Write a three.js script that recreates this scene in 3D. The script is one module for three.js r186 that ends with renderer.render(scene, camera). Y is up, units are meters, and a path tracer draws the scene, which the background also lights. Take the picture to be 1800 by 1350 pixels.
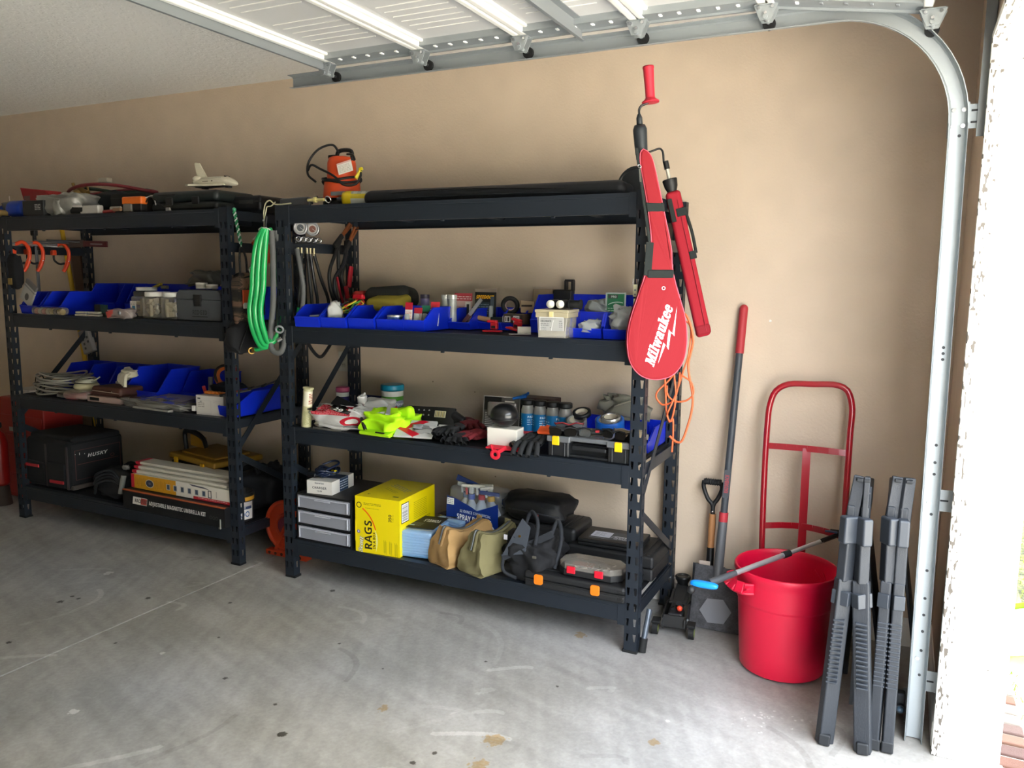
import * as THREE from 'three';
import { RoundedBoxGeometry } from 'three/addons/geometries/RoundedBoxGeometry.js';
import { mergeGeometries } from 'three/addons/utils/BufferGeometryUtils.js';

// ---------- camera, sky, exposure ----------
const scene = new THREE.Scene();
const camera = new THREE.PerspectiveCamera(51.52, 1800 / 1350, 0.05, 200);
camera.position.set(0.938, 1.609, 3.153);
camera.rotation.order = 'YXZ';
camera.rotation.set(-0.1339, 0.4564, 0.0095);
const renderer = new THREE.WebGLRenderer({ antialias: true });
renderer.toneMapping = THREE.LinearToneMapping;
renderer.toneMappingExposure = 3.2;
renderer.shadowMap.enabled = true;
{ // sun over the roof from the house side: it reaches the driveway, not the garage
  const sun = new THREE.DirectionalLight('#fff4e2', 40); sun.position.set(-2.4, 6.5, 7.5); sun.target.position.set(1.3, 0, 1.5); sun.castShadow = true; sun.shadow.mapSize.set(2048, 2048); sun.shadow.radius = 6;
  Object.assign(sun.shadow.camera, { left: -14, right: 14, top: 14, bottom: -14, near: .5, far: 40 }); scene.add(sun, sun.target);
}
{ // bright hazy overcast sky: white near the horizon, bluer overhead
  const w = 64, h = 64, data = new Float32Array(w * h * 4);
  for (let j = 0; j < h; j++) for (let i = 0; i < w; i++) {
    const t = Math.max(0, (j / (h - 1) - 0.5) * 2), k = (j * w + i) * 4;
    data[k] = 4.3 - 0.5 * t; data[k + 1] = 4.5 - 0.3 * t; data[k + 2] = 4.75 + 0.15 * t; data[k + 3] = 1;
  }
  const sky = new THREE.DataTexture(data, w, h, THREE.RGBAFormat, THREE.FloatType);
  sky.mapping = THREE.EquirectangularReflectionMapping; sky.magFilter = sky.minFilter = THREE.LinearFilter; sky.needsUpdate = true;
  scene.background = sky; scene.environment = sky;
}

// ---------- helpers ----------
let seed = 7;
const rnd = () => { seed = (seed * 1664525 + 1013904223) >>> 0; return seed / 4294967296; };
const rr = (a, b) => a + (b - a) * rnd();
const V = (a) => new THREE.Vector3(a[0], a[1], a[2]);
const lattice = new Float32Array(65536); for (let i = 0; i < 65536; i++) lattice[i] = rnd();
const sm = (t) => t * t * (3 - 2 * t);
function vn(x, y, p = 256) { // value noise, period p
  const xi = Math.floor(x), yi = Math.floor(y), fx = sm(x - xi), fy = sm(y - yi);
  const a = ((xi % p) + p) % p, b = (a + 1) % p, c = (((yi % p) + p) % p) * 256, d = (((yi + 1) % p + p) % p) * 256;
  return (lattice[a + c] * (1 - fx) + lattice[b + c] * fx) * (1 - fy) + (lattice[a + d] * (1 - fx) + lattice[b + d] * fx) * fy;
}
function vn3(x, y, z) { const k = Math.floor(z), f = sm(z - k); return vn(x + k * 17.3, y + k * 9.1) * (1 - f) + vn(x + (k + 1) * 17.3, y + (k + 1) * 9.1) * f; }
function dtex(n, m, fn, repeat, srgb = true) { // fn(u, v) -> [r, g, b] in 0..255
  const d = new Uint8Array(n * m * 4);
  for (let j = 0; j < m; j++) for (let i = 0; i < n; i++) { const c = fn(i / n, j / m), k = (j * n + i) * 4; d[k] = c[0]; d[k + 1] = c[1]; d[k + 2] = c[2]; d[k + 3] = 255; }
  const t = new THREE.DataTexture(d, n, m, THREE.RGBAFormat); t.wrapS = t.wrapT = THREE.RepeatWrapping; t.magFilter = THREE.LinearFilter; t.minFilter = THREE.LinearMipmapLinearFilter; t.generateMipmaps = true;
  if (srgb) t.colorSpace = THREE.SRGBColorSpace; if (repeat) t.repeat.set(repeat[0], repeat[1]); t.needsUpdate = true; return t;
}
const cl = (v) => v < 0 ? 0 : v > 255 ? 255 : v;
const g1 = (v) => { v = cl(v); return [v, v, v]; };
const fineT = dtex(256, 256, (u, v) => g1(255 * (0.5 * vn(u * 128, v * 128, 128) + 0.5 * vn(u * 64 + 5, v * 64, 64))), null, false);
const weaveT = dtex(128, 128, (u, v) => g1(128 + 60 * Math.sin(u * 32 * 6.2832) * Math.sin(v * 32 * 6.2832) + 50 * (vn(u * 64, v * 64, 64) - 0.5)), null, false);
function M(color, rough = 0.6, o = {}) {
  const phys = o.transmission || o.clearcoat || o.sheen;
  const m = new (phys ? THREE.MeshPhysicalMaterial : THREE.MeshStandardMaterial)({ color, roughness: rough, side: THREE.DoubleSide, ...o });
  return m;
}
const bumped = (color, rough, t, scale, o = {}) => M(color, rough, { bumpMap: t, bumpScale: scale, ...o });
const norm = (g) => { if (g.index) g = g.toNonIndexed(); for (const k of Object.keys(g.attributes)) if (!['position', 'normal', 'uv'].includes(k)) g.deleteAttribute(k); if (!g.attributes.uv) g.setAttribute('uv', new THREE.BufferAttribute(new Float32Array(g.attributes.position.count * 2), 2)); g.clearGroups?.(); return g; };
const join = (a) => Array.isArray(a) ? (a.length === 1 ? a[0] : mergeGeometries(a.map(norm))) : a;
const X = (g, x = 0, y = 0, z = 0, rx = 0, ry = 0, rz = 0) => { if (rx) g.rotateX(rx); if (ry) g.rotateY(ry); if (rz) g.rotateZ(rz); g.translate(x, y, z); return g; };
const B = (w, h, d, x = 0, y = 0, z = 0, o = {}) => X(o.r ? new RoundedBoxGeometry(w, h, d, o.s ?? 2, Math.min(o.r, w * .499, h * .499, d * .499)) : new THREE.BoxGeometry(w, h, d), x, y, z, o.rx, o.ry, o.rz);
const C = (rt, rb, h, x = 0, y = 0, z = 0, o = {}) => X(new THREE.CylinderGeometry(rt, rb, h, o.n ?? 20, 1, !!o.open), x, y, z, o.rx, o.ry, o.rz);
const L = (p, n = 28) => new THREE.LatheGeometry(p.map((q) => new THREE.Vector2(q[0], q[1])), n);
const TU = (pts, r, o = {}) => new THREE.TubeGeometry(new THREE.CatmullRomCurve3(pts.map(V), !!o.closed, o.type ?? 'centripetal'), o.n ?? pts.length * 6, r, o.rad ?? 7, !!o.closed);
const cap = (p, r) => X(new THREE.SphereGeometry(r, 10, 8), p[0], p[1], p[2]);
const SH = (pts) => new THREE.Shape(pts.map((q) => new THREE.Vector2(q[0], q[1])));
const EX = (s, depth, o = {}) => new THREE.ExtrudeGeometry(Array.isArray(s) ? SH(s) : s, { depth, bevelEnabled: !!o.b, bevelThickness: o.b || 0, bevelSize: o.b || 0, bevelOffset: -(o.b || 0), bevelSegments: o.bs ?? 2, curveSegments: o.n ?? 10 });
function bar(a, b, w, h, o = {}) { // box beam from a to b
  const A = V(a), Bv = V(b), len = A.distanceTo(Bv), g = o.round ? new THREE.CylinderGeometry(o.r2 ?? w, w, len, o.n ?? 12) : o.r ? new RoundedBoxGeometry(w, len, h, 2, o.r) : new THREE.BoxGeometry(w, len, h);
  const q = new THREE.Quaternion().setFromUnitVectors(new THREE.Vector3(0, 1, 0), Bv.clone().sub(A).normalize());
  g.applyQuaternion(q); const m = A.add(Bv).multiplyScalar(.5); g.translate(m.x, m.y, m.z); return g;
}
function rrect(w, h, r, x = 0, y = 0) { // rounded rectangle shape centred on x, y
  const s = new THREE.Shape(), a = x - w / 2, b = y - h / 2, c = x + w / 2, d = y + h / 2;
  s.moveTo(a + r, b); s.lineTo(c - r, b); s.quadraticCurveTo(c, b, c, b + r); s.lineTo(c, d - r); s.quadraticCurveTo(c, d, c - r, d); s.lineTo(a + r, d); s.quadraticCurveTo(a, d, a, d - r); s.lineTo(a, b + r); s.quadraticCurveTo(a, b, a + r, b); return s;
}
function uvm(g, s = 1) { // box-mapped uv in metres
  g = norm(g); g.computeVertexNormals(); const p = g.attributes.position, n = g.attributes.normal, u = new Float32Array(p.count * 2);
  for (let i = 0; i < p.count; i++) { const x = Math.abs(n.getX(i)), y = Math.abs(n.getY(i)), z = Math.abs(n.getZ(i));
    const a = x > y && x > z ? p.getZ(i) : p.getX(i), b = y > x && y > z ? p.getZ(i) : p.getY(i); u[2 * i] = a * s; u[2 * i + 1] = b * s; }
  g.setAttribute('uv', new THREE.BufferAttribute(u, 2)); return g;
}
function planar(g, ax, bx, x0, x1, y0, y1) { // uv from two local axes, spanning 0..1 over the given box
  g = norm(g); const p = g.attributes.position, u = new Float32Array(p.count * 2);
  for (let i = 0; i < p.count; i++) { u[2 * i] = (p.getComponent(i, ax) - x0) / (x1 - x0); u[2 * i + 1] = (p.getComponent(i, bx) - y0) / (y1 - y0); }
  g.setAttribute('uv', new THREE.BufferAttribute(u, 2)); return g;
}
function wob(g, amp, freq, sd = 0, flat = -1e9) { // push vertices about with noise (crumple); vertices at or below y = flat stay
  const p = g.attributes.position;
  for (let i = 0; i < p.count; i++) { const x = p.getX(i), y = p.getY(i), z = p.getZ(i); if (y <= flat) continue;
    p.setXYZ(i, x + amp * (vn3(x * freq + sd, y * freq, z * freq) - .5) * 2, y + amp * (vn3(x * freq, y * freq + sd + 31, z * freq) - .5) * 2, z + amp * (vn3(x * freq, y * freq, z * freq + sd + 57) - .5) * 2); }
  g.computeVertexNormals(); return g;
}
function lump(w, h, d, sd, amp = .15, freq = 3, pw = .6, seg = 28) { // soft rounded mass standing on y = 0
  const g = new THREE.SphereGeometry(1, seg, Math.round(seg * .7)), p = g.attributes.position, f = (v) => Math.sign(v) * Math.abs(v) ** pw;
  for (let i = 0; i < p.count; i++) { const x = p.getX(i), y = p.getY(i), z = p.getZ(i), k = 1 + amp * ((vn3(x * freq + sd, y * freq + sd, z * freq + sd) - .5) * 2 + .5 * (vn3(x * freq * 2.3 + sd, y * freq * 2.3, z * freq * 2.3) - .5) * 2);
    p.setXYZ(i, f(x) * w / 2 * k, Math.max(0, (f(y) * k + 1) * h / 2), f(z) * d / 2 * k); }
  g.computeVertexNormals(); return g;
}
const used = {};
const numbered = (n) => { const k = used[n] = (used[n] ?? 0) + 1; return k === 1 ? n : `${n}_${String(k - 1).padStart(3, '0')}`; };
function mesh(name, geo, m) { const o = new THREE.Mesh(join(geo), m); o.name = name; o.castShadow = o.receiveShadow = true; return o; }
function tag(o, label, category, group) { o.userData = { label, category }; if (group) o.userData.group = group; return o; }
function thing(name, label, category, pos = [0, 0, 0], turn = 0, group) { // a thing with parts
  const o = new THREE.Group(); o.name = numbered(name); o.position.set(...pos); o.rotation.y = turn; scene.add(o); return tag(o, label, category, group);
}
function one(name, label, category, geo, m, pos = [0, 0, 0], turn = 0, group) { // a thing that is one mesh
  const o = mesh(numbered(name), geo, m); o.position.set(...pos); o.rotation.y = turn; scene.add(o); return tag(o, label, category, group);
}
function part(parent, name, geo, m, label) { const o = mesh(name, geo, m); parent.add(o); if (label) o.userData.label = label; return o; }
function dup(o, label, pos, turn, group) { const c = o.clone(); c.name = numbered(o.name.replace(/_\d{3}$/, '')); c.userData = { ...o.userData, label }; if (group) c.userData.group = group; c.position.set(...pos); if (turn !== undefined) c.rotation.y = turn; scene.add(c); return c; }
function struct(name, geo, m) { const o = geo ? mesh(name, geo, m) : new THREE.Group(); o.name = name; o.userData.kind = 'structure'; scene.add(o); return o; }
// a canvas print: draw(ctx, w, h)
function print(w, h, draw, bg) {
  const c = document.createElement('canvas'); c.width = w; c.height = h; const x = c.getContext('2d'); if (bg) { x.fillStyle = bg; x.fillRect(0, 0, w, h); } draw(x, w, h);
  const t = new THREE.CanvasTexture(c); t.colorSpace = THREE.SRGBColorSpace; return t;
}
function txt(x, s, px, py, size, color = '#000', o = {}) {
  x.save(); x.translate(px, py); if (o.rot) x.rotate(o.rot); if (o.skew) x.transform(1, 0, o.skew, 1, 0, 0); x.scale(o.sx ?? 1, 1);
  x.font = `${o.i ? 'italic ' : ''}${o.w ?? 'bold'} ${size}px ${o.f ?? 'sans-serif'}`; x.fillStyle = color; x.textAlign = o.a ?? 'center'; x.textBaseline = 'middle';
  if (o.stroke) { x.strokeStyle = o.stroke; x.lineWidth = o.lw ?? 4; x.strokeText(s, 0, 0); } x.fillText(s, 0, 0); x.restore();
}
const rule = (x, a, b, w, h, c) => { x.fillStyle = c; x.fillRect(a, b, w, h); };
const fine = (x, x0, y0, w, rows, gap, size, c, sd = 1) => { for (let r = 0; r < rows; r++) { let a = x0; while (a < x0 + w) { const k = size * (1 + 2.2 * lattice[(sd * 97 + r * 31 + Math.round(a)) & 65535]); rule(x, a, y0 + r * gap, Math.min(k, x0 + w - a), size * .55, c); a += k + size * .5; } } }; // unreadable small print
// a carton whose faces may carry prints: faces = {px, nx, py, ny, pz, nz: texture}
function cartonFaces(w, h, d, faces, base, rough = .6) {
  const order = ['px', 'nx', 'py', 'ny', 'pz', 'nz'];
  return order.map((k) => faces[k] ? M('#ffffff', rough, { map: faces[k] }) : base);
}
function face(parent, name, tex, w, h, x, y, z, ry = 0, rx = 0, o = {}) { // a thin printed sheet stuck on a face
  const g = new THREE.BoxGeometry(w, h, .0006); X(g, 0, 0, 0, rx, ry, o.rz ?? 0); g.translate(x, y, z); return part(parent, name, g, M('#ffffff', o.rough ?? .55, { map: tex }), o.label);
}
// ---------- materials ----------
const steel = bumped('#1f262f', .42, fineT, .00012, { metalness: .15 });
const galv = M('#9ca2a4', .5, { metalness: .5, bumpMap: fineT, bumpScale: .0002 });
const galvDark = M('#8b9093', .5, { metalness: .45 });
const chrome = M('#d0d2d4', .2, { metalness: 1 });
const black = bumped('#101113', .55, fineT, .0002);
const rubber = M('#0d0e10', .75);
const cloth = bumped('#111216', .9, weaveT, .0006);
const white = M('#e4e2da', .5);
const offWhite = M('#cfcabb', .6);
const red = M('#b3081f', .45);
const clothRed = bumped('#c00a26', .8, weaveT, .0004);
const orange = M('#d9430f', .5);
const yellow = M('#e6b800', .5);
const blueBin = M('#0b2ccb', .38, { clearcoat: .2 });
const green = M('#18a556', .4);
const brass = M('#b08a4c', .35, { metalness: .9 });
const copper = M('#b06a44', .4, { metalness: .8 });
const clear = M('#eef2f0', .12, { transmission: .85, thickness: 0, ior: 1.3 });
const paper = M('#dedad0', .7);
const grayPl = M('#3c4148', .55);

// ---------- room ----------
const paintBump = dtex(512, 512, (u, v) => g1(255 * (.6 * vn(u * 128, v * 128, 128) + .4 * vn(u * 256, v * 256, 256))), [1, 1], false);
const wallTex = dtex(1024, 1024, (u, v) => { const k = 1 + .02 * (vn(u * 8, v * 8, 8) - .5) + .03 * (vn(u * 30, v * 30, 30) - .5); return [cl(203 * k), cl(185 * k), cl(163 * k)]; }, [.4, .4]);
const wallMat = M('#ffffff', .75, { map: wallTex, bumpMap: paintBump, bumpScale: .0008 });
const ceilBump = dtex(1024, 1024, (u, v) => { const a = vn(u * 60, v * 60, 64), b = vn(u * 140, v * 140, 140); const k = sm(Math.min(1, Math.max(0, (a * .65 + b * .35 - .42) * 5))); return g1(60 + 160 * k + 20 * vn(u * 250, v * 250, 250)); }, [.8, .8], false);
const ceilMat = M('#f3f2ee', .85, { bumpMap: ceilBump, bumpScale: .0022 });
const trimMat = bumped('#e9e8e3', .45, fineT, .0002);
const H = 2.75, XR = 1.135, XL = -7.4, ZB = -.64, ZF = 6.2, ZO = 3.02;
struct('wall_back', uvm(B(XR - XL + .4, H + .2, .16, (XR + XL) / 2, H / 2, ZB - .08)), wallMat);
struct('wall_left', uvm(B(.16, H + .2, ZF - ZB, XL - .08, H / 2, (ZF + ZB) / 2)), wallMat);
struct('wall_front', uvm(B(XR - XL + .4, H + .2, .16, (XR + XL) / 2, H / 2, ZF + .08)), wallMat);
struct('wall_right', [uvm(B(.16, H + .2, .86, XR + .08, H / 2, ZB + .43)), uvm(B(.16, H - 2.36 + .1, ZO - .2, XR + .08, (H + 2.36 + .1) / 2, (ZO + .22) / 2)), uvm(B(.16, H + .2, ZF - ZO + .1, XR + .08, H / 2, (ZF + ZO) / 2))], wallMat);
struct('ceiling', uvm(B(XR - XL + .5, .16, ZF - ZB + .4, (XR + XL) / 2, H + .08, (ZF + ZB) / 2)), ceilMat);
{ // floor: concrete slabs, troweled, with spots, rust stains and scratches; u,v = metres / 8
  const S = 2048, spots = [[-2.704, .766, .014], [-2.713, .699, .009], [-2.66, .703, .008], [-2.362, .54, .011], [-1.957, .393, .008], [-1.609, .041, .011], [-2.488, 1.154, .01], [-1.414, .955, .009], [-1.098, 1.011, .007], [-1.302, 1.283, .006], [-.938, 1.153, .014], [-2.073, .946, .006], [-1.715, .698, .006], [-.435, 1.083, .009], [-.399, 1.004, .008], [-.55, .35, .006], [-1.2, .5, .005], [-.9, .6, .005], [.1, .9, .006], [-.2, .4, .005]];
  const rust = [[-.254, .843, .035], [-.231, .99, .028], [-.286, -.068, .025], [-.715, .85, .02], [.25, .6, .018]], pale = [[-2.836, .405, .03], [-1.722, 1.389, .022], [-1.813, .92, .012], [.254, .444, .01]];
  const cuts = []; for (let i = 0; i < 90; i++) { const a = rr(0, 6.28), l = rr(.03, .4); const x = rr(-3.2, .9), z = rr(-.1, 2); cuts.push([x, z, x + Math.cos(a) * l, z + Math.sin(a) * l, rr(.0012, .003), rr(-14, 22)]); }
  const data = new Uint8Array(S * S * 4), bmp = new Uint8Array(S * S * 4), mpp = 8 / S;
  const put = new Float32Array(S * S), tint = new Float32Array(S * S);
  const stamp = (x, z, r, fn) => { const ci = (x + 6.6) / mpp, cj = (z + .7) / mpp, n = Math.ceil(r / mpp) + 1; for (let j = Math.floor(cj - n); j <= cj + n; j++) for (let i = Math.floor(ci - n); i <= ci + n; i++) if (i >= 0 && j >= 0 && i < S && j < S) fn(j * S + i, Math.hypot(i - ci, j - cj) * mpp / r, i * mpp, j * mpp); };
  for (const [x, z, r] of spots) stamp(x, z, r * 1.4, (k, d, u, v) => { if (d < .55 + .5 * vn(u * 150, v * 150)) put[k] = -85; });
  for (const [x, z, r] of rust) stamp(x, z, r * 1.5, (k, d, u, v) => { if (d < .3 + .8 * vn(u * 90, v * 90)) { tint[k] = .5 + .4 * vn(u * 200, v * 200); } });
  for (const [x, z, r] of pale) stamp(x, z, r * 1.3, (k, d, u, v) => { if (d < .3 + .6 * vn(u * 110, v * 110)) put[k] = 45; });
  for (const [x0, z0, x1, z1, w, c] of cuts) { const n = Math.ceil(Math.hypot(x1 - x0, z1 - z0) / mpp); for (let s = 0; s <= n; s++) { const t = s / n, b = .04 * Math.sin(t * 3); stamp(x0 + (x1 - x0) * t + b, z0 + (z1 - z0) * t - b, w * 1.3, (k) => { put[k] = c; }); } }
  for (let i = 0; i < 26; i++) { const a = rr(.9, 2.6), x = .62 + .1 * Math.cos(a * 2.2) + rr(-.05, .05), z = .32 + .1 * Math.sin(a * 2.2) + rr(-.05, .05); stamp(x, z, .006, (k, d) => { if (d < rr(.2, 1)) put[k] = 35; }); }
  for (let j = 0; j < S; j++) for (let i = 0; i < S; i++) {
    const x = i * mpp, z = j * mpp, k = j * S + i, q = k * 4;
    const big = vn(x * .9, z * .9) - .5, mid = vn(x * 4 + 9, z * 4) - .5, st = vn(x * 3 + z * 5, z * 26 - x * 9) - .5, st2 = vn(x * 30 - z * 14, z * 5 + x * 4) - .5, f = vn(x * 90, z * 90) - .5, f2 = vn(x * 230, z * 230) - .5;
    const v = 150 + 14 * big + 16 * mid + 15 * st + 12 * st2 + 10 * f + 9 * f2 + put[k], t = tint[k], w = 5 * (vn(x * 1.6 + 40, z * 1.6) - .5);
    data[q] = cl(v * (1 - .08 * t) + 2 + w); data[q + 1] = cl(v * (1 - .22 * t) - 1); data[q + 2] = cl(v * (1 - .42 * t) - 6 - 2 * w); data[q + 3] = 255;
    const h = 128 + 30 * st + 30 * st2 + 40 * f + 40 * f2 + put[k] * .3; bmp[q] = bmp[q + 1] = bmp[q + 2] = cl(h); bmp[q + 3] = 255;
  }
  const mk = (d) => { const t = new THREE.DataTexture(d, S, S, THREE.RGBAFormat); t.wrapS = t.wrapT = THREE.RepeatWrapping; t.magFilter = THREE.LinearFilter; t.minFilter = THREE.LinearMipmapLinearFilter; t.generateMipmaps = true; t.needsUpdate = true; return t; };
  const ct = mk(data); ct.colorSpace = THREE.SRGBColorSpace;
  const conc = M('#ffffff', .62, { map: ct, bumpMap: mk(bmp), bumpScale: .0012 });
  const fl = struct('floor');
  const slab = (x0, x1, z0, z1) => { const g = norm(B(x1 - x0, .12, z1 - z0, (x0 + x1) / 2, -.06, (z0 + z1) / 2, { r: .004, s: 1 })), p = g.attributes.position, u = g.attributes.uv; for (let i = 0; i < p.count; i++) u.setXY(i, (p.getX(i) + 6.6) / 8, (p.getZ(i) + .7) / 8); part(fl, 'slab', g, conc); };
  slab(XL, -2.2245, ZB, 2.45); slab(-2.2195, XR + .2, ZB, 2.45); slab(XL, -2.2245, 2.453, ZF); slab(-2.2195, XR + .2, 2.453, ZF);
  part(fl, 'slab_bed', B(XR - XL + .3, .1, ZF - ZB, (XR + XL) / 2 + .1, -.175, (ZF + ZB) / 2), conc);
}
{ // baseboard with an ogee top, along the back wall and the door wall
  const prof = [[0, 0], [.016, 0], [.016, .085], [.012, .095], [.013, .102], [.006, .115], [.004, .125], [0, .126]];
  const b = EX(prof.map(([a, y]) => [a, y]), XR - XL); b.rotateY(-Math.PI / 2); b.scale(1, 1, 1); // profile x -> z
  X(b, XR, 0, ZB); struct('baseboard_back', b, trimMat);
  const c = EX(prof.map(([a, y]) => [-a, y]), .8); X(c, XR, 0, ZB + .02); struct('baseboard_right', c, trimMat);
}
{ // door frame boards round the opening, weathered along the inner edge
  const t = dtex(256, 1024, (u, v) => { const n = vn(u * 40, v * 160, 160), e = u < .12 ? 1 : u < .2 ? .5 : .1; const d = n > 1 - .3 * e ? 1 : 0, s = .05 * (vn(u * 20, v * 60, 60) - .5); return d ? [84, 77, 68] : [cl(240 + 255 * s), cl(238 + 255 * s), cl(231 + 255 * s)]; });
  const m = M('#ffffff', .55, { map: t });
  const pl = (g, a, b, x0, x1, y0, y1) => planar(g, a, b, x0, x1, y0, y1);
  struct('trim_1', pl(B(.2, 2.36, .022, 1.22, 1.18, .231, { r: .004 }), 0, 1, 1.12, 1.32, 0, 2.36), m);
  struct('trim_2', pl(B(.2, .022, ZO - .23, 1.22, 2.349, (ZO + .23) / 2, { r: .004 }), 0, 2, 1.12, 1.32, .2, 5.1), m);
  struct('trim_3', pl(B(.2, 2.36, .022, 1.22, 1.18, ZO, { r: .004 }), 0, 1, 1.12, 1.32, 0, 2.36), m);
}
// ---------- outdoors ----------
{
  const grassT = dtex(512, 512, (u, v) => { const a = vn(u * 40, v * 40, 40), b = vn(u * 150, v * 150, 150), k = .55 + .9 * b * a + .25 * (a - .5); return [cl(112 * k), cl(116 * k), cl(62 * k)]; }, [.7, .7]);
  struct('lawn', uvm(B(24, .1, 40, 13.6, -.13, -19.9)), M('#ffffff', .95, { map: grassT, bumpMap: fineT, bumpScale: .02 }));
  struct('driveway', uvm(B(24, .1, 24, 13.36, -.075, 12.02)), M('#b9b6ae', .8, { bumpMap: fineT, bumpScale: .002 }));
  struct('wall_outside', [uvm(B(.03, 3.2, 6, 1.305, 1.6, -2.79)), uvm(B(.03, 3.2, 5, 1.305, 1.6, ZO + 2.5)), uvm(B(.03, .8, ZO, 1.305, 2.76, (ZO + .2) / 2))], M('#e9e7e0', .7));
  const bl = struct('brick_ledge'); const bm = ['#5e3b2c', '#523831', '#6a4a3a', '#58423b'].map((c) => bumped(c, .85, fineT, .003)); const wash = bumped('#8f857c', .85, fineT, .003);
  part(bl, 'mortar', B(.112, .05, 1.94, 1.372, -.03, -.76), M('#8d867c', .9));
  for (let i = 0; i < 24; i++) part(bl, 'brick', wob(B(rr(.1, .108), .05, .066, 1.372, -.025 + rr(0, .006), .17 - i * .079, { r: .006, s: 1 }), .002, 40, i), i > 3 && rnd() < .55 ? wash : bm[i % 4]);
  const blades = []; for (let i = 0; i < 2600; i++) { const x = 1.44 + rnd() ** 1.6 * 1.6, z = rr(-4, .02), h = rr(.02, .06), w = rr(.002, .005), g = new THREE.BufferGeometry(), a = rr(0, 6.28), c = Math.cos(a) * w, s = Math.sin(a) * w, lx = rr(-.025, .025), lz = rr(-.025, .025); const y = -.082;
    g.setAttribute('position', new THREE.Float32BufferAttribute([x - c, y, z - s, x + c, y, z + s, x + lx, y + h, z + lz], 3)); g.computeVertexNormals(); blades.push(g); }
  const gr = one('lawn_grass', 'yellowish green grass growing outside beyond the white door frame', 'grass', blades, M('#6f7a36', .9)); gr.userData.kind = 'stuff';
  const leaf = M('#2f3d22', .95), bark = M('#43372c', .95);
  const tree = thing('tree', 'dark green street tree across the driveway, outside the garage', 'tree', [13.5, -.1, -15], 0, 'trees across the street');
  part(tree, 'trunk', C(.16, .24, 2.6, 0, 1.2, 0), bark); part(tree, 'crown', wob(lump(4.6, 5.4, 4.4, 5, .2, 3, .8, 30).translate(0, 1.1, 0), .2, 1.4, 3), leaf);
  for (let i = 1; i < 7; i++) dup(tree, tree.userData.label, [13.5 + rr(-1, 1.5), -.1, -15 + i * 5.4], i * 1.7, 'trees across the street');
  const t = thing('plastic_toy', 'lime green plastic toy tub lying on the grass outside the door', 'toy', [1.56, -.08, -.86], .5);
  part(t, 'tub', X(L([[.05, 0], [.13, .01], [.17, .09], [.185, .17], [.19, .17], [.178, .09], [.135, .02], [.05, .012]], 26), 0, .03, 0, 0, 0, .5), M('#6cd21a', .35)); part(t, 'liner', X(L([[.001, .06], [.15, .07], [.172, .15]], 22), 0, .03, 0, 0, 0, .5), M('#eef0b4', .5)); part(t, 'foot', B(.12, .03, .08, -.02, .015, .05, { r: .01 }), M('#23324a', .5));
}
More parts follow.
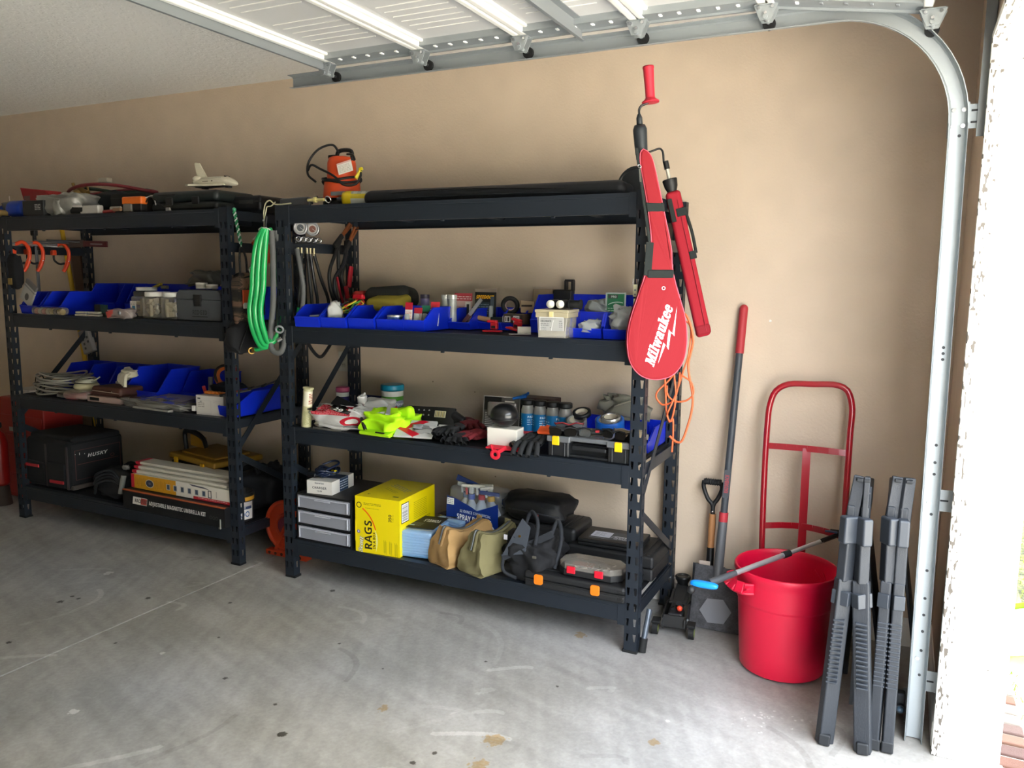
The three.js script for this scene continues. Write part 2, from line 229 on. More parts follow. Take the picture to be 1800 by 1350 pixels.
// ---------- overhead sectional door, open, and its right-hand track ----------
{
  const Z0 = .2, Z1 = 3.05, LZ = Z1 - Z0, ZC = (Z0 + Z1) / 2;
  const door = struct('door_1'); const panelM = M('#c3c3c2', .5, { bumpMap: fineT, bumpScale: .0003 }), ridgeM = M('#e2e1dc', .4), holeM = M('#f4f4f2', .5);
  const joints = [[-1.42, 2.535], [-.935, 2.535], [-.47, 2.535], [0, 2.535], [.45, 2.53], [.955, 2.45]];
  for (let i = 0; i < 5; i++) {
    const [x0, y0] = joints[i], [x1, y1] = joints[i + 1], len = Math.hypot(x1 - x0, y1 - y0), a = Math.atan2(y1 - y0, x1 - x0);
    const put = (g) => { g.rotateZ(a); g.translate((x0 + x1) / 2, (y0 + y1) / 2, 0); return g; };
    const sec = part(door, 'section', put(B(len - .004, .018, LZ, 0, .034, ZC)), panelM);
    const ribs = []; // pressed grooves: low ribs in long rectangles
    for (let k = 0; k < 6; k++) for (let n = 0; n < 6; n++) ribs.push(B(len * .58, .003, .0045, 0, .0242, Z0 + .2 + k * .44 + n * .055));
    part(sec, 'pressed_ribs', put(join(ribs)), ridgeM).userData.kind = 'stuff';
    // rounded rails along both long edges of the section
    for (const s of [-1, 1]) part(door, 'edge_rail', put(join([B(.03, .03, LZ, s * (len / 2 - .017), .012, ZC, { r: .008 }), B(.016, .012, LZ, s * (len / 2 - .042), .02, ZC, { r: .004 })])), ridgeM);
    // galvanised end stile with a row of punched tabs
    part(door, 'end_stile', put(join([B(len - .05, .004, .085, 0, .001, Z0 + .043), B(len - .05, .026, .004, 0, .012, Z0 + .002), B(len - .05, .026, .003, 0, .012, Z0 + .086), B(len - .05, .01, .012, 0, -.004, Z0 + .006)])), galv);
    const n = i === 4 ? 5 : 5; for (let k = 0; k < n; k++) part(door, 'tab', put(B(.011, .006, .02, -len * .3 + k * len * .6 / (n - 1), -.002, Z0 + .062, { r: .0015 })), i === 4 && k > 0 ? galvDark : holeM);
  }
  for (const [x, s] of [[-1.424, 1], [-.232, 1]]) part(door, 'strut', [B(.004, .06, LZ, x, 2.527, ZC), B(.03, .003, LZ, x + s * .014, 2.556, ZC), B(.012, .003, LZ, x + .007, 2.498, ZC)], galvDark);
  for (let i = 0; i < 6; i++) { // hinges with rollers in the track
    const [x, y] = joints[i], h = part(door, 'hinge', [B(.07, .003, .055, x, y - .006, Z0 + .03), EX([[-.04, 0], [.04, 0], [.018, -.05], [-.018, -.05]], .003).translate(x, y - .006, Z0 + .012), EX([[-.04, 0], [.04, 0], [.018, -.05], [-.018, -.05]], .003).translate(x, y - .006, Z0 + .05), C(.008, .008, .07, x, y - .046, Z0 + .025, { rx: Math.PI / 2, n: 10 })], galv);
    part(h, 'roller', [C(.022, .022, .012, x, y - .046, Z0 - .034, { rx: Math.PI / 2, n: 16 }), C(.006, .006, .08, x, y - .046, Z0 + .01, { rx: Math.PI / 2, n: 8 })], rubber);
    for (const [dx, dy] of [[-.022, -.012], [.022, -.012], [0, -.03]]) part(h, 'bolt', C(.006, .006, .008, x + dx, y + dy - .004, Z0 + .056, { rx: Math.PI / 2, n: 6 }), chrome);
  }
  const tr = thing('door_track', 'galvanised overhead door track curving from ceiling rail to right door frame', 'track');
  // C profile swept along straight, quarter bend, straight
  const path = []; for (let x = -1.677; x < .66; x += .23) path.push([x, 2.489, 0, 1]); const R = .385, cx = .665, cy = 2.489 - R;
  for (let k = 0; k <= 14; k++) { const a = Math.PI / 2 * (1 - k / 14); path.push([cx + R * Math.cos(a), cy + R * Math.sin(a), Math.cos(a), Math.sin(a)]); }
  const sweep = (pth, prof) => { const n = prof.length, pos = [], uv = [], idx = []; pth.forEach(([x, y, nx, ny], i) => prof.forEach(([d, z]) => { pos.push(x + nx * d, y + ny * d, z); uv.push(i, d); })); for (let i = 0; i < pth.length - 1; i++) for (let k = 0; k < n; k++) { const a = i * n + k, b = i * n + (k + 1) % n, c = a + n, d = b + n; idx.push(a, c, b, b, c, d); } const g = new THREE.BufferGeometry(); g.setAttribute('position', new THREE.Float32BufferAttribute(pos, 3)); g.setAttribute('uv', new THREE.Float32BufferAttribute(uv, 2)); g.setIndex(idx); g.computeVertexNormals(); return g.toNonIndexed(); };
  const prof = [[-.028, .185], [-.028, .18], [-.026, .162], [-.02, .156], [.02, .156], [.026, .162], [.028, .18], [.028, .195], [.0255, .195], [.0255, .182], [.0235, .164], [.018, .1585], [-.018, .1585], [-.0235, .164], [-.0255, .18], [-.0255, .185]];
  const hz = sweep(path, prof); hz.computeVertexNormals(); part(tr, 'curved_rail', hz, galv);
  const v0 = []; for (let y = 2.104; y > -.01; y -= .3) v0.push([1.05 + (2.104 - Math.max(y, 0)) * .007, Math.max(y, .004), 1, 0]); v0.push([1.066, .004, 1, 0]);
  const vr = sweep(v0, [[-.028, .195], [-.028, .18], [-.026, .162], [-.02, .156], [.02, .156], [.026, .162], [.028, .18], [.028, .195], [.0255, .195], [.0255, .182], [.0235, .164], [.018, .1585], [-.018, .1585], [-.0235, .164], [-.0255, .18], [-.0255, .195]]); part(tr, 'upright_rail', vr, galv);
  part(tr, 'splice_plate', B(.06, .11, .003, 1.05, 2.12, .152), galv); part(tr, 'splice_plate', B(.075, .02, .003, .84, 2.48, .152), galv);
  for (const [x, y] of [[1.036, 2.15], [1.064, 2.15], [1.036, 2.1], [1.064, 2.1], [1.052, 1.3], [1.055, .86], [1.058, .3]]) part(tr, 'bolt', C(.007, .007, .006, x, y, .1605, { rx: Math.PI / 2, n: 10 }), chrome);
  const dark = M('#2a2c2e', .7); // punched holes: short dark-walled slots
  for (const [y, h] of [[2.07, .012], [1.39, .008], [1.37, .02], [1.35, .008], [1.06, .01], [1.0, .01], [.96, .01], [.82, .01], [.62, .01], [.52, .01], [.46, .01], [.4, .01], [.33, .01], [.24, .01]]) part(tr, 'slot', C(.005, .005, .004, 1.05 + (2.1 - y) * .007 + .006, y, .158, { rx: Math.PI / 2, n: 10 }).scale(1, 1, 1), dark);
  for (const [y, x0, up] of [[2.13, 1.076, 1], [.87, 1.082, 0], [.22, 1.086, 0]]) part(tr, 'bracket', [B(XR - x0 + .0, .075, .004, (XR + x0) / 2, y, .15), B(.004, .075, .06, XR - .003, y, .12)], galv);
  for (const [y, x] of [[2.148, 1.1], [2.112, 1.1], [.87, 1.098], [.22, 1.1]]) part(tr, 'slot', B(.03, .006, .003, x, y, .1525, { r: .001 }), dark);
  const hang = thing('angle_bracket', 'long grey steel flag bracket on the wall above the track bend', 'bracket');
  part(hang, 'upright_plate', EX([[0, 2.07], [.02, 2.07], [.026, 2.4], [.05, 2.47], [.05, 2.72], [0, 2.72]], .004).rotateY(Math.PI / 2).translate(XR - .006, 0, .16), galvDark);
  part(hang, 'flange', B(.03, .66, .004, XR - .018, 2.395, .163), galvDark);
  part(hang, 'perforated_strap', [B(.2, .035, .004, 1.03, 2.62, .12), ...[0, 1, 2, 3].map((i) => B(.012, .03, .005, .96 + i * .045, 2.62, .1215))], galv);
  const se = thing('safety_sensor', 'small grey door safety sensor on a bracket near the foot of the track', 'sensor', [1.02, .02, .03]);
  part(se, 'body', [B(.03, .075, .04, 0, .06, .03, { r: .008 }), C(.016, .018, .02, 0, .045, .056, { rx: Math.PI / 2 })], grayPl); part(se, 'bracket', [B(.05, .09, .003, .03, .055, .0), B(.003, .09, .05, .05, .055, .02), B(.05, .003, .05, .04, -.018, .0)], galv); part(se, 'lens', new THREE.SphereGeometry(.012, 12, 8).translate(0, .045, .066), M('#5d7d99', .1, { clearcoat: 1 }));
}
// ---------- two four-tier steel shelving units ----------
const W = 1.956, D = .61, PW = .059, PD = .046, TOPS = [1.95, 1.348, .824, .218];
{
  const slot = (x, y) => { const p = new THREE.Path(); p.moveTo(x - .0075, y + .017); p.lineTo(x - .0038, y - .017); p.lineTo(x + .0038, y - .017); p.lineTo(x + .0075, y + .017); p.closePath(); return p; };
  const plate = (w, cols) => { const s = SH([[0, 0], [w, 0], [w, 1.96], [0, 1.96]]); for (let y = .07; y < 1.92; y += .069) for (const c of cols) s.holes.push(slot(c, y)); return EX(s, .002); };
  const front = plate(PW, [.0135, .0455]), side = plate(PD, [.026]);
  // upright: slotted face at z = 0 looking +z, two slotted sides running back
  const postG = () => mergeGeometries([norm(front.clone().translate(0, 0, -.002)), norm(side.clone().rotateY(Math.PI / 2).translate(0, 0, 0)), norm(side.clone().rotateY(Math.PI / 2).translate(PW - .002, 0, 0)), norm(B(.002, 1.96, .008, .006, .98, -PD + .001)).rotateY(0), norm(B(.01, 1.96, .002, .005, .98, -PD + .001)), norm(B(.01, 1.96, .002, PW - .005, .98, -PD + .001))]);
  const pg = postG();
  const makeRack = (label) => {
    const t = thing('shelving_unit', label, 'shelving');
    const rear = pg.clone(); rear.rotateY(Math.PI); // slotted face looks back; open side forward
    for (const x of [-W, -PW]) { part(t, 'upright', pg.clone().translate(x, 0, 0), steel); }
    for (const x of [-W, -PW]) { part(t, 'upright', pg.clone().translate(x, 0, -D + PD), steel); }
    for (const x of [-W, -PW]) for (const z of [0, -D + PD]) part(t, 'foot', B(PW + .008, .012, PD + .006, x + PW / 2 + (x < -1 ? .004 : -.003), .006, z - PD / 2, { r: .003 }), rubber);
    for (const y of TOPS) {
      const bm = (z, s) => [B(W - 2 * PW + .002, .084, .003, -W / 2, y - .042, z), B(W - 2 * PW + .002, .003, .036, -W / 2, y - .0015, z - s * .018), B(W - 2 * PW + .002, .003, .03, -W / 2, y - .083, z - s * .015), B(W - 2 * PW + .002, .006, .004, -W / 2, y - .018, z + s * .001, { r: .002 })];
      const fb = part(t, 'beam', bm(-.003, 1), steel);
      part(t, 'beam', bm(-D + .003, -1), steel);
      for (const x of [-W + PW + .016, -PW - .016]) part(fb, 'connector', [B(.032, .1, .003, x, y - .048, -.0005, { r: .001 })], steel);
      part(t, 'deck', B(W - .1, .012, D - .03, -W / 2, y - .012, -D / 2), M('#121418', .7));
      for (const x of [-W * .78, -W * .5, -W * .22]) part(t, 'deck_support', [B(.04, .03, D - .02, x, y - .034, -D / 2), B(.018, .008, .012, x, y - .0885, -.014, { r: .003 })], steel);
    }
    for (const x of [-W + .012, -.012]) { // side frame: ties and braces
      for (const y of [1.75, .18]) part(t, 'side_rail', [B(.003, .05, D - .05, x, y, -D / 2), B(.02, .003, D - .05, x - Math.sign(x + 1) * .01, y + .025, -D / 2)], steel);
      for (const y of TOPS) part(t, 'side_rail', [B(.003, .05, D - .05, x + (x < -1 ? .006 : -.006), y - .03, -D / 2)], steel);
      part(t, 'brace', bar([x, .66, -.03], [x, 1.22, -D + .03], .004, .034), steel); part(t, 'brace', bar([x, .62, -.03], [x, .3, -D + .03], .004, .034), steel);
    }
    return t;
  };
  const r1 = makeRack('black slotted steel shelving unit nearest the door, with red drum augers hung on its end');
  const r2 = dup(r1, 'left black steel shelving unit, with the white toy shuttle on its top shelf', [-2.285, 0, 0]);
}
// ---------- floor things on the right ----------
const PI = Math.PI;
{ // big red bin
  const m = M('#cf0835', .42, { clearcoat: .12, clearcoatRoughness: .5, bumpMap: fineT, bumpScale: .0003 });
  const t = thing('trash_can', 'big round red plastic bin without a lid, in front of the red hand truck', 'bin', [.57, .009, -.18]);
  const p = [[.001, 0], [.16, 0], [.168, .006], [.172, .06], [.186, .285], [.1905, .292], [.1915, .3], [.195, .375], [.2, .4], [.206, .412], [.206, .428], [.202, .433], [.196, .43], [.192, .412], [.184, .3], [.166, .02], [.001, .012]];
  part(t, 'body', L(p, 64), m);
  for (const a of [2.52, 2.52 + PI]) { // loop handles
    const g = []; const arc = [[-.42, .196], [-.3, .226], [-.15, .238], [0, .241], [.15, .238], [.3, .226], [.42, .196]].map(([b, r]) => [r * Math.cos(a + b), .372, r * Math.sin(a + b)]);
    for (let i = 0; i < 6; i++) g.push(bar(arc[i], arc[i + 1], .045, .012, { r: .004 }));
    const lip = arc.map(([x, y, z]) => [x, .35, z]); g.push(TU(lip, .006));
    for (const b of [-.3, -.08, .3]) g.push(bar([.185 * Math.cos(a + b), .36, .185 * Math.sin(a + b)], [.23 * Math.cos(a + b), .36, .23 * Math.sin(a + b)], .05, .005));
    part(t, 'handle', g, m);
  }
}
{ // hand truck
  const m = M('#9c0a1d', .28, { clearcoat: .6, clearcoatRoughness: .2 });
  const t = thing('hand_truck', 'tall red tubular hand truck leaning on the wall behind the bin', 'hand truck', [.6, 0, -.4]);
  const l = ([x, y, z]) => [x - .6, y, z + .4];
  part(t, 'frame', TU([[.437, .05, -.43], [.432, .3, -.455], [.42, .7, -.49], [.418, .95, -.513], [.423, 1.05, -.522], [.445, 1.115, -.528], [.492, 1.147, -.531], [.6, 1.155, -.531], [.7, 1.157, -.531], [.738, 1.138, -.53], [.761, 1.075, -.524], [.762, .95, -.513], [.763, .7, -.49], [.77, .3, -.455], [.768, .05, -.43]].map(l), .0135, { n: 120, rad: 12 }), m);
  const bow = (y, z, k) => { const a = []; for (let i = 0; i <= 8; i++) { const s = i / 8; a.push([.422 + .345 * s, y + k * Math.sin(s * PI), z + .012 * Math.sin(s * PI)]); } return a; };
  for (const [y, z, k] of [[.868, -.505, .006], [.505, -.472, .026]]) { const a = bow(y, z, k), g = []; for (let i = 0; i < 8; i++) g.push(bar(l(a[i]), l(a[i + 1]), .027, .006)); part(t, 'cross_bar', g, m); }
  part(t, 'centre_strap', bar(l([.592, .875, -.494]), l([.604, .05, -.415]), .034, .005), m);
  part(t, 'axle', bar(l([.38, .1, -.5]), l([.82, .1, -.5]), .009, 0, { round: 1 }), galvDark);
  for (const x of [.405, .797]) part(t, 'wheel', [X(new THREE.TorusGeometry(.068, .026, 12, 26), x - .6, .1, -.1, 0, PI / 2), C(.05, .05, .03, x - .6, .1, -.1, { rz: PI / 2 })], rubber);
  part(t, 'toe_plate', [B(.34, .006, .2, 0, .0035, .09, { r: .002 }), B(.34, .06, .005, 0, .03, -.015)], m);
}
{ // reacher
  const t = thing('reacher_grabber', 'silver extending picker pole with bright blue grip lying across the red bin', 'grabber', [.42, .45, -.01]);
  const a = [.40, .447, .03], b = [.715, .528, -.35], d = V(b).sub(V(a)), at = (s) => V(a).addScaledVector(d, s).sub(new THREE.Vector3(.42, .45, -.01)).toArray();
  const pole = M('#c9cbd0', .3, { metalness: .8 });
  part(t, 'pole', bar(at(0), at(.55), .011, 0, { round: 1 }), pole); part(t, 'inner_pole', bar(at(.5), at(.93), .009, 0, { round: 1 }), pole);
  part(t, 'clamp_ring', bar(at(.5), at(.57), .0145, 0, { round: 1 }), black); part(t, 'sleeve', bar(at(-.25), at(.01), .0155, 0, { round: 1, r2: .012 }), M('#3a3d42', .5));
  part(t, 'blue_grip', X(lump(.11, .026, .032, 3, .02, 2, .7), ...at(-.3)).translate(0, -.012, 0), M('#0a86e6', .4)); part(t, 'tip', X(new THREE.SphereGeometry(.016, 12, 8), ...at(-.425)), black);
  part(t, 'handle', [bar(at(.9), at(1.12), .016, .024, { r: .006 }), X(B(.05, .012, .012, 0, 0, 0, { r: .004 }), ...at(1.08)).translate(0, .02, 0)], black); part(t, 'trigger', X(B(.05, .008, .012, 0, 0, 0, { r: .003 }), ...at(1.02)).translate(0, .026, 0), M('#28406a', .4));
}
{ // folded plastic sawhorses, seen end on
  const m = M('#24282e', .5, { bumpMap: fineT, bumpScale: .0006 }), md = M('#15181c', .6), rib = M('#2e333a', .45);
  const saw = (label, pos, legs) => {
    const t = thing('sawhorse', label, 'sawhorse', pos, 0, 'folded sawhorses');
    for (const [foot, mid, neck, top] of legs) {
      const half = part(t, 'frame_half', [bar([top[0], .945, -.04], [neck[0], .77, -.02], .019, .04, { r: .004 }), bar([neck[0], .775, -.02], [mid[0], .58, .0], .036, .05, { r: .006 }), bar([mid[0], .59, 0], [foot[0], .0, .05], .035, .055, { r: .006 }),
        bar([top[0], .9, -.05], [mid[0], .02, -.5], .03, .04, { r: .006 }), B(.026, .09, .46, neck[0], .8, -.24, { r: .006 }), B(.02, .06, .36, (mid[0] + foot[0]) / 2, .35, -.2, { r: .006 }), EX([[-.03, .12], [-.42, .08], [-.34, .62], [-.06, .72]], .012).rotateY(-PI / 2).translate((mid[0]), 0, 0).rotateY(0)], m);
      part(half, 'top_pad', B(.021, .012, .04, top[0], .935, -.036, { r: .003 }), md);
      part(half, 'shoulder_block', [bar([neck[0], .81, -.006], [neck[0] + (mid[0] - neck[0]) * .3, .715, -.002], .037, .06, { r: .008 })], rib);
      part(half, 'band', bar([mid[0] + (foot[0] - mid[0]) * .1, .55, .01], [mid[0] + (foot[0] - mid[0]) * .2, .5, .012], .0365, .058, { r: .003 }), rib);
      for (let k = 0; k < 15; k++) { const s = .24 + k * .0265, x = mid[0] + (foot[0] - mid[0]) * s, y = .59 * (1 - s); part(half, 'rib', B(.0365, .0055, .06, x, y, .05 * s, { r: .0015, s: 1 }), rib); }
      part(half, 'foot_tip', bar([foot[0], 0, .05], [foot[0] + (mid[0] - foot[0]) * .07, .04, .046], .039, .06, { r: .006 }), md);
    }
    part(t, 'hinge_pin', bar([legs[0][2][0] - .01, .77, -.1], [legs[1][2][0] + .01, .77, -.1], .006, 0, { round: 1 }), galvDark);
    part(t, 'folding_shelf', wob(B(.012, .46, .3, legs[1][1][0] + .045, .42, -.3, { r: .005, rz: .16, s: 3 }), .002, 8), md);
    return t;
  };
  saw('folded black plastic sawhorse with its two ribbed legs spread apart at the floor', [.84, 0, .28], [[[-.055, 0], [-.028, .58], [-.022, .77], [.0, .95]], [[.07, 0], [.026, .58], [.022, .77], [.022, .95]]]);
  saw('folded black plastic sawhorse with legs shut tight, next to the galvanised track', [.963, 0, .23], [[[-.021, 0], [-.018, .58], [-.022, .77], [-.006, .95]], [[.021, 0], [.019, .58], [.018, .77], [.028, .95]]]);
}
{ // digging bar, spade, board
  const bar1 = thing('digging_tool', 'long black shafted scraper with red end grip leaning on the wall', 'garden tool', [.19, 0, -.48]);
  const a = [.046, .24, .0], b = [.083, 1.48, -.135], d = V(b).sub(V(a)), at = (s) => V(a).addScaledVector(d, s).toArray();
  const shaft = part(bar1, 'shaft', bar(at(.2), at(.86), .0165, 0, { round: 1 }), M('#3a3f45', .5)); part(bar1, 'red_grip', [bar(at(.83), at(.995), .0195, 0, { round: 1, n: 16 }), cap(at(.995), .0195)], M('#a52a31', .6));
  part(bar1, 'red_collar', bar(at(.19), at(.235), .021, 0, { round: 1 }), M('#b4303a', .5)); part(bar1, 'steel_socket', bar(at(-.16), at(.2), .024, 0, { round: 1, r2: .021 }), M('#6d7073', .5, { metalness: .4 }));
  const lt = print(256, 32, (x) => txt(x, 'RAZORBACK', 128, 17, 28, '#a52a35', { sx: 1.05 }), '#3a3f45');
  const lg = B(.028, .13, .0012, 0, 0, 0); const lu = lg.attributes.uv; for (let i = 0; i < lu.count; i++) { const u = lu.getX(i), v = lu.getY(i); lu.setXY(i, v, 1 - u); }
  const q = new THREE.Quaternion().setFromUnitVectors(new THREE.Vector3(0, 1, 0), d.clone().normalize()); lg.rotateY(.12); lg.applyQuaternion(q); const c = at(.345); lg.translate(c[0] + .002, c[1], c[2] + .0165); part(bar1, 'lettering', lg, M('#fff', .6, { map: lt }));
  const sp = thing('spade', 'short D handled spade with wooden shaft beside the scraper', 'garden tool', [.186, 0, -.5]);
  const wood = M('#b07b4d', .55, { bumpMap: fineT, bumpScale: .0005 });
  part(sp, 'grip', [bar([-.052, .652, -.075], [.03, .654, -.075], .014, 0, { round: 1, n: 14 }), ...[...Array(7).keys()].map((i) => X(new THREE.TorusGeometry(.0145, .0022, 6, 14), -.043 + i * .011, .653, -.075, 0, PI / 2))], black);
  part(sp, 'yoke', [TU([[-.052, .654, -.075], [-.054, .63, -.075], [-.03, .57, -.07], [-.008, .545, -.068], [-.004, .5, -.066]], .0105, { n: 24 }), TU([[.03, .654, -.075], [.032, .62, -.075], [.016, .575, -.07], [-.002, .545, -.068], [-.004, .48, -.066]], .0105, { n: 24 })], black); part(sp, 'bolt', cap([-.003, .515, -.052], .005), chrome);
  part(sp, 'wooden_shaft', bar([-.004, .5, -.066], [-.003, .33, -.05], .0165, 0, { round: 1 }), wood); part(sp, 'black_socket', bar([-.003, .34, -.051], [.0, .16, -.03], .0175, 0, { round: 1 }), M('#141517', .45));
  part(sp, 'blade', wob(B(.15, .26, .004, .0, .135, -.008, { rx: -.08 }), .001, 8), M('#4a4c50', .5, { metalness: .4 }));
  const bd = thing('board', 'dark grey flat panel with a pale hexagon patch, behind the bin', 'panel', [.29, .004, -.39]);
  const tilt = -.34, g = norm(B(.32, .285, .012, 0, .1425, 0, { r: .002 })); const bt = dtex(256, 256, (u, v) => { const k = 62 + 26 * (vn(u * 12, v * 12, 12) - .5) + 18 * (vn(u * 60, v * 60, 60) - .5); return [cl(k), cl(k + 1), cl(k + 5)]; });
  part(bd, 'sheet', planar(g, 0, 1, -.16, .16, 0, .285).rotateX(tilt), M('#fff', .7, { map: bt }));
  const hx = []; for (let i = 0; i < 6; i++) hx.push([.073 * Math.cos(i * PI / 3 + .1), .062 * Math.sin(i * PI / 3 + .1)]);
  part(bd, 'hexagon_patch', EX(hx, .0015).translate(-.045, .085, .0055).rotateX(tilt), bumped('#7d7f85', .8, fineT, .0008));
  part(bd, 'wall_card', B(.05, .08, .002, -.12, .245, -.105), M('#b4a69a', .8));
}
{ // trolley jack
  const m = M('#101113', .4), t = thing('trolley_jack', 'low black trolley jack with an orange release knob, beside the shelf end', 'jack', [.075, 0, -.4], .12); t.scale.setScalar(1.12);
  for (const x of [-.045, .045]) part(t, 'side_plate', EX([[-.14, .03], [-.12, .02], [.12, .02], [.15, .045], [.14, .075], [.02, .095], [-.12, .06]], .006).rotateY(-PI / 2).translate(x + .003, 0, 0), m);
  part(t, 'lift_arm', [bar([0, .075, .06], [0, .115, -.13], .05, .02, { r: .004 }), B(.074, .008, .12, 0, .098, -.04, { r: .002, rx: .1 })], M('#1b1c1d', .5)); part(t, 'saddle', [C(.028, .022, .02, 0, .13, -.135), C(.034, .03, .014, 0, .146, -.135), X(new THREE.TorusGeometry(.028, .006, 8, 20), 0, .153, -.135, PI / 2)], M('#0b0c0d', .35));
  part(t, 'cross_plate', B(.1, .05, .012, 0, .055, .12, { r: .004, rx: -.3 }), m); part(t, 'pump_block', [B(.06, .045, .07, 0, .06, .07, { r: .008 }), C(.012, .012, .06, .01, .09, .06, { rx: .5 }), C(.02, .02, .09, -.01, .07, .02, { rx: PI / 2 })], M('#202226', .4)); part(t, 'release_knob', [cap([.016, .1, .085], .012), C(.005, .005, .03, .01, .09, .07, { rx: .8 })], M('#e0482c', .4));
  for (const [x, z, r] of [[-.062, -.115, .03], [.062, -.115, .03]]) part(t, 'wheel', C(r, r, .022, x, r, z, { rz: PI / 2, n: 24 }), rubber);
  for (const s of [-1, 1]) { const w = part(t, 'caster', [C(.026, .026, .022, s * .072, .026, .135, { rz: PI / 2, n: 22 }), B(.034, .012, .05, s * .07, .056, .13, { r: .004 })], rubber); part(w, 'wheel_disc', C(.015, .015, .024, s * .0725, .026, .135, { rz: PI / 2 }), M('#75803c', .5)); }
  for (const [x, y, z] of [[.05, .07, -.02], [.05, .055, .09], [-.05, .055, .09], [.052, .05, .11]]) part(t, 'bolt', C(.007, .007, .008, x, y, z, { rz: PI / 2, n: 6 }), galv);
  const h = thing('jack_handle', 'short grey steel pipe with black rubber end leaning against the shelf post', 'pipe', [.016, .0, -.035]);
  part(h, 'pipe', bar([.0, .04, -.004], [.008, .175, -.06], .0125, 0, { round: 1, n: 16 }), M('#5a626c', .4, { metalness: .5 })); part(h, 'rubber_end', [bar([-.002, .002, .004], [.001, .06, -.012], .017, 0, { round: 1, n: 16 })], rubber);
}
{ // drum augers in red bags hooked on the rack end
  const face1 = print(512, 1762, (x, w, h) => {
    for (let i = 0; i < 500; i++) rule(x, lattice[i] * w, lattice[i + 999] * h, 1 + 30 * lattice[i + 2000], 1, 'rgba(120,0,20,.10)');
    const s = (q) => q; x.save(); x.translate(268, 1418); x.rotate(-1.29); // script mark running up the bag
    x.save(); x.transform(1, 0, -.12, 1, 0, 0); x.scale(.84, 1); x.font = 'italic bold 104px serif'; x.fillStyle = '#fff'; x.strokeStyle = '#fff'; x.lineWidth = 5; x.textAlign = 'center'; x.textBaseline = 'middle'; x.fillText('Milwaukee', 0, 0); x.strokeText('Milwaukee', 0, 0); x.restore();
    x.fillStyle = '#fff'; x.beginPath(); const P = [[-215, 62], [-40, 50], [-62, 84], [70, 58], [40, 96], [262, 62], [30, 116], [58, 80], [-84, 106], [-52, 72]]; P.forEach(([a, b], i) => i ? x.lineTo(a, b) : x.moveTo(a, b)); x.closePath(); x.fill(); x.restore();
  }, '#8c0418');
  const outline = [[0, 1], [.018, .985], [.027, .95], [.031, .86], [.036, .72], [.044, .6], [.05, .5], [.062, .44], [.085, .36], [.105, .29], [.116, .22], [.118, .16], [.111, .1], [.092, .05], [.06, .015], [.02, 0], [-.02, 0], [-.06, .015], [-.092, .05], [-.111, .1], [-.118, .16], [-.116, .22], [-.103, .29], [-.08, .37], [-.056, .46], [-.034, .56], [-.026, .72], [-.024, .86], [-.022, .95], [-.014, .985]];
  const hgt = .895; const sh = new THREE.Shape(); const c2 = new THREE.SplineCurve(outline.map(([a, b]) => new THREE.Vector2(a, b * hgt))); c2.closed = true; sh.setFromPoints(c2.getPoints(120));
  const bagG = (dep) => EX(sh, dep, { b: .008, bs: 3 });
  const t = thing('drain_auger', 'drum drain auger in a teardrop red bag with white script lettering', 'auger', [.034, 1.208, .012], .36);
  const put = (g) => { g = join(g); const p = g.attributes.position; for (let i = 0; i < p.count; i++) { const y = p.getY(i); p.setX(i, p.getX(i) + .008 + (y > .5 ? -.075 * ((y - .5) / .39) ** 1.25 : 0)); } return g; };
  part(t, 'bag', put(planar(wob(bagG(.05), .0025, 22, 4), 0, 1, -.13, .13, 0, hgt)), M('#fff', .78, { map: face1, bumpMap: weaveT, bumpScale: .0003, sheen: .3 }));
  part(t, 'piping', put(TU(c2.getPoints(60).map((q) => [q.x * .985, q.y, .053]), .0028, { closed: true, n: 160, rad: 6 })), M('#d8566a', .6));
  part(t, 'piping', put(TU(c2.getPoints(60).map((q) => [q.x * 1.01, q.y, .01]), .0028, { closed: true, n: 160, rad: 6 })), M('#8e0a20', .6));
  const blk = bumped('#1a2120', .85, weaveT, .0005);
  part(t, 'strap', put([B(.07, .036, .068, .004, .675, .026, { r: .006 }), B(.105, .034, .072, .004, .418, .027, { r: .008 }), bar([-.046, .41, .058], [-.036, .54, .056], .03, .006, { r: .002 })]), blk);
  part(t, 'grommet', put(X(new THREE.TorusGeometry(.006, .0022, 8, 18), .018, .362, .0585)), chrome);
  part(t, 'zip_flap', put([bar([-.028, .46, .05], [-.026, .9, .05], .012, .01, { r: .003 })]), blk); part(t, 'zip_pull', put([bar([-.03, .82, .058], [-.036, .77, .06], .007, .003), X(new THREE.TorusGeometry(.006, .0015, 6, 12), -.029, .83, .058)]), chrome);
  part(t, 'grip', [X(L([[.001, 0], [.03, 0], [.03, .016], [.032, .02], [.036, .1], [.036, .115], [.028, .13], [.001, .13]], 22).scale(.75, 1, .75), -.07, .865, -.0, 0, 0, .1), X(L([[.001, 0], [.012, 0], [.012, .03], [.006, .045], [.001, .046]], 14), -.082, .992, 0, 0, 0, .1)], M('#22282d', .5));
  part(t, 'crank', TU([[-.085, 1.03, 0], [-.086, 1.055, 0], [-.078, 1.068, 0], [-.052, 1.08, 0], [-.044, 1.095, 0], [-.046, 1.16, 0]], .0048, { n: 40 }), M('#16181a', .4));
  part(t, 'red_knob', X(L([[.001, 0], [.033, 0], [.034, .006], [.02, .016], [.018, .022], [.0185, .06], [.02, .1], [.0205, .125], [.0225, .132], [.0215, .138], [.001, .14]], 22), -.043, 1.078, 0, 0, 0, .1), M('#c1283a', .5));
  const u = thing('drain_auger', 'slimmer auger in a straight red bag with black straps, nearer the wall', 'auger', [.155, 1.36, -.35], .3);
  const A = [0, 0, 0], Bv = [-.165, .64, .0], q2 = new THREE.Quaternion().setFromUnitVectors(new THREE.Vector3(0, 1, 0), V(Bv).normalize());
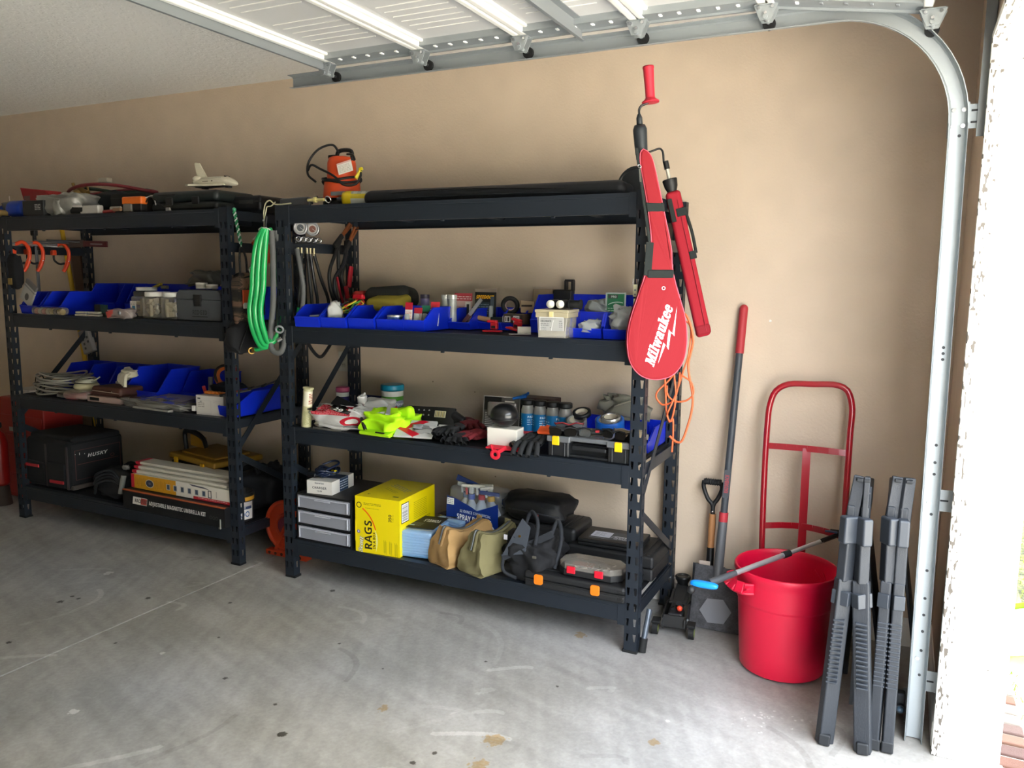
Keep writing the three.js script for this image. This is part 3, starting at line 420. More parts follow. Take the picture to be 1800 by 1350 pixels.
  const bag2 = wob(B(.062, .64, .05, 0, .32, 0, { r: .016, s: 4 }), .003, 16, 8); const rot = (g) => join(g).applyQuaternion(q2);
  part(u, 'bag', rot(bag2), bumped('#9a0720', .8, weaveT, .0004)); part(u, 'seam', rot([TU([[.012, .02, .026], [.014, .3, .027], [.012, .6, .026]], .002), TU([[-.02, .03, .025], [-.02, .6, .025]], .002)].map((g) => g)[0]), M('#8e0a20', .7)); part(u, 'end_cuff', rot(B(.066, .05, .054, 0, .03, 0, { r: .014 })), bumped('#86061b', .8, weaveT, .0005));
  part(u, 'strap', rot(B(.02, .1, .008, -.02, .56, .026, { r: .002 })), blk); part(u, 'strap', rot(B(.045, .035, .058, .02, .545, 0, { r: .003 })), blk); part(u, 'strap', rot(B(.03, .035, .058, .026, .355, 0, { r: .003 })), blk); part(u, 'side_web', rot([TU([[.036, .55, 0], [.045, .45, -.005], [.043, .36, 0]], .007)]), blk);
  part(u, 'cone', rot(L([[.02, .64], [.028, .66], [.032, .69], [.03, .694], [.001, .694]], 18)), black); part(u, 'ferrule', rot(C(.008, .009, .05, 0, .715, 0)), M('#d8d4c6', .3, { metalness: .5 })); part(u, 'tip_sleeve', rot(C(.012, .012, .035, 0, .755, 0)), black); part(u, 'crank_rod', TU([[-.2, .745, 0], [-.207, .79, 0], [-.218, .8, 0], [-.26, .788, 0], [-.3, .78, .0]], .0045), M('#16181a', .4));
  const dr = one('steel_drum', 'round black drum showing behind the shelf top next to the red bag', 'drum', [C(.085, .085, .05, 0, 0, 0, { rx: PI / 2, n: 36 }), X(new THREE.TorusGeometry(.08, .008, 10, 36), 0, 0, .025)], M('#14171b', .4), [-.15, 2.005, -.3]);
  part(dr, 'stand', B(.06, .1, .04, 0, -.04, 0), M('#14171b', .4));
}
{ const k = thing('wall_screw', 'small metal screw head on the wall between the sawhorses', 'screw', [.935, .398, ZB]); part(k, 'screw', C(.008, .008, .012, 0, 0, .006, { rx: PI / 2, n: 12 }), galv); part(k, 'washer', X(new THREE.TorusGeometry(.009, .002, 6, 16), 0, 0, .003), galv); }
{ // orange cord looped behind the bag
  const m = M('#e0683a', .5); const z = -.2, P = (a) => a.map(([x, y, k = 0]) => [x, y, z + k]);
  one('extension_cord', 'thin orange cord hanging in tangled loops under the teardrop bag', 'cord',
    [TU(P([[.03, 1.45], [.09, 1.46, .03], [.125, 1.36, .02], [.105, 1.24], [.13, 1.09], [.112, .98], [.083, .907], [.06, .91], [.035, .93]]), .005, { n: 90 }), TU(P([[.04, 1.44, .01], [.1, 1.42], [.11, 1.3, .02], [.085, 1.22], [.05, 1.1], [.03, 1.04, .02], [.022, 1.02], [.035, .99], [.05, 1.04], [.055, 1.12], [.045, 1.2]]), .004, { n: 90 }),
      TU(P([[.06, 1.22, .01], [.02, 1.17], [-.022, 1.12, .02], [-.028, 1.09], [.0, 1.065], [.045, 1.085], [.065, 1.15], [.07, 1.21]]), .004, { n: 70 }), TU(P([[.01, 1.2, .02], [.012, 1.1], [.02, 1.02], [.035, .995], [.045, 1.01], [.05, .95], [.048, .86]]), .004, { n: 60 }), TU(P([[.075, 1.2], [.12, 1.17], [.13, 1.12], [.1, 1.09], [.05, 1.085], [.02, 1.11], [.015, 1.15]]), .004, { n: 60 })], m, [.022, 0, 0]);
  const fl = thing('hook_strap', 'small pale yellow metal latch hooked on the right front shelf post', 'hook', [-.052, 1.56, .006]);
  part(fl, 'plate', [B(.018, .05, .004, 0, -.002, 0, { r: .003 }), B(.014, .05, .006, 0, -.06, 0, { r: .003 })], M('#e3e0b8', .4)); part(fl, 'wire', [TU([[-.01, .02, 0], [-.011, .045, 0]], .0015), TU([[.01, .02, 0], [.011, .045, 0]], .0015)], chrome); for (const y of [.0, -.018]) part(fl, 'rivet', C(.004, .004, .002, 0, y, .003, { rx: PI / 2 }), galvDark);
}
// ---------- right shelving unit: bottom shelf ----------
const S = TOPS, DK = '#0e0f11';
// a box with prints: faces in order px nx py ny pz nz, standing on y = 0, front at +z
function printBox(parent, name, w, h, d, faces, base, rough = .6) {
  const g = new THREE.BoxGeometry(w, h, d); g.translate(0, h / 2, 0); const ms = cartonFaces(w, h, d, faces, M(base, rough), rough); const o = new THREE.Mesh(g, ms); o.name = name; o.castShadow = o.receiveShadow = true; parent.add(o); return o;
}
{
  const t = thing('drawer_unit', 'black three drawer plastic organiser with smoky clear drawer fronts', 'drawers', [-1.697, S[3], -.2]);
  const smoke = M('#b9bcc6', .35, { transmission: .45, thickness: 0 });
  part(t, 'frame', [B(.355, .012, .38, 0, .25, 0, { r: .004 }), B(.355, .006, .38, 0, .003, 0), B(.006, .25, .38, -.175, .125, 0), B(.006, .25, .38, .175, .125, 0), B(.355, .25, .006, 0, .125, -.188), B(.35, .006, .37, 0, .086, 0), B(.35, .006, .37, 0, .169, 0)], black);
  for (let i = 0; i < 3; i++) { const y = .046 + i * .083, dr = part(t, 'drawer', [B(.335, .066, .004, 0, y, .192), B(.335, .003, .35, 0, y - .03, .01), B(.003, .06, .35, -.166, y, .01), B(.003, .06, .35, .166, y, .01)], smoke);
    part(dr, 'front_rim', [B(.32, .006, .006, 0, y + .026, .197, { r: .002 }), B(.006, .056, .006, -.157, y, .197, { r: .002 }), B(.006, .056, .006, .157, y, .197, { r: .002 }), B(.1, .005, .01, 0, y + .018, .199, { r: .002 })], M('#c6c8d2', .3)); part(dr, 'contents', wob(B(.3, .035, .3, 0, y - .012, 0, { r: .01, s: 4 }), .01, 12, i), M('#4b4e55', .8)); }
  const b = thing('carton', 'small white carton with a dark blue wrapper on the drawer organiser', 'box', [-1.752, S[3] + .257, -.14], .125);
  const fr = print(256, 128, (x) => { txt(x, 'Bavarian', 128, 22, 22, '#33343a'); txt(x, 'CHARGER', 128, 66, 32, '#33343a'); txt(x, '12.6V', 128, 98, 22, '#33343a'); }, '#dcd8d2'); printBox(b, 'box', .15, .07, .22, { pz: fr }, '#dcd8d2');
  const bd = print(128, 96, (x) => { fine(x, 8, 18, 110, 4, 18, 10, '#dfe6ee', 4); }, '#17314f'); face(b, 'wrapper', bd, .085, .068, .0754, .035, -.01, PI / 2); part(b, 'wrapper', B(.151, .0012, .085, 0, .0703, -.01), M('#17314f', .5));
  const c = thing('cable_bundle', 'tangled dark blue cable with a yellow plug on the white carton', 'cable', [-1.765, S[3] + .329, -.13]);
  const pts = []; for (let i = 0; i < 46; i++) { const a = i * .72; pts.push([(.045 + .018 * Math.sin(i * 1.3)) * Math.cos(a), .014 + .028 * (i / 46) + .008 * Math.sin(i * 2.1), (.055 + .015 * Math.cos(i)) * Math.sin(a)]); } pts.push([.055, .07, -.03], [.02, .078, -.04], [-.03, .06, .0]);
  part(c, 'cable', TU(pts, .006, { n: 330 }), M('#10203f', .35, { clearcoat: .4 })); part(c, 'plug', B(.03, .02, .022, .048, .03, .005, { r: .007 }), M('#d8c41e', .5)); part(c, 'adapter', [B(.06, .022, .05, -.06, .012, .04, { r: .008 })], M('#0c1018', .4));
}
{ // rags box
  const Y = '#efd800', t = thing('rags_box', 'tall yellow cardboard box of rags with big black lettering', 'box', [-1.372, S[3], -.195], .06);
  const fr = print(512, 576, (x, w, h) => {
    fine(x, 100, 62, 200, 2, 14, 9, '#5b5100', 2); fine(x, 120, 112, 160, 1, 14, 7, '#8a7c00', 7); x.strokeStyle = '#3d3a10'; x.lineWidth = 9; x.beginPath(); x.arc(46, 90, 26, 0, 7); x.stroke();
    x.strokeStyle = '#ee5a05'; x.lineWidth = 14; x.beginPath(); x.moveTo(86, 122); x.quadraticCurveTo(196, 190, 236, 330); x.stroke(); x.fillStyle = '#f6ee9a'; x.beginPath(); x.moveTo(226, 330); x.quadraticCurveTo(290, 400, 236, 560); x.quadraticCurveTo(252, 430, 226, 330); x.fill();
    txt(x, 'RAGS', 152, 392, 120, '#15130a', { rot: -PI / 2, sx: 1.02 }); txt(x, 'IN A BOX', 218, 440, 40, '#15130a', { rot: -PI / 2 }); txt(x, '350', 404, 190, 48, '#15130a', { rot: -PI / 2 }); fine(x, 430, 150, 14, 6, 14, 6, '#8a7c00', 3);
    txt(x, 'Scott', 62, 500, 62, '#e9e6d8', { rot: -PI / 2 + .1, i: 1, f: 'serif', stroke: '#6c6458', lw: 7 }); x.fillStyle = '#6a5aa0'; x.beginPath(); x.arc(36, 366, 18, 0, 7); x.fill(); x.fillStyle = '#d8d4e8'; x.beginPath(); x.arc(36, 366, 9, 0, 7); x.fill();
    for (let k = 0; k < 3; k++) for (let j = 0; j < 4; j++) rule(x, 330 + k * 62 + j * 9, 420 + 14 * (j % 2) + k * 6, 3, 130, '#8a7c00'); }, Y);
  const sd = print(512, 400, (x) => { rule(x, 26, 30, 104, 140, '#2b2610'); rule(x, 32, 36, 92, 128, '#f2f2ee'); for (let i = 0; i < 16; i++) rule(x, 40, 46 + i * 7, 74, lattice[i * 7] > .5 ? 4 : 2, '#444'); fine(x, 200, 60, 190, 10, 13, 7, '#a89800', 6); fine(x, 40, 230, 380, 5, 22, 8, '#a89800', 9); fine(x, 300, 200, 140, 4, 12, 8, '#9d8e00', 12); }, Y);
  const tp = print(400, 512, (x) => { x.save(); x.translate(200, 250); x.rotate(.5); fine(x, -120, -70, 240, 3, 24, 12, '#8d8fa0', 5); fine(x, -90, 30, 180, 2, 20, 9, '#a89800', 8); x.restore(); txt(x, 'v', 70, 430, 40, '#4a4400'); rule(x, 290, 420, 50, 22, '#5c5a20'); }, Y);
  printBox(t, 'carton', .258, .29, .365, { pz: fr, px: sd, py: tp }, '#e3cc00', .45); part(t, 'tear_tab', B(.004, .11, .002, -.128, .11, .1835), M('#d6c000', .6)); part(t, 'seam_flap', B(.0015, .28, .36, .13, .145, 0), M('#e0c900', .5)).visible = true; t.children.pop();
}
{ // packs of blue shop towels
  const film = M('#f4fbff', .08, { transmission: .8, thickness: 0, clearcoat: .3 }), blu = bumped('#6fb0e0', .85, weaveT, .0008);
  const mk = (label, pos, turn, len) => { const t = thing('towel_pack', label, 'towels', pos, turn); const n = 9;
    for (let i = 0; i < n; i++) part(t, 'folded_towel', wob(B(.162 + .006 * (i % 2), .0155, len, (i % 3 - 1) * .002, .008 + i * .0145, 0, { r: .0072, s: 3 }), .0025, 18, i * 3), blu);
    part(t, 'film', wob(B(.178, .142, len + .012, 0, .071, 0, { r: .02, s: 6 }), .003, 24, 9), film); return t; };
  const a = mk('plastic wrapped stack of light blue towels right of the yellow box', [-1.178, S[3], -.17], .15, .23);
  const lb = print(512, 256, (x) => { txt(x, 'TOWELS', 330, 90, 70, '#f0f0ee', { rot: PI }); fine(x, 60, 150, 200, 4, 18, 10, '#7c7f88', 3); rule(x, 60, 200, 90, 14, '#b9d5e8'); }, '#15171b'); face(a, 'black_label', lb, .17, .2, -.004, .1445, -.02, 0, -PI / 2);
  const b = mk('second pack of light blue towels lying further back behind the first', [-1.1, S[3], -.41], -.25, .2); const lb2 = print(256, 256, (x) => { fine(x, 30, 30, 200, 8, 26, 14, '#5d6168', 8); }, '#191c20'); face(b, 'black_label', lb2, .13, .18, -.03, .1445, 0, 0, -PI / 2);
}
{ // canvas tool pouches
  const pouch = (label, pos, turn, col, w, h, d, sd) => {
    const cm = bumped(col, .92, weaveT, .0012), dkm = new THREE.Color(col).multiplyScalar(.72), t = thing('canvas_pouch', label, 'bag', pos, turn);
    const g = new THREE.BoxGeometry(w, h, d, 14, 16, 18), p = g.attributes.position; g.translate(0, h / 2, 0);
    for (let i = 0; i < p.count; i++) { const y = p.getY(i) / h, k = 1 - .78 * Math.max(0, y - .3) ** 1.2, b = 1 + .12 * Math.sin(Math.min(1, y * 1.2) * PI); p.setXYZ(i, p.getX(i) * k * b, p.getY(i) - (y > .5 ? .02 * Math.cos(p.getZ(i) / d * 5) : 0), p.getZ(i) * (1 - .22 * y * y)); }
    part(t, 'body', wob(wob(g, .016, 13, sd, .002), .006, 42, sd + 5, .002), cm);
    const top = (z) => h - .02 * Math.cos(z * 5) + .005, rz = []; for (let i = 0; i <= 8; i++) { const z = -.46 + i * .115; rz.push([.002 * Math.sin(i), top(z), z * d * .8]); } rz.push([.0, h * .8, d * .435], [.0, h * .62, d * .468]);
    part(t, 'zip_tape', [TU(rz.map(([a, b2, c]) => [a - .011, b2 - .003, c]), .0085, { n: 50 }), TU(rz.map(([a, b2, c]) => [a + .012, b2 - .003, c]), .0085, { n: 50 })], M(dkm, .9)); part(t, 'zip', TU(rz.map(([a, b2, c]) => [a, b2 + .003, c + .004]), .0045, { n: 50 }), M('#777c80', .35, { metalness: .7 }));
    part(t, 'seam', TU([[w * .36, .01, d * .47], [w * .37, h * .45, d * .46], [w * .2, h * .8, d * .38]], .0028), M(dkm, .9)); part(t, 'seam', TU([[-w * .36, .01, d * .49], [w * .0, .008, d * .51], [w * .42, .01, d * .49]], .0028), M(dkm, .9));
    part(t, 'handle_tab', wob(B(.035, .05, .012, -w * .12, h + .005, -d * .36, { r: .004, s: 4 }), .006, 20, sd), cm); part(t, 'rivet', C(.005, .005, .004, w * .3, h * .62, d * .4, { rx: PI / 2, n: 12 }), M('#1c1812', .4)); part(t, 'flap', wob(B(.05, .03, .006, w * .22, h * .6, d * .43, { r: .002, s: 4 }), .004, 30, sd), cm);
    return t; };
  pouch('tan canvas zip pouch with a silver zipper beside the wrapped blue towels', [-.95, S[3], -.165], -.42, '#a98656', .155, .165, .31, 3);
  pouch('olive green canvas zip pouch leaning between the tan pouch and the black tote', [-.765, S[3], -.13], -.34, '#78714e', .15, .185, .3, 11);
}
{ // black tote with straps
  const t = thing('tool_tote', 'slumped black fabric tote with looped straps beside the olive pouch', 'bag', [-.55, S[3], -.13]);
  part(t, 'body', wob(lump(.27, .21, .26, 21, .3, 2.6, .75, 34), .018, 14, 4, .004), cloth);
  const web = bumped('#23262c', .9, weaveT, .0008); part(t, 'strap', bar([-.11, .1, .115], [.12, .235, .06], .032, .006, { r: .002 }), web); part(t, 'strap', TU([[-.05, .2, .02], [-.02, .3, -.01], [.03, .27, .03], [.05, .18, .1]], .009), web); part(t, 'strap', TU([[.09, .19, .03], [.12, .28, .0], [.15, .22, .03], [.14, .08, .08]], .009), web); part(t, 'strap', TU([[-.11, .12, .1], [-.09, .05, .14], [-.02, .03, .15]], .008), web);
  part(t, 'pocket', wob(EX([[-.07, -.08], [.04, -.06], [.05, .07], [.0, .1], [-.03, .02]], .006).rotateX(-.35).translate(-.04, .185, .085), .006, 20, 2), M('#3a3f47', .85)); part(t, 'snap', C(.006, .006, .003, -.03, .21, .096, { rx: 1.2, n: 12 }), brass); part(t, 'buckle', B(.02, .012, .008, .06, .135, .13, { r: .003 }), M('#55524a', .4)); part(t, 'care_tag', B(.018, .024, .002, -.115, .185, .07), M('#c7c6cb', .7));
}
{ // spray bottles in a printed bag
  const t = thing('bottle_bag', 'clear blue printed bag of white spray bottles standing against the wall', 'bag', [-.99, S[3] + .004, -.41], -.02);
  const lb = print(512, 360, (x, w, h) => { x.fillStyle = '#0a2f86'; x.beginPath(); x.moveTo(0, 30); x.lineTo(90, 40); x.lineTo(300, 110); x.lineTo(500, 40); x.lineTo(512, 360); x.lineTo(0, 360); x.fill(); rule(x, 4, 44, 70, 44, '#e9eef6'); fine(x, 10, 52, 56, 3, 12, 9, '#8392b4', 3); x.save(); x.translate(270, 160); x.rotate(.04); txt(x, '32 OUNCE COMMERCIAL', 10, -28, 26, '#dfe6f4'); txt(x, 'SPRAY BOTTLES', 0, 16, 52, '#fff', { sx: .9 }); x.restore(); x.fillStyle = '#e9eef6'; x.beginPath(); x.arc(436, 236, 38, 0, 7); x.fill(); txt(x, '4', 436, 228, 34, '#0a2f86'); fine(x, 110, 240, 230, 3, 26, 12, '#8fa3d2', 6); });
  const g = B(.3, .21, .001, 0, .12, .075, { rx: 0 }); part(t, 'printed_front', wob(new THREE.PlaneGeometry(.31, .27, 10, 8).translate(0, .14, .08), .004, 14, 3), M('#fff', .3, { map: lb, transparent: true, alphaTest: .5 }));
  part(t, 'film', wob(B(.31, .3, .15, 0, .152, 0, { r: .03, s: 6 }), .008, 10, 7), M('#eef4fb', .08, { transmission: .92, thickness: 0, opacity: 1 })); part(t, 'header', [wob(B(.2, .035, .006, -.04, .308, 0, { r: .002, s: 5, rz: -.3 }), .006, 14, 2), B(.12, .02, .006, .07, .278, .03, { r: .002 })], M('#0e3078', .35));
  const bt = L([[.001, 0], [.036, 0], [.04, .006], [.04, .12], [.033, .15], [.018, .18], [.013, .19], [.013, .2], [.001, .2]], 22), wh = M('#d9dde2', .4, { transmission: .15, thickness: 0 });
  const cols = ['#21539a', '#3d55a6', '#c81730', '#dba516', '#dba516'];
  [[-.1, 0, .15], [-.045, .025, .05], [.005, .01, .08], [.055, -.02, -.05], [.1, .015, -.22]].forEach(([x, z, tl], i) => { const s = thing('spray_bottle', ['white spray bottle with blue collar at the left in the printed bag', 'white spray bottle with red trigger and blue collar in the printed bag', 'white spray bottle with red collar in the middle of the printed bag', 'white spray bottle with yellow trigger at the back of the printed bag', 'white spray bottle with yellow collar at the right in the printed bag'][i], 'bottle', [-.99 + x, S[3] + .045, -.41 + z], 0, 'spray bottles in the printed bag');
    s.rotation.z = -tl * .6; const cm = M(cols[i], .4), trm = i === 1 ? red : i === 3 ? M('#dba516', .4) : white; part(s, 'bottle', bt, wh); part(s, 'collar', C(.018, .02, .026, 0, .208, 0), cm); part(s, 'spray_head', [X(B(.024, .04, .022, 0, 0, 0, { r: .006 }), 0, .242, 0), B(.07, .018, .02, -.02, .262, 0, { r: .005, ry: .3 })], white); part(s, 'trigger', bar([-.03, .256, .004], [-.022, .215, .008], .008, .012, { r: .003 }), trm); });
}
{ // cases
  const c1 = thing('hard_case', 'wide black tool case with two orange latches at the shelf front', 'case', [-.295, S[3], -.13]);
  const cm = bumped('#1b1c1e', .5, fineT, .0003);
  part(c1, 'base', B(.475, .036, .29, 0, .018, 0, { r: .012, s: 3 }), cm); part(c1, 'lid', [B(.475, .034, .29, 0, .0545, 0, { r: .012, s: 3 }), B(.38, .006, .2, 0, .072, -.01, { r: .003 })], cm); part(c1, 'seam_rib', [B(.478, .006, .292, 0, .036, 0, { r: .002 }), ...[0, 1, 2].map((i) => B(.03, .008, .02, .222, .02 + i * .016, .138, { r: .003 }))], black);
  for (const x of [-.165, .105]) part(c1, 'latch', [EX(rrect(.042, .046, .012, x, .042), .006, { b: .0015 }).translate(0, 0, .145)], M('#f07c12', .45));
  const c2 = thing('hard_case', 'black moulded case at the right back under the slim labelled case', 'case', [-.235, S[3], -.435]);
  part(c2, 'base', B(.43, .06, .3, 0, .03, 0, { r: .014, s: 3 }), cm); part(c2, 'lid', B(.43, .06, .3, 0, .09, 0, { r: .014, s: 3 }), cm); part(c2, 'latch', [B(.05, .045, .012, -.09, .062, .152, { r: .003 })], black); part(c2, 'latch', [B(.05, .045, .012, .09, .062, .152, { r: .003 })], black); part(c2, 'handle', [TU([[-.06, .05, .15], [-.055, .05, .178], [.055, .05, .178], [.06, .05, .15]], .009)], black); part(c2, 'lid_rib', [B(.016, .006, .27, .16, .1215, 0, { r: .002 })], cm); part(c2, 'lid_rib', B(.016, .006, .27, .19, .1215, 0, { r: .002 }), cm);
  const c3 = thing('slim_case', 'slim black case with a silver label resting on the moulded case', 'case', [-.245, S[3] + .125, -.39], .03);
  part(c3, 'shell', [B(.3, .016, .2, 0, .008, 0, { r: .005 }), B(.304, .018, .204, 0, .026, 0, { r: .006 })], M('#17181a', .45)); const lb = print(256, 96, (x) => { rule(x, 6, 10, 110, 70, '#c9cbd6'); fine(x, 20, 24, 60, 4, 12, 9, '#8d909a', 3); x.strokeStyle = '#e8eaf0'; x.lineWidth = 4; x.beginPath(); x.moveTo(120, 70); x.bezierCurveTo(160, 20, 180, 80, 240, 30); x.stroke(); fine(x, 140, 54, 90, 3, 12, 9, '#d6d8e0', 8); }, '#45474c'); face(c3, 'label', lb, .22, .11, .0, .0354, .01, 0, -PI / 2);
  const o = thing('parts_organizer', 'clear lidded bit organiser with two red latches on the orange latched case', 'organizer', [-.238, S[3] + .0755, -.085], .0);
  const oct = [[-.15, -.035], [-.11, -.075], [.11, -.075], [.15, -.035], [.15, .035], [.11, .075], [-.11, .075], [-.15, .035]];
  part(o, 'tray', EX(oct, .022, { b: .003 }).rotateX(-PI / 2).translate(0, .004, 0), M('#1c1d1f', .5)); part(o, 'lid', [EX(oct.map(([a, b]) => [a * .97, b * .97]), .022, { b: .004 }).rotateX(-PI / 2).translate(0, .03, 0)], M('#cfc8bf', .12, { transmission: .75, thickness: 0 }));
  for (const x of [-.075, .055]) part(o, 'latch', B(.04, .032, .01, x, .03, .08, { r: .004 }), M('#d2142e', .4)); part(o, 'insert_card', B(.1, .001, .05, -.05, .032, -.01), M('#7e3b36', .6)); const bits = []; for (let i = 0; i < 22; i++) bits.push(C(.003, .003, .02, -.1 + .2 * rnd(), .03, -.05 + .1 * rnd(), { rz: rr(0, 3), rx: rr(0, 1), n: 6 })); part(o, 'driver_bits', bits, M('#b7b1a8', .3, { metalness: .7 })).userData.kind = 'stuff'; part(o, 'hinge', B(.2, .012, .008, 0, .028, -.08, { r: .003 }), black);
  const c4 = thing('hard_case', 'black ribbed equipment case at the back under the soft black bag', 'case', [-.645, S[3], -.46]);
  part(c4, 'base', B(.44, .09, .25, 0, .045, 0, { r: .018, s: 3 }), cm); part(c4, 'lid', [B(.44, .085, .25, 0, .135, 0, { r: .022, s: 3 }), ...[0, 1, 2, 3].map((i) => B(.012, .006, .2, .1 + i * .025, .178, 0, { r: .002 }))], cm); part(c4, 'latch', B(.04, .03, .012, .02, .095, .128, { r: .004 }), M('#7a1420', .5)); part(c4, 'badge', B(.04, .03, .002, -.19, .1, .1255), M('#b9bcc8', .5)); part(c4, 'handle', TU([[-.05, .08, .125], [-.045, .08, .15], [.055, .08, .15], [.06, .08, .125]], .008), black);
  const s = thing('soft_bag', 'soft black zip bag lying on the ribbed case at the back', 'bag', [-.66, S[3] + .182, -.43], -.08);
  part(s, 'body', wob(lump(.36, .125, .24, 8, .14, 2.2, .6, 30), .008, 10, 5, .003), M('#0c0e13', .6, { bumpMap: weaveT, bumpScale: .0004 })); part(s, 'zip', TU([[-.16, .05, .1], [-.05, .062, .123], [.08, .055, .12], [.16, .045, .09]], .004), M('#23262c', .5)); part(s, 'zip_pull', B(.006, .018, .004, .06, .045, .126), M('#a33030', .5)); part(s, 'side_clip', B(.03, .03, .02, -.18, .06, .04, { r: .006 }), M('#16346e', .5));
}
// ---------- right shelving unit: top shelf ----------
{
  const om = M('#d4491a', .5), t = thing('utility_pump', 'orange submersible pump wrapped in its black cord on the top shelf', 'pump', [-1.765, S[0], -.3]);
  part(t, 'base_plate', [C(.1, .1, .02, 0, .03, 0, { n: 28 }), C(.11, .115, .02, 0, .01, 0, { n: 28 }), B(.26, .012, .12, .02, .055, .02, { r: .004 })], black); part(t, 'lower_body', C(.092, .1, .09, 0, .1, 0, { n: 32 }), om); part(t, 'motor_body', X(L([[.001, 0], [.075, 0], [.078, .01], [.074, .1], [.066, .125], [.05, .132], [.001, .133]], 32), 0, .14, 0), om);
  part(t, 'handle', [TU([[-.03, .27, 0], [-.02, .3, 0], [.04, .305, 0], [.065, .295, 0], [.07, .25, 0]], .011), B(.05, .022, .03, -.055, .275, 0, { r: .006 })], black); part(t, 'rating_plate', B(.09, .02, .003, .05, .075, .1, { r: .001 }), M('#8c8f92', .5));
  const cd = []; for (let i = 0; i <= 40; i++) { const a = i / 40 * PI * 5 + 1; cd.push([.1 * Math.cos(a), .135 + .012 * Math.sin(i * .7) + i * .0006, .098 * Math.sin(a)]); }
  part(t, 'cord', [TU(cd, .0065, { n: 220 }), TU([[.0, .29, .02], [-.03, .33, .03], [-.1, .31, .06], [-.155, .24, .08], [-.15, .18, .09], [-.1, .14, .09]], .006, { n: 60 }), TU([[-.15, .2, .09], [-.12, .225, .1], [-.05, .2, .11], [.04, .16, .115], [.1, .115, .11], [.15, .12, .08], [.165, .16, .06], [.16, .19, .05]], .006, { n: 70 }), TU([[.06, .28, .03], [.11, .27, .05], [.13, .245, .06]], .006)], black); part(t, 'yellow_plug', [bar([.16, .19, .05], [.135, .15, .06], .02, .02, { r: .005 }), bar([.15, .195, .05], [.17, .2, .05], .016, .016, { r: .004 })], M('#d9c616', .5));
  const tg = print(128, 96, (x) => { rule(x, 0, 0, 128, 14, '#d9b0a8'); fine(x, 10, 24, 100, 6, 11, 8, '#b9b4aa', 4); }, '#e7e3da'); face(t, 'warning_tag', tg, .085, .058, .09, .205, .09, .15, 0, { rz: .25 });
  const k = thing('gas_canister', 'yellow capped spray canister lying between the pump and the long bag', 'canister', [-1.585, S[0] + .042, -.2], .35);
  const rim = (p) => L(p, 26).rotateZ(PI / 2); const wrap = print(256, 128, (x) => { fine(x, 20, 10, 210, 12, 10, 9, '#9aa09a', 5); rule(x, 0, 0, 26, 128, '#d8c22a'); }, '#c9cabf');
  part(k, 'can', rim([[.001, -.11], [.036, -.11], [.04, -.1], [.04, .03], [.001, .03]]), M('#fff', .35, { map: wrap })); part(k, 'yellow_shoulder', rim([[.04, .03], [.0405, .06], [.034, .078], [.014, .084], [.001, .084]]), M('#e0c21a', .4)); part(k, 'valve', rim([[.014, .084], [.014, .1], [.007, .102], [.007, .112], [.001, .112]]), M('#5b5d60', .4, { metalness: .6 }));
  const b = thing('long_bag', 'long flat black zippered bag lying along the top shelf', 'bag', [-.84, S[0], -.27], .012);
  const g = new RoundedBoxGeometry(1.36, .085, .26, 10, .04), p = g.attributes.position; g.translate(0, .0425, 0);
  for (let i = 0; i < p.count; i++) { const x = p.getX(i), y = p.getY(i); p.setY(i, y * (1 + .16 * Math.sin(x * 4 + 1) - .15 * x + .25 * Math.exp(-((x + .1) ** 2) * 20)) + (y > .03 ? .006 * Math.sin(x * 19) * vn(x * 6 + 9, 3) : 0)); }
  part(b, 'body', wob(g, .006, 9, 12, .003), M('#12161c', .55, { bumpMap: weaveT, bumpScale: .0003 })); part(b, 'piping', TU([[-.66, .05, .1], [-.4, .06, .134], [-.1, .062, .136], [.3, .05, .135], [.64, .04, .11]], .004, { n: 60 }), black); part(b, 'side_seam', TU([[-.64, .03, .12], [-.2, .032, .137], [.2, .03, .136], [.62, .024, .12]], .0025, { n: 60 }), M('#1e242c', .5));
  const w = thing('hose_end', 'grey flat hose with a pale yellow metal coupling near the pump base', 'hose', [-1.83, S[0] + .002, -.055]);
  part(w, 'hose', wob(bar([-.13, .016, .01], [.06, .022, .0], .05, .022, { r: .01 }), .003, 20), M('#3d3f42', .6)); part(w, 'coupling', [bar([.06, .026, .02], [.16, .026, .02], .008, 0, { round: 1 }), bar([.1, .026, .02], [.112, .026, .02], .014, 0, { round: 1 })], M('#d9cf8e', .35, { metalness: .4 })); part(w, 'ring', X(new THREE.TorusGeometry(.016, .004, 8, 18), .185, .024, .02, .4), chrome);
  const hk = thing('wire_hook', 'bent pale yellow wire hook on the left shelf corner holding the green hose', 'hook', [-1.95, S[0], .0]);
  part(hk, 'wire', [TU([[.11, .012, .01], [.04, .008, .012], [-.0, .012, .01], [-.03, .03, .008], [-.06, .016, .006], [-.075, -.03, .005], [-.074, -.06, .005]], .0035, { n: 60 }), TU([[-.0, .022, .0], [-.02, .002, .01], [-.05, -.002, .008], [-.06, -.03, .008], [-.072, -.062, .006]], .003, { n: 40 })], M('#c9c7a6', .35, { metalness: .5 })); part(hk, 'swivel', [cap([-.074, -.07, .005], .009), C(.004, .004, .03, -.074, -.085, .005)], chrome);
  one('small_clamp', 'small black toggle clamp lying on the shelf corner near the hook', 'clamp', [B(.07, .006, .02, 0, .028, 0, { r: .002 }), C(.011, .011, .016, .03, .036, 0, { rx: .4 }), C(.006, .006, .05, -.02, .012, 0, { rz: 1.5 })], M('#2a2c2f', .5), [-1.82, S[0] + .012, -.12]);
}
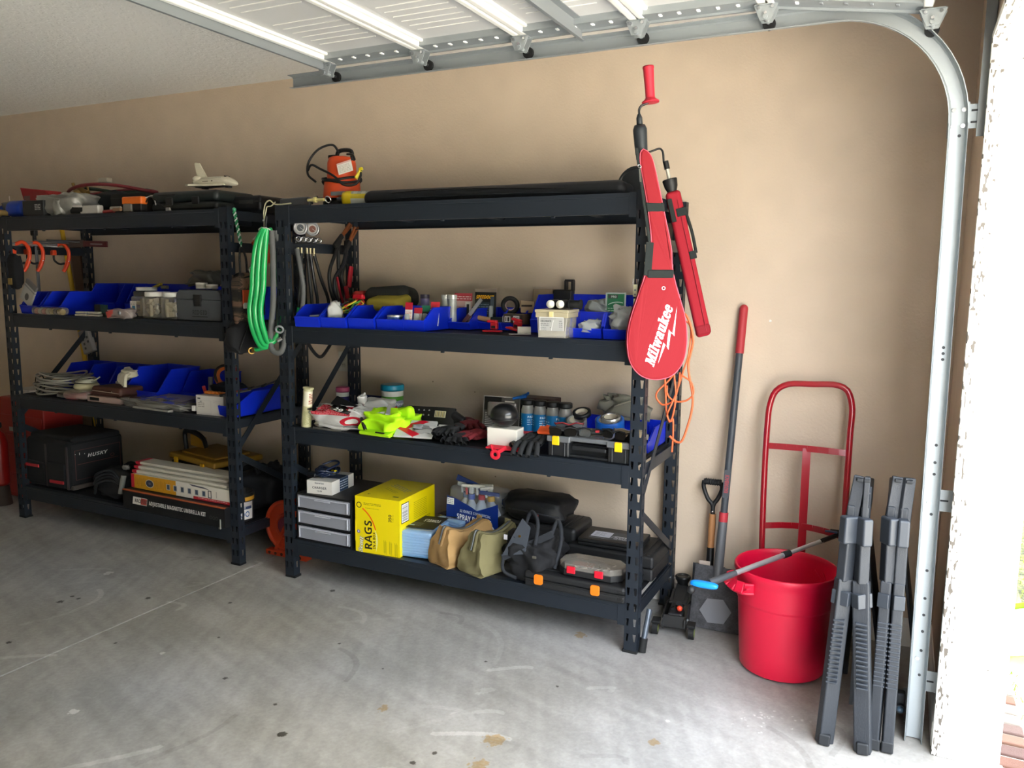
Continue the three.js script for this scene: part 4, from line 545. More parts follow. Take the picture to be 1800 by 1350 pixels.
// ---------- right shelving unit: blue bins and the things in and behind them ----------
function bin(label, pos, turn, w, h, d, lip, group) { // hopper-front stacking bin, standing on y = 0, mouth at +z
  const t = thing('storage_bin', label, 'bin', pos, turn, group), k = .003, s = [[-d / 2, 0], [d / 2 - .012, 0], [d / 2, lip], [d / 2 - .02, lip + .012], [d * .16, h], [-d / 2, h]];
  const side = (x) => EX(s.map(([a, b]) => [-a, b]), k).rotateY(PI / 2).translate(x, 0, 0);
  part(t, 'shell', [side(-w / 2), side(w / 2 - k), B(w, k, d - .012, 0, k / 2, -.006), B(w, h, k, 0, h / 2, -d / 2), bar([0, 0, d / 2 - .012], [0, lip, d / 2], w, k)], blueBin);
  part(t, 'rim', [B(.008, .006, d * .66, -w / 2, h, -d * .17, { r: .002 }), B(.008, .006, d * .66, w / 2, h, -d * .17, { r: .002 }), B(w + .008, .008, .008, 0, h, -d / 2, { r: .002 }), B(w, .006, .008, 0, lip, d / 2, { r: .002 }), bar([-w / 2, h, d * .16], [-w / 2, lip + .012, d / 2 - .02], .008, .005), bar([w / 2, h, d * .16], [w / 2, lip + .012, d / 2 - .02], .008, .005)], blueBin);
  const n = Math.max(3, Math.round(w / .02)); for (let i = 1; i < n; i++) part(t, 'rib', B(.002, h * .62, .003, -w / 2 + i * w / n, h * .45, -d / 2 + .004), blueBin);
  return t;
}
{
  const y = S[1], G = 'blue bins on the second shelf of the right unit', names = ['blue bin at the left end of the front row, holding a thin silver tool', 'blue bin with a clear bag and tangled wires, second from the left', 'empty looking blue bin, third from the left in the front row', 'blue bin holding a round blue tin, fourth from the left', 'blue bin crammed with red and white blister packs, its long side showing'];
  [[-1.767, .005], [-1.611, -.008], [-1.452, -.022], [-1.293, -.038], [-1.165, -.045]].forEach(([x, z], i) => bin(names[i], [x, y, z - .125], .03, i === 4 ? .125 : .15, .108, .26, .05, G));
  bin('blue bin set back behind the long sided bin, with a flat grey bar in it', [-1.035, y, -.4], -.05, .12, .1, .26, .034, G); bin('blue bin set back with a wooden handled brush in it', [-.915, y, -.46], -.06, .15, .1, .22, .034, G); bin('blue bin set back behind the red plastic gadgets', [-.79, y, -.46], -.06, .12, .1, .22, .034, G);
  bin('very wide deep blue bin behind the clear screw tub', [-.4, y, -.42], .0, .5, .175, .3, .06, G); bin('small blue bin with a little bag, right of the clear screw tub', [-.305, y, -.155], .05, .145, .105, .15, .04, G); bin('small blue bin with a silvery bag of fasteners, beside the shelf post', [-.152, y, -.16], .05, .14, .105, .15, .04, G);
  const film = M('#dfe4e2', .15, { transmission: .6, thickness: 0 }), sil = M('#c6c8c4', .3, { metalness: .4 });
  const sack = (label, pos, w, h, d, sd, m, turn = 0, inner) => { const t = thing('plastic_bag', label, 'bag', pos, turn); part(t, 'film', wob(lump(w, h, d, sd, .3, 3, .7, 20), .01, 22, sd), m); if (inner) { const g = []; for (let i = 0; i < 26; i++) g.push(C(.004, .004, .022, (rnd() - .5) * w * .6, .012 + rnd() * h * .5, (rnd() - .5) * d * .6, { rx: rr(0, 3), rz: rr(0, 3), n: 6 })); part(t, 'fasteners', g, inner).userData.kind = 'stuff'; } return t; };
  const pen = thing('marking_tool', 'thin silver and black tool lying in the leftmost blue bin', 'tool', [-1.75, y + .05, -.07], .1); part(pen, 'barrel', bar([-.05, 0, 0], [.01, .004, 0], .007, 0, { round: 1 }), sil); part(pen, 'grip', bar([.008, .004, 0], [.06, .006, 0], .008, 0, { round: 1 }), black);
  sack('clear bag of white zip ties leaning in the second blue bin', [-1.645, y + .025, -.07], .07, .1, .08, 4, M('#d7d9d8', .25, { transmission: .25, thickness: 0 }), .6);
  const wr = thing('wire_tangle', 'tangle of red, black and green wires spilling from the second blue bin', 'wires', [-1.6, y + .075, -.14]);
  for (const [c, s] of [['#c01822', 0], ['#17191a', 2], ['#3c8a3a', 4], ['#c9c23a', 6]]) { const p = []; for (let i = 0; i < 14; i++) p.push([.05 * Math.sin(i * 1.7 + s), .03 + .035 * Math.sin(i * 1.1 + s), .05 * Math.cos(i * 1.3 + s)]); part(wr, 'wire', TU(p, .0045, { n: 100, rad: 6 }), M(c, .5)); } part(wr, 'red_clip', wob(B(.06, .03, .03, .03, .075, -.03, { r: .008, s: 3 }), .006, 20, 2), red);
  const tin = thing('tin', 'round shallow blue and silver tin in the fourth blue bin', 'tin', [-1.295, y + .012, -.1]); part(tin, 'body', C(.042, .042, .05, 0, .025, 0), M('#2f59a8', .4)); part(tin, 'lid', C(.044, .044, .008, 0, .054, 0), sil); part(tin, 'foil_strip', wob(B(.05, .02, .02, .0, .03, .05, { s: 3, r: .004 }), .004, 30), sil);
  const cardIn = (label, cat, pos, w, h, draw, bg, turn, lean, blister, bm) => { const t = thing('blister_pack', label, cat, pos, turn); const tx = print(128, Math.round(128 * h / w), draw, bg), g = B(w, h, .002, 0, h / 2, 0), gr = new THREE.Group(); const q = (o) => { o.rotation.x = lean; return o; }; q(part(t, 'card', planar(g, 0, 1, -w / 2, w / 2, 0, h), M('#fff', .5, { map: tx }))); if (blister) q(part(t, 'blister', B(blister[0], blister[1], .018, blister[2], blister[3], .01, { r: .007, s: 3 }), bm ?? film)); return t; };
  const tubes = ['red and white tube pack leaning left in the crammed blue bin', 'grey card pack with red header in the crammed blue bin', 'dark green handled blister pack in the crammed blue bin', 'red edged glue pack at the back of the crammed blue bin'];
  tubes.forEach((l, i) => cardIn(l, 'pack', [-1.2 + i * .027, y + .02, -.06 - i * .035], .045, [.115, .09, .1, .12][i], (x, w, h) => { rule(x, 0, 0, w, h * .3, ['#c9243a', '#b92a3c', '#1d6a50', '#c01f2f'][i]); fine(x, 10, h * .4, w - 20, 8, h * .06, 9, ['#c9243a', '#8a7f80', '#22443a', '#a03040'][i], i); }, ['#e7dfdc', '#b6a9a6', '#23302c', '#dedad6'][i], .15 * (i - 1), [-.1, -.2, -.15, -.3][i], [.025, .05, 0, .035]));
  for (const [i, x, l] of [[0, -1.155, 'clear tube of small brass fittings behind the crammed blue bin'], [1, -1.105, 'clear tube of silver fittings behind the crammed blue bin'], [2, -1.255, 'purple and grey capped bottle standing behind the blue bins']]) { const t = thing('fitting_tube', l, 'tube', [x, y, -.34 + .02 * i]); part(t, 'tube', C(.022, .022, .15, 0, .075, 0), i === 2 ? M('#6f668a', .4) : film); part(t, 'cap', C(.023, .023, .02, 0, .158, 0), i === 2 ? M('#2f2b3e', .5) : sil); if (i < 2) { const g = []; for (let k = 0; k < 8; k++) g.push(B(.02, .012, .02, 0, .016 + k * .016, 0, { r: .004, ry: k })); part(t, 'fittings', g, i ? sil : M('#c9bf7a', .3, { metalness: .7 })); } else part(t, 'label', C(.0225, .0225, .06, 0, .08, 0), M('#bdb8cc', .6)); }
  cardIn('red and white carded pack standing behind the tubes', 'pack', [-1.11, y, -.43], .1, .175, (x, w, h) => { rule(x, 0, 0, w, h * .22, '#b23a45'); fine(x, 8, 20, w - 16, 2, 14, 10, '#f0dada', 3); rule(x, w * .62, h * .25, w * .3, h * .5, '#e2e0d8'); rule(x, w * .7, h * .32, w * .14, h * .36, '#333'); fine(x, 8, h * .4, w * .5, 8, 12, 9, '#9a4a50', 5); }, '#c9a9a4', .1, -.08, [.05, .06, -.01, .05]);
  cardIn('carded speed bit pack with yellow lettering on black standing against the wall', 'pack', [-.985, y + .01, -.44], .125, .19, (x, w, h) => { rule(x, 0, 0, w, 18, '#8d7f70'); txt(x, 'SPEEDOUT', 58, 44, 24, '#f2c81e', { i: 1, sx: .9, stroke: '#c65a10', lw: 2 }); rule(x, 10, 70, 80, 60, '#2f3d44'); fine(x, 14, 80, 70, 5, 12, 8, '#7b8b90', 3); rule(x, 94, 40, 22, 90, '#4d5a62'); rule(x, 40, 150, 80, 34, '#c9a184'); }, '#1b1e1d', -.05, -.06, [.02, .09, .04, .06]);
  const fb = thing('flat_bar', 'flat grey metal bar leaning out of the set back blue bin', 'bar', [-1.01, y + .03, -.32]); part(fb, 'bar', bar([-.03, 0, .0], [.06, .12, -.02], .02, .008, { r: .002 }), M('#9a9b9e', .4, { metalness: .4 })); part(fb, 'wrap', bar([-.03, 0, .0], [0, .04, -.005], .022, .01, { r: .002 }), M('#5a3a3a', .6));
  const br = thing('brush', 'short brush with a pale wooden handle lying in the set back blue bin', 'brush', [-.92, y + .045, -.37]); part(br, 'handle', bar([-.06, .012, .01], [.01, .0, 0], .011, 0, { round: 1, r2: .014 }), M('#c9a177', .5)); part(br, 'head', B(.07, .035, .03, .045, .0, 0, { r: .006 }), M('#1d2a26', .7)); part(br, 'ferrule', B(.012, .03, .032, .085, .01, 0, { r: .003 }), sil);
  const ro = thing('label_box', 'small kraft carton with a white code label behind the red gadgets', 'box', [-.775, y + .03, -.38], -.1); printBox(ro, 'carton', .11, .05, .07, { pz: print(128, 64, (x) => { rule(x, 8, 14, 40, 36, '#e8e6e0'); rule(x, 14, 20, 6, 26, '#222'); rule(x, 28, 20, 12, 26, '#222'); rule(x, 66, 10, 42, 42, '#e8e6e0'); fine(x, 70, 18, 34, 3, 10, 8, '#999', 3); }, '#4c4038') }, '#5a4b40'); part(ro, 'tape', B(.112, .001, .02, 0, .0505, 0), M('#8a775f', .5));
  const tk = thing('tape_roll', 'roll of black tape on edge behind the blue bin with the brush', 'tape', [-.83, y + .1, -.42], .3); part(tk, 'roll', X(new THREE.TorusGeometry(.036, .012, 10, 28), 0, .02, 0, .2), black); part(tk, 'core', X(new THREE.TorusGeometry(.026, .004, 8, 24), 0, .02, 0, .2), M('#c8a7a0', .6));
  const ct = thing('small_carton', 'beige printed cardboard piece leaning over the kraft carton', 'box', [-.735, y + .085, -.42], .4); part(ct, 'panel', wob(B(.07, .06, .012, 0, .03, 0, { s: 3, r: .003 }), .004, 20), M('#b29a78', .7)); part(ct, 'stripe', B(.06, .01, .014, 0, .035, 0), M('#3a2a22', .7));
  const gadget = (l, pos, turn, s) => { const t = thing('red_clamp', l, 'clamp', pos, turn); part(t, 'base', B(.09, .008, .04, 0, .004, 0, { r: .003 }), M('#c61f2c', .4)); part(t, 'body', [B(.035, .034, .03, .01, .028, 0, { r: .006 }), B(.05, .012, .024, -.0, .05, 0, { r: .004 })], M('#c61f2c', .4)); part(t, 'slot', B(.02, .012, .032, .01, .024, 0), black); return t; };
  gadget('flat red plastic pipe gadget lying on the shelf deck', [-.82, y, -.21], .1); const gd = gadget('upright red plastic gadget beside the small white roll', [-.7, y, -.21], -.2); gd.rotation.z = -.2; gd.position.y += .012;
  const wrl = thing('white_roll', 'small roll of white thread tape lying on its side', 'tape', [-.615, y + .019, -.13], .5); part(wrl, 'roll', C(.018, .018, .06, 0, 0, 0, { rz: PI / 2 }), M('#c9c5bb', .6)); part(wrl, 'core', C(.009, .009, .062, 0, 0, 0, { rz: PI / 2 }), M('#8a857a', .6)); part(wrl, 'loose_end', wob(B(.1, .002, .02, -.02, -.016, .02), .002, 40), M('#d6d3ca', .6));
  { const t = thing('screw_tub', 'clear square tub of deck screws with a grey printed label', 'tub', [-.417, y, -.045], .05); part(t, 'tub', EX([[-.062, 0], [.062, 0], [.07, .105], [-.07, .105]], .125, { b: .003 }).translate(0, .003, -.0625), M('#ddd9cf', .12, { transmission: .7, thickness: 0 })); part(t, 'lid', [B(.155, .014, .145, 0, .117, 0, { r: .004 }), B(.148, .022, .138, 0, .1, 0, { r: .003 })], M('#cfc4a4', .25, { transmission: .4, thickness: 0 })); part(t, 'lid_tab', B(.02, .022, .006, 0, .104, .073, { r: .002 }), M('#d8c890', .4));
    const lb = print(256, 180, (x) => { x.strokeStyle = '#e8e8e4'; x.lineWidth = 4; x.strokeRect(6, 6, 244, 168); fine(x, 16, 14, 160, 1, 10, 7, '#77787a', 2); txt(x, 'DECKMATE', 70, 40, 26, '#2f3133', { sx: .85 }); fine(x, 14, 62, 90, 2, 16, 11, '#6b6c6e', 4); fine(x, 14, 100, 60, 3, 13, 8, '#7b7c7e', 5); x.beginPath(); x.moveTo(150, 30); x.quadraticCurveTo(120, 110, 130, 170); x.stroke(); fine(x, 206, 36, 34, 4, 18, 10, '#5d5e60', 6); rule(x, 6, 158, 244, 10, '#e9e9e6'); rule(x, 30, 160, 120, 5, '#444'); }, '#a9a9a6'); face(t, 'label', lb, .112, .082, 0, .052, .0665, 0, .07);
    const g = []; for (let i = 0; i < 60; i++) g.push(C(.0025, .0025, .05, rr(-.04, .04), rr(.01, .07), rr(-.045, .045), { rx: rr(0, 3), rz: rr(0, 3), n: 5 })); part(t, 'screws', g, M('#8b8d86', .4, { metalness: .6 })).userData.kind = 'stuff'; }
  [[-.435, 'left'], [-.39, 'right']].forEach(([x, s]) => { const t = thing('bulb', `white ended black cylinder lying on the screw tub lid, the ${s} one of two`, 'cylinder', [x, y + .146, -.03]); part(t, 'body', C(.019, .019, .07, 0, 0, -.02, { rx: PI / 2, n: 22 }), black); part(t, 'white_end', X(L([[.001, .018], [.008, .018], [.01, .012], [.016, .014], [.018, .006], [.018, 0]], 22), 0, 0, .012, PI / 2), M('#e8e6da', .35)); });
  const bk = thing('black_spool', 'small black spool behind the two white ended cylinders', 'spool', [-.335, y + .146, -.05]); part(bk, 'spool', C(.018, .018, .05, 0, 0, 0, { rz: PI / 2 }), black); part(bk, 'flange', [C(.022, .022, .005, .024, 0, 0, { rz: PI / 2 }), C(.022, .022, .005, -.024, 0, 0, { rz: PI / 2 })], black);
  cardIn('green and white carded pack standing in the wide blue bin', 'pack', [-.24, y + .07, -.3], .095, .125, (x, w, h) => { rule(x, 10, 8, w - 20, h - 16, '#1f6a45'); rule(x, 16, 14, 60, 22, '#3a3f3c'); txt(x, 'PRO', 52, 25, 18, '#b7c8bc'); x.strokeStyle = '#cfd8d0'; x.lineWidth = 4; x.beginPath(); x.moveTo(18, 74); x.quadraticCurveTo(60, 50, 110, 62); x.stroke(); fine(x, 16, 94, 60, 4, 14, 8, '#9fc0ac', 3); rule(x, 86, 100, 24, 30, '#e2e6e0'); }, '#a9b0ad', .05, -.05);
  sack('dusty grey plastic bag slumped in the wide blue bin', [-.33, y + .09, -.33], .11, .07, .1, 8, M('#8d9290', .4, { transmission: .2, thickness: 0 })); sack('small clear bag of nails in the small blue bin', [-.29, y + .015, -.13], .1, .06, .1, 12, film, .3, sil); sack('silvery clear bag of fasteners heaped in the small blue bin by the post', [-.14, y + .02, -.14], .12, .12, .11, 15, M('#c9ccc8', .2, { transmission: .45, thickness: 0 }), .5, M('#b9bab2', .35, { metalness: .5 }));
  const hb = thing('black_case', 'little black handled case standing behind the wide blue bin', 'case', [-.6, y, -.56]); part(hb, 'body', B(.1, .2, .05, 0, .1, 0, { r: .008 }), black); part(hb, 'handle', [B(.045, .012, .03, .03, .245, 0, { r: .004 }), B(.01, .05, .03, .012, .22, 0), B(.01, .05, .03, .048, .22, 0)], black); one('beige_carton', 'plain beige carton edge standing behind the wide blue bin', 'box', B(.11, .2, .03, 0, .1, 0, { r: .002 }), M('#a58f72', .7), [-.72, y, -.585]);
  // folded mat with red and yellow edges
  const mt = thing('folded_mat', 'folded dark grey mat with yellow and red layers behind the blue bins', 'mat', [-1.55, y + .035, -.38], .05);
  part(mt, 'grey_cover', wob(B(.27, .1, .2, .02, .115, -.03, { r: .04, s: 8, rx: -.1, rz: .06 }), .016, 9, 4), M('#262725', .9)); part(mt, 'yellow_layer', wob(B(.2, .07, .14, .07, .09, .085, { r: .03, s: 8, rx: .2 }), .012, 10, 6), bumped('#b3a13c', .9, weaveT, .001)); part(mt, 'red_layer', wob(B(.05, .14, .14, -.12, .075, .02, { r: .02, s: 8, rz: .35 }), .012, 11, 2), M('#a02a20', .85)); part(mt, 'base_fold', wob(B(.26, .07, .2, .0, .035, 0, { r: .03, s: 8 }), .012, 10, 9), M('#202120', .9));
  const tw = thing('teal_pouch', 'dull teal folded pouch left of the grey mat', 'pouch', [-1.64, y + .0, -.38], .3); part(tw, 'body', wob(B(.13, .12, .08, 0, .06, 0, { r: .03, s: 6 }), .012, 14, 5), M('#2e4c59', .8)); part(tw, 'flap', wob(B(.1, .008, .06, .02, .12, .02, { r: .003, s: 5, rz: -.2 }), .008, 16, 2), M('#40616c', .8));
  const rg = thing('red_glove', 'bright red cloth glove lying behind the second blue bin', 'glove', [-1.72, y + .07, -.33], -.2); part(rg, 'palm', wob(lump(.13, .045, .07, 6, .25, 3, .7, 20), .008, 20, 3), bumped('#b8232c', .85, weaveT, .001)); for (let i = 0; i < 4; i++) part(rg, 'finger', bar([-.05, .02, -.03 + i * .018], [-.12, .012 + .006 * i, -.045 + i * .022], .0095, 0, { round: 1 }), bumped('#b8232c', .85, weaveT, .001)); part(rg, 'cuff', wob(lump(.05, .05, .08, 9, .2, 3, .7, 16).translate(.075, 0, 0), .006, 20), M('#c9c4bc', .8));
}
{ // gauges, hoses and jumper cables on the end rail, outlet, loops
  const x = -1.93, g = thing('manifold_gauges', 'pair of round pressure gauges with chrome valves hung inside the left end rail', 'gauges', [x, 1.8, -.18], .12);
  for (const dz of [.053, -.058]) { const q = [.02, .05, dz], c = part(g, 'gauge', X(C(.035, .035, .03, 0, 0, 0, { rx: PI / 2, n: 30 }), q[0], q[1], q[2], 0, .35), M('#1a1c20', .45)); part(c, 'bezel', X(new THREE.TorusGeometry(.031, .006, 10, 32), q[0] + .008, q[1], q[2] + .015, 0, .35), M('#a7a8aa', .35, { metalness: .4 })); const dl = print(128, 128, (k) => { k.beginPath(); k.arc(64, 64, 60, 0, 7); k.fillStyle = '#b9b7b3'; k.fill(); k.beginPath(); k.arc(64, 64, 38, 0, 7); k.fillStyle = dz > 0 ? '#51565a' : '#7a5348'; k.fill(); for (let i = 0; i < 24; i++) { k.save(); k.translate(64, 64); k.rotate(i * PI / 12); rule(k, -1, -58, 2, 10, '#333'); k.restore(); } k.save(); k.translate(64, 64); k.rotate(2.2); rule(k, -2, -50, 4, 54, '#c9c9c4'); k.restore(); }, '#b9b7b3'); part(c, 'dial', X(new THREE.CircleGeometry(.03, 32), q[0] + .0085, q[1], q[2] + .0165, 0, .35), M('#fff', .3, { map: dl })); }
  part(g, 'manifold_body', [B(.03, .04, .2, .0, -.012, -.01, { r: .008 })], M('#1c1e21', .4)); for (const dz of [.09, .045, .0, -.05, -.1]) part(g, 'valve', [X(new THREE.TorusGeometry(.012, .004, 8, 18), .03, -.008, dz, 0, .4), C(.006, .006, .03, .018, -.008, dz, { rx: PI / 2 })], chrome); for (const dz of [.06, .03, -.02, -.05, -.085]) part(g, 'hose_fitting', C(.007, .007, .04, .006, -.07, dz), M('#a59c7c', .35, { metalness: .7 }));
  const hs = [[.06, .0], [.03, .02], [-.02, -.01], [-.05, -.02], [-.085, -.05]]; hs.forEach(([dz, k], i) => part(g, 'hose', TU([[.006, -.08, dz], [.01, -.2, dz + k], [.012, -.34, dz + k * 2.5], [.01, -.44, dz * .6 + k * 3]], .009, { n: 40 }), i % 2 ? M('#15181d', .4) : black));
  part(g, 'hose_loop', TU([[.01, -.44, .02], [.0, -.52, .0], [-.0, -.6, -.06], [-.0, -.64, -.135], [0, -.6, -.21], [.0, -.55, -.26], [0, -.45, -.27]], .0095, { n: 60 }), black);
  const j = thing('jumper_cables', 'black jumper cables with copper clamps and red grips hanging at the rear post', 'cables', [x + .02, 1.8, -.46]);
  const clampJ = (a, b, col) => { part(j, 'clamp_jaw', [bar([a[0], a[1], a[2] - .006], [b[0], b[1], b[2] - .018], .008, .012), bar([a[0], a[1], a[2] + .006], [b[0], b[1], b[2] + .012], .008, .012)], copper); part(j, 'clamp_grip', bar([a[0], a[1], a[2]], [a[0] * 1.6 - b[0] * .6, a[1] * 1.9 - b[1] * .9, a[2] * 1.9 - b[2] * .9], .016, .03, { r: .006 }), col); };
  clampJ([0, .03, -.02], [.0, .1, -.1], black); clampJ([.02, -.0, -.06], [.02, .08, -.12], black);
  const cab = (pts, c) => part(j, 'cable', TU(pts, .0105, { n: 60 }), c); cab([[0, .0, .0], [-.0, -.08, .05], [.0, -.18, .1], [.01, -.28, .1], [.01, -.36, .05], [.0, -.3, -.01], [.01, -.16, .03], [0, -.04, .02]], black); cab([[.02, -.03, -.03], [.02, -.12, .0], [.01, -.22, .07], [.02, -.32, .06], [.02, -.37, .0], [.02, -.3, -.05]], M('#16181d', .35)); cab([[.0, .0, -.05], [.01, -.1, -.03], [.02, -.2, .02], [.02, -.3, -.02], [.01, -.38, -.04]], black);
  part(j, 'red_grip', bar([.03, -.14, -.055], [.03, -.26, -.03], .018, .03, { r: .008 }), M('#a8142a', .45)); part(j, 'red_grip', bar([.03, -.25, .0], [.03, -.36, -.03], .016, .03, { r: .008 }), M('#a8142a', .45)); part(j, 'red_wire', TU([[.02, -.2, .06], [.02, -.3, .03], [.02, -.38, -.01], [.02, -.4, -.03]], .007), M('#a8142a', .45));
  const o = thing('wall_outlet', 'pale wall outlet plate half hidden behind the diagonal brace', 'outlet', [-2.04, 1.1, ZB]); part(o, 'plate', B(.075, .118, .006, 0, 0, .003, { r: .003 }), M('#c9c4b4', .5)); for (const dy of [.02, -.02]) { const s = part(o, 'socket', EX(rrect(.03, .028, .01, 0, dy), .002).translate(0, 0, .006), M('#b9b4a4', .5)); part(s, 'slot', [B(.002, .009, .001, -.006, dy + .002, .0085), B(.002, .007, .001, .006, dy + .002, .0085)], black); }
  one('wall_anchor', 'tiny white wall plug to the right of the long scraper', 'anchor', [X(new THREE.SphereGeometry(.006, 12, 8).scale(1, 1, .5), 0, 0, .002)], white, [.389, 1.42, ZB]);
  for (const [ax, ay, l] of [[-1.42, 1.02, 'tiny screw hole plug in the wall above the third shelf, left of two'], [-1.15, .98, 'tiny screw hole plug in the wall above the third shelf, right of two'], [-1.02, .52, 'tiny pale plug in the wall above the yellow box']]) one('wall_mark', l, 'plug', C(.004, .004, .003, 0, 0, .001, { rx: PI / 2, n: 10 }), M('#8a7a66', .7), [ax, ay, ZB]);
}
// ---------- right shelving unit: third shelf ----------
{
  const y = S[2];
  const lv = thing('glue_bottle', 'pale yellow printed tube standing upright at the left shelf end', 'tube', [-1.815, y, -.03]); const lt = print(128, 512, (x) => { rule(x, 20, 30, 88, 200, '#e4dfc8'); txt(x, 'SUPER', 64, 130, 60, '#a85a4a', { rot: PI / 2, sx: .8 }); fine(x, 24, 300, 80, 14, 13, 9, '#8b8a5a', 3); x.fillStyle = '#3a3a28'; x.beginPath(); x.arc(56, 262, 18, 0, 7); x.fill(); }, '#bdb98e');
  const lg = norm(new THREE.CylinderGeometry(.024, .026, .2, 20, 1, true, -1.2, PI * 2)).translate(0, .105, 0); lg.rotateZ(-.1); part(lv, 'tube', lg, M('#fff', .4, { map: lt })); part(lv, 'crimp', X(B(.052, .012, .03, 0, 0, 0, { r: .004 }), .021, .206, 0, 0, 0, -.1), M('#cfc99c', .4)); part(lv, 'cap', C(.024, .024, .014, 0, .007, 0), black);
  one('bent_strap', 'thin bent silver strap lying along the front edge of the third shelf', 'strap', [bar([-.06, .004, 0], [.05, .004, .01], .012, .002), bar([.05, .004, .01], [.12, .006, .0], .01, .002), bar([.09, .008, -.02], [.1, .024, -.01], .004, .004)], M('#a8a8a4', .3, { metalness: .8 }), [-1.7, y, -.02]);
  const wt = print(512, 512, (x, w, h) => { for (let i = 0; i < 160; i++) rule(x, lattice[i] * w, lattice[i + 500] * h, 40 * lattice[i + 70], 6 * lattice[i + 90], i % 2 ? '#e9e8e6' : '#bdbdbb'); rule(x, 60, 60, 300, 150, '#b3122a'); fine(x, 70, 80, 280, 7, 18, 12, '#d98a92', 5); x.save(); x.translate(270, 90); x.rotate(.5); rule(x, -90, -40, 200, 90, '#101012'); txt(x, '29', 0, 6, 80, '#efefec'); x.restore(); x.fillStyle = '#c01a2e'; x.beginPath(); x.arc(400, 300, 90, 0, 7); x.fill(); x.fillStyle = '#cfcac4'; x.beginPath(); x.arc(390, 300, 44, 0, 7); x.fill(); }, '#d4d3d0');
  const b1 = thing('shirt_pack', 'crumpled clear pack with red and black print in front of the white bag', 'bag', [-1.62, y, -.115], .1); part(b1, 'film', planar(wob(lump(.34, .12, .2, 31, .3, 2.6, .62, 36), .014, 18, 4, .002), 0, 1, -.18, .18, 0, .135), M('#fff', .25, { map: wt, clearcoat: .6 })); part(b1, 'header', wob(B(.13, .01, .06, .01, .125, .03, { r: .004, s: 5, rx: .5, rz: -.35 }), .007, 18, 3), M('#0f1012', .4)); part(b1, 'loose_film', wob(B(.1, .004, .07, .1, .02, .085, { s: 6, r: .001 }), .012, 26, 8), M('#e4e4e2', .15, { transmission: .5, thickness: 0 }));
  const b2 = thing('white_bag', 'puffy white plastic bag stuffed behind the red printed pack', 'bag', [-1.53, y, -.26], .3); part(b2, 'film', wob(lump(.22, .135, .18, 44, .2, 2.2, .75, 30), .01, 14, 6, .002), M('#d6d4ce', .4, { transmission: .12, thickness: 0 })); part(b2, 'knot', wob(lump(.05, .06, .05, 7, .3, 3, .8, 12).translate(-.07, .11, .03), .008, 30), M('#dcdad4', .4)); part(b2, 'red_corner', B(.06, .06, .004, .11, .07, .04, { rz: .6 }), M('#b3172c', .5));
  const v = thing('safety_vest', 'crumpled neon yellow vest with silver stripes next to the printed pack', 'vest', [-1.335, y, -.1], -.12); const neon = bumped('#b4f000', .75, weaveT, .0008, { emissive: '#000' });
  part(v, 'fabric', wob(lump(.24, .12, .2, 52, .34, 2.4, .6, 36), .016, 16, 9, .002), neon); part(v, 'sleeve_fold', wob(B(.2, .02, .1, .0, .02, .085, { r: .009, s: 7, rx: .25 }), .012, 16, 3), neon); part(v, 'collar_fold', wob(B(.15, .06, .05, .05, .105, -.03, { r: .02, s: 7, rz: .2 }), .012, 16, 5), neon); part(v, 'silver_stripe', wob(B(.03, .012, .12, .02, .12, .03, { r: .004, s: 6, rz: -.4, ry: .6 }), .006, 20, 2), M('#c9c9c2', .3, { metalness: .4 })); part(v, 'silver_stripe', wob(B(.05, .014, .05, -.03, .105, .05, { r: .004, s: 5, rz: .3 }), .006, 20, 5), M('#d8d6d0', .4)); part(v, 'black_strap', TU([[-.12, .075, .08], [-.09, .065, .105], [-.06, .03, .115]], .009), black); part(v, 'black_strap', bar([.02, .03, .13], [.07, .028, .125], .006, .012, { r: .002 }), black);
  const jar = (l, pos, r, h, lidC, lab, band) => { const t = thing('plastic_jar', l, 'jar', pos); part(t, 'body', L([[.001, 0], [r * .95, 0], [r, .006], [r, h * .78], [r * 1.0, h * .84], [.001, h * .84]], 32), white); part(t, 'lid', L([[.001, h * .82], [r * 1.08, h * .82], [r * 1.1, h * .86], [r * 1.08, h * .97], [r * .98, h], [.001, h]], 32), M(lidC, .35)); const g = new THREE.CylinderGeometry(r * 1.006, r * 1.006, h * .6, 32, 1, true); part(t, 'label', g.translate(0, h * .36, 0), M('#fff', .45, { map: print(256, 128, lab, band) })); return t; };
  jar('small white jar with a pink lid and purple label at the rear post', [-1.905, y, -.45], .036, .155, '#c8507c', (x) => { for (let k = 0; k < 2; k++) { txt(x, 'WIPE', 64 + k * 128, 50, 34, '#dcd8ee', { i: 1 }); fine(x, 20 + k * 128, 84, 88, 3, 12, 8, '#a9a2d2', 2); } }, '#2b2168');
  jar('white tub with a teal lid and green label at the back of the shelf', [-1.585, y, -.48], .06, .19, '#0c86a6', (x) => { for (let k = 0; k < 2; k++) { x.fillStyle = '#9aa0b8'; x.beginPath(); x.ellipse(50 + k * 128, 46, 34, 20, -.3, 0, 7); x.fill(); txt(x, 'Wipes', 50 + k * 128, 46, 20, '#fff', { i: 1 }); x.fillStyle = '#1b2a1c'; x.beginPath(); x.arc(88 + k * 128, 76, 11, 0, 7); x.fill(); } }, '#5da23a');
  one('blue_bin_lid', 'dark blue flat tray standing between the two lidded jars', 'tray', B(.2, .1, .012, 0, .05, 0, { r: .003 }), M('#12245e', .5), [-1.74, y, -.57]);
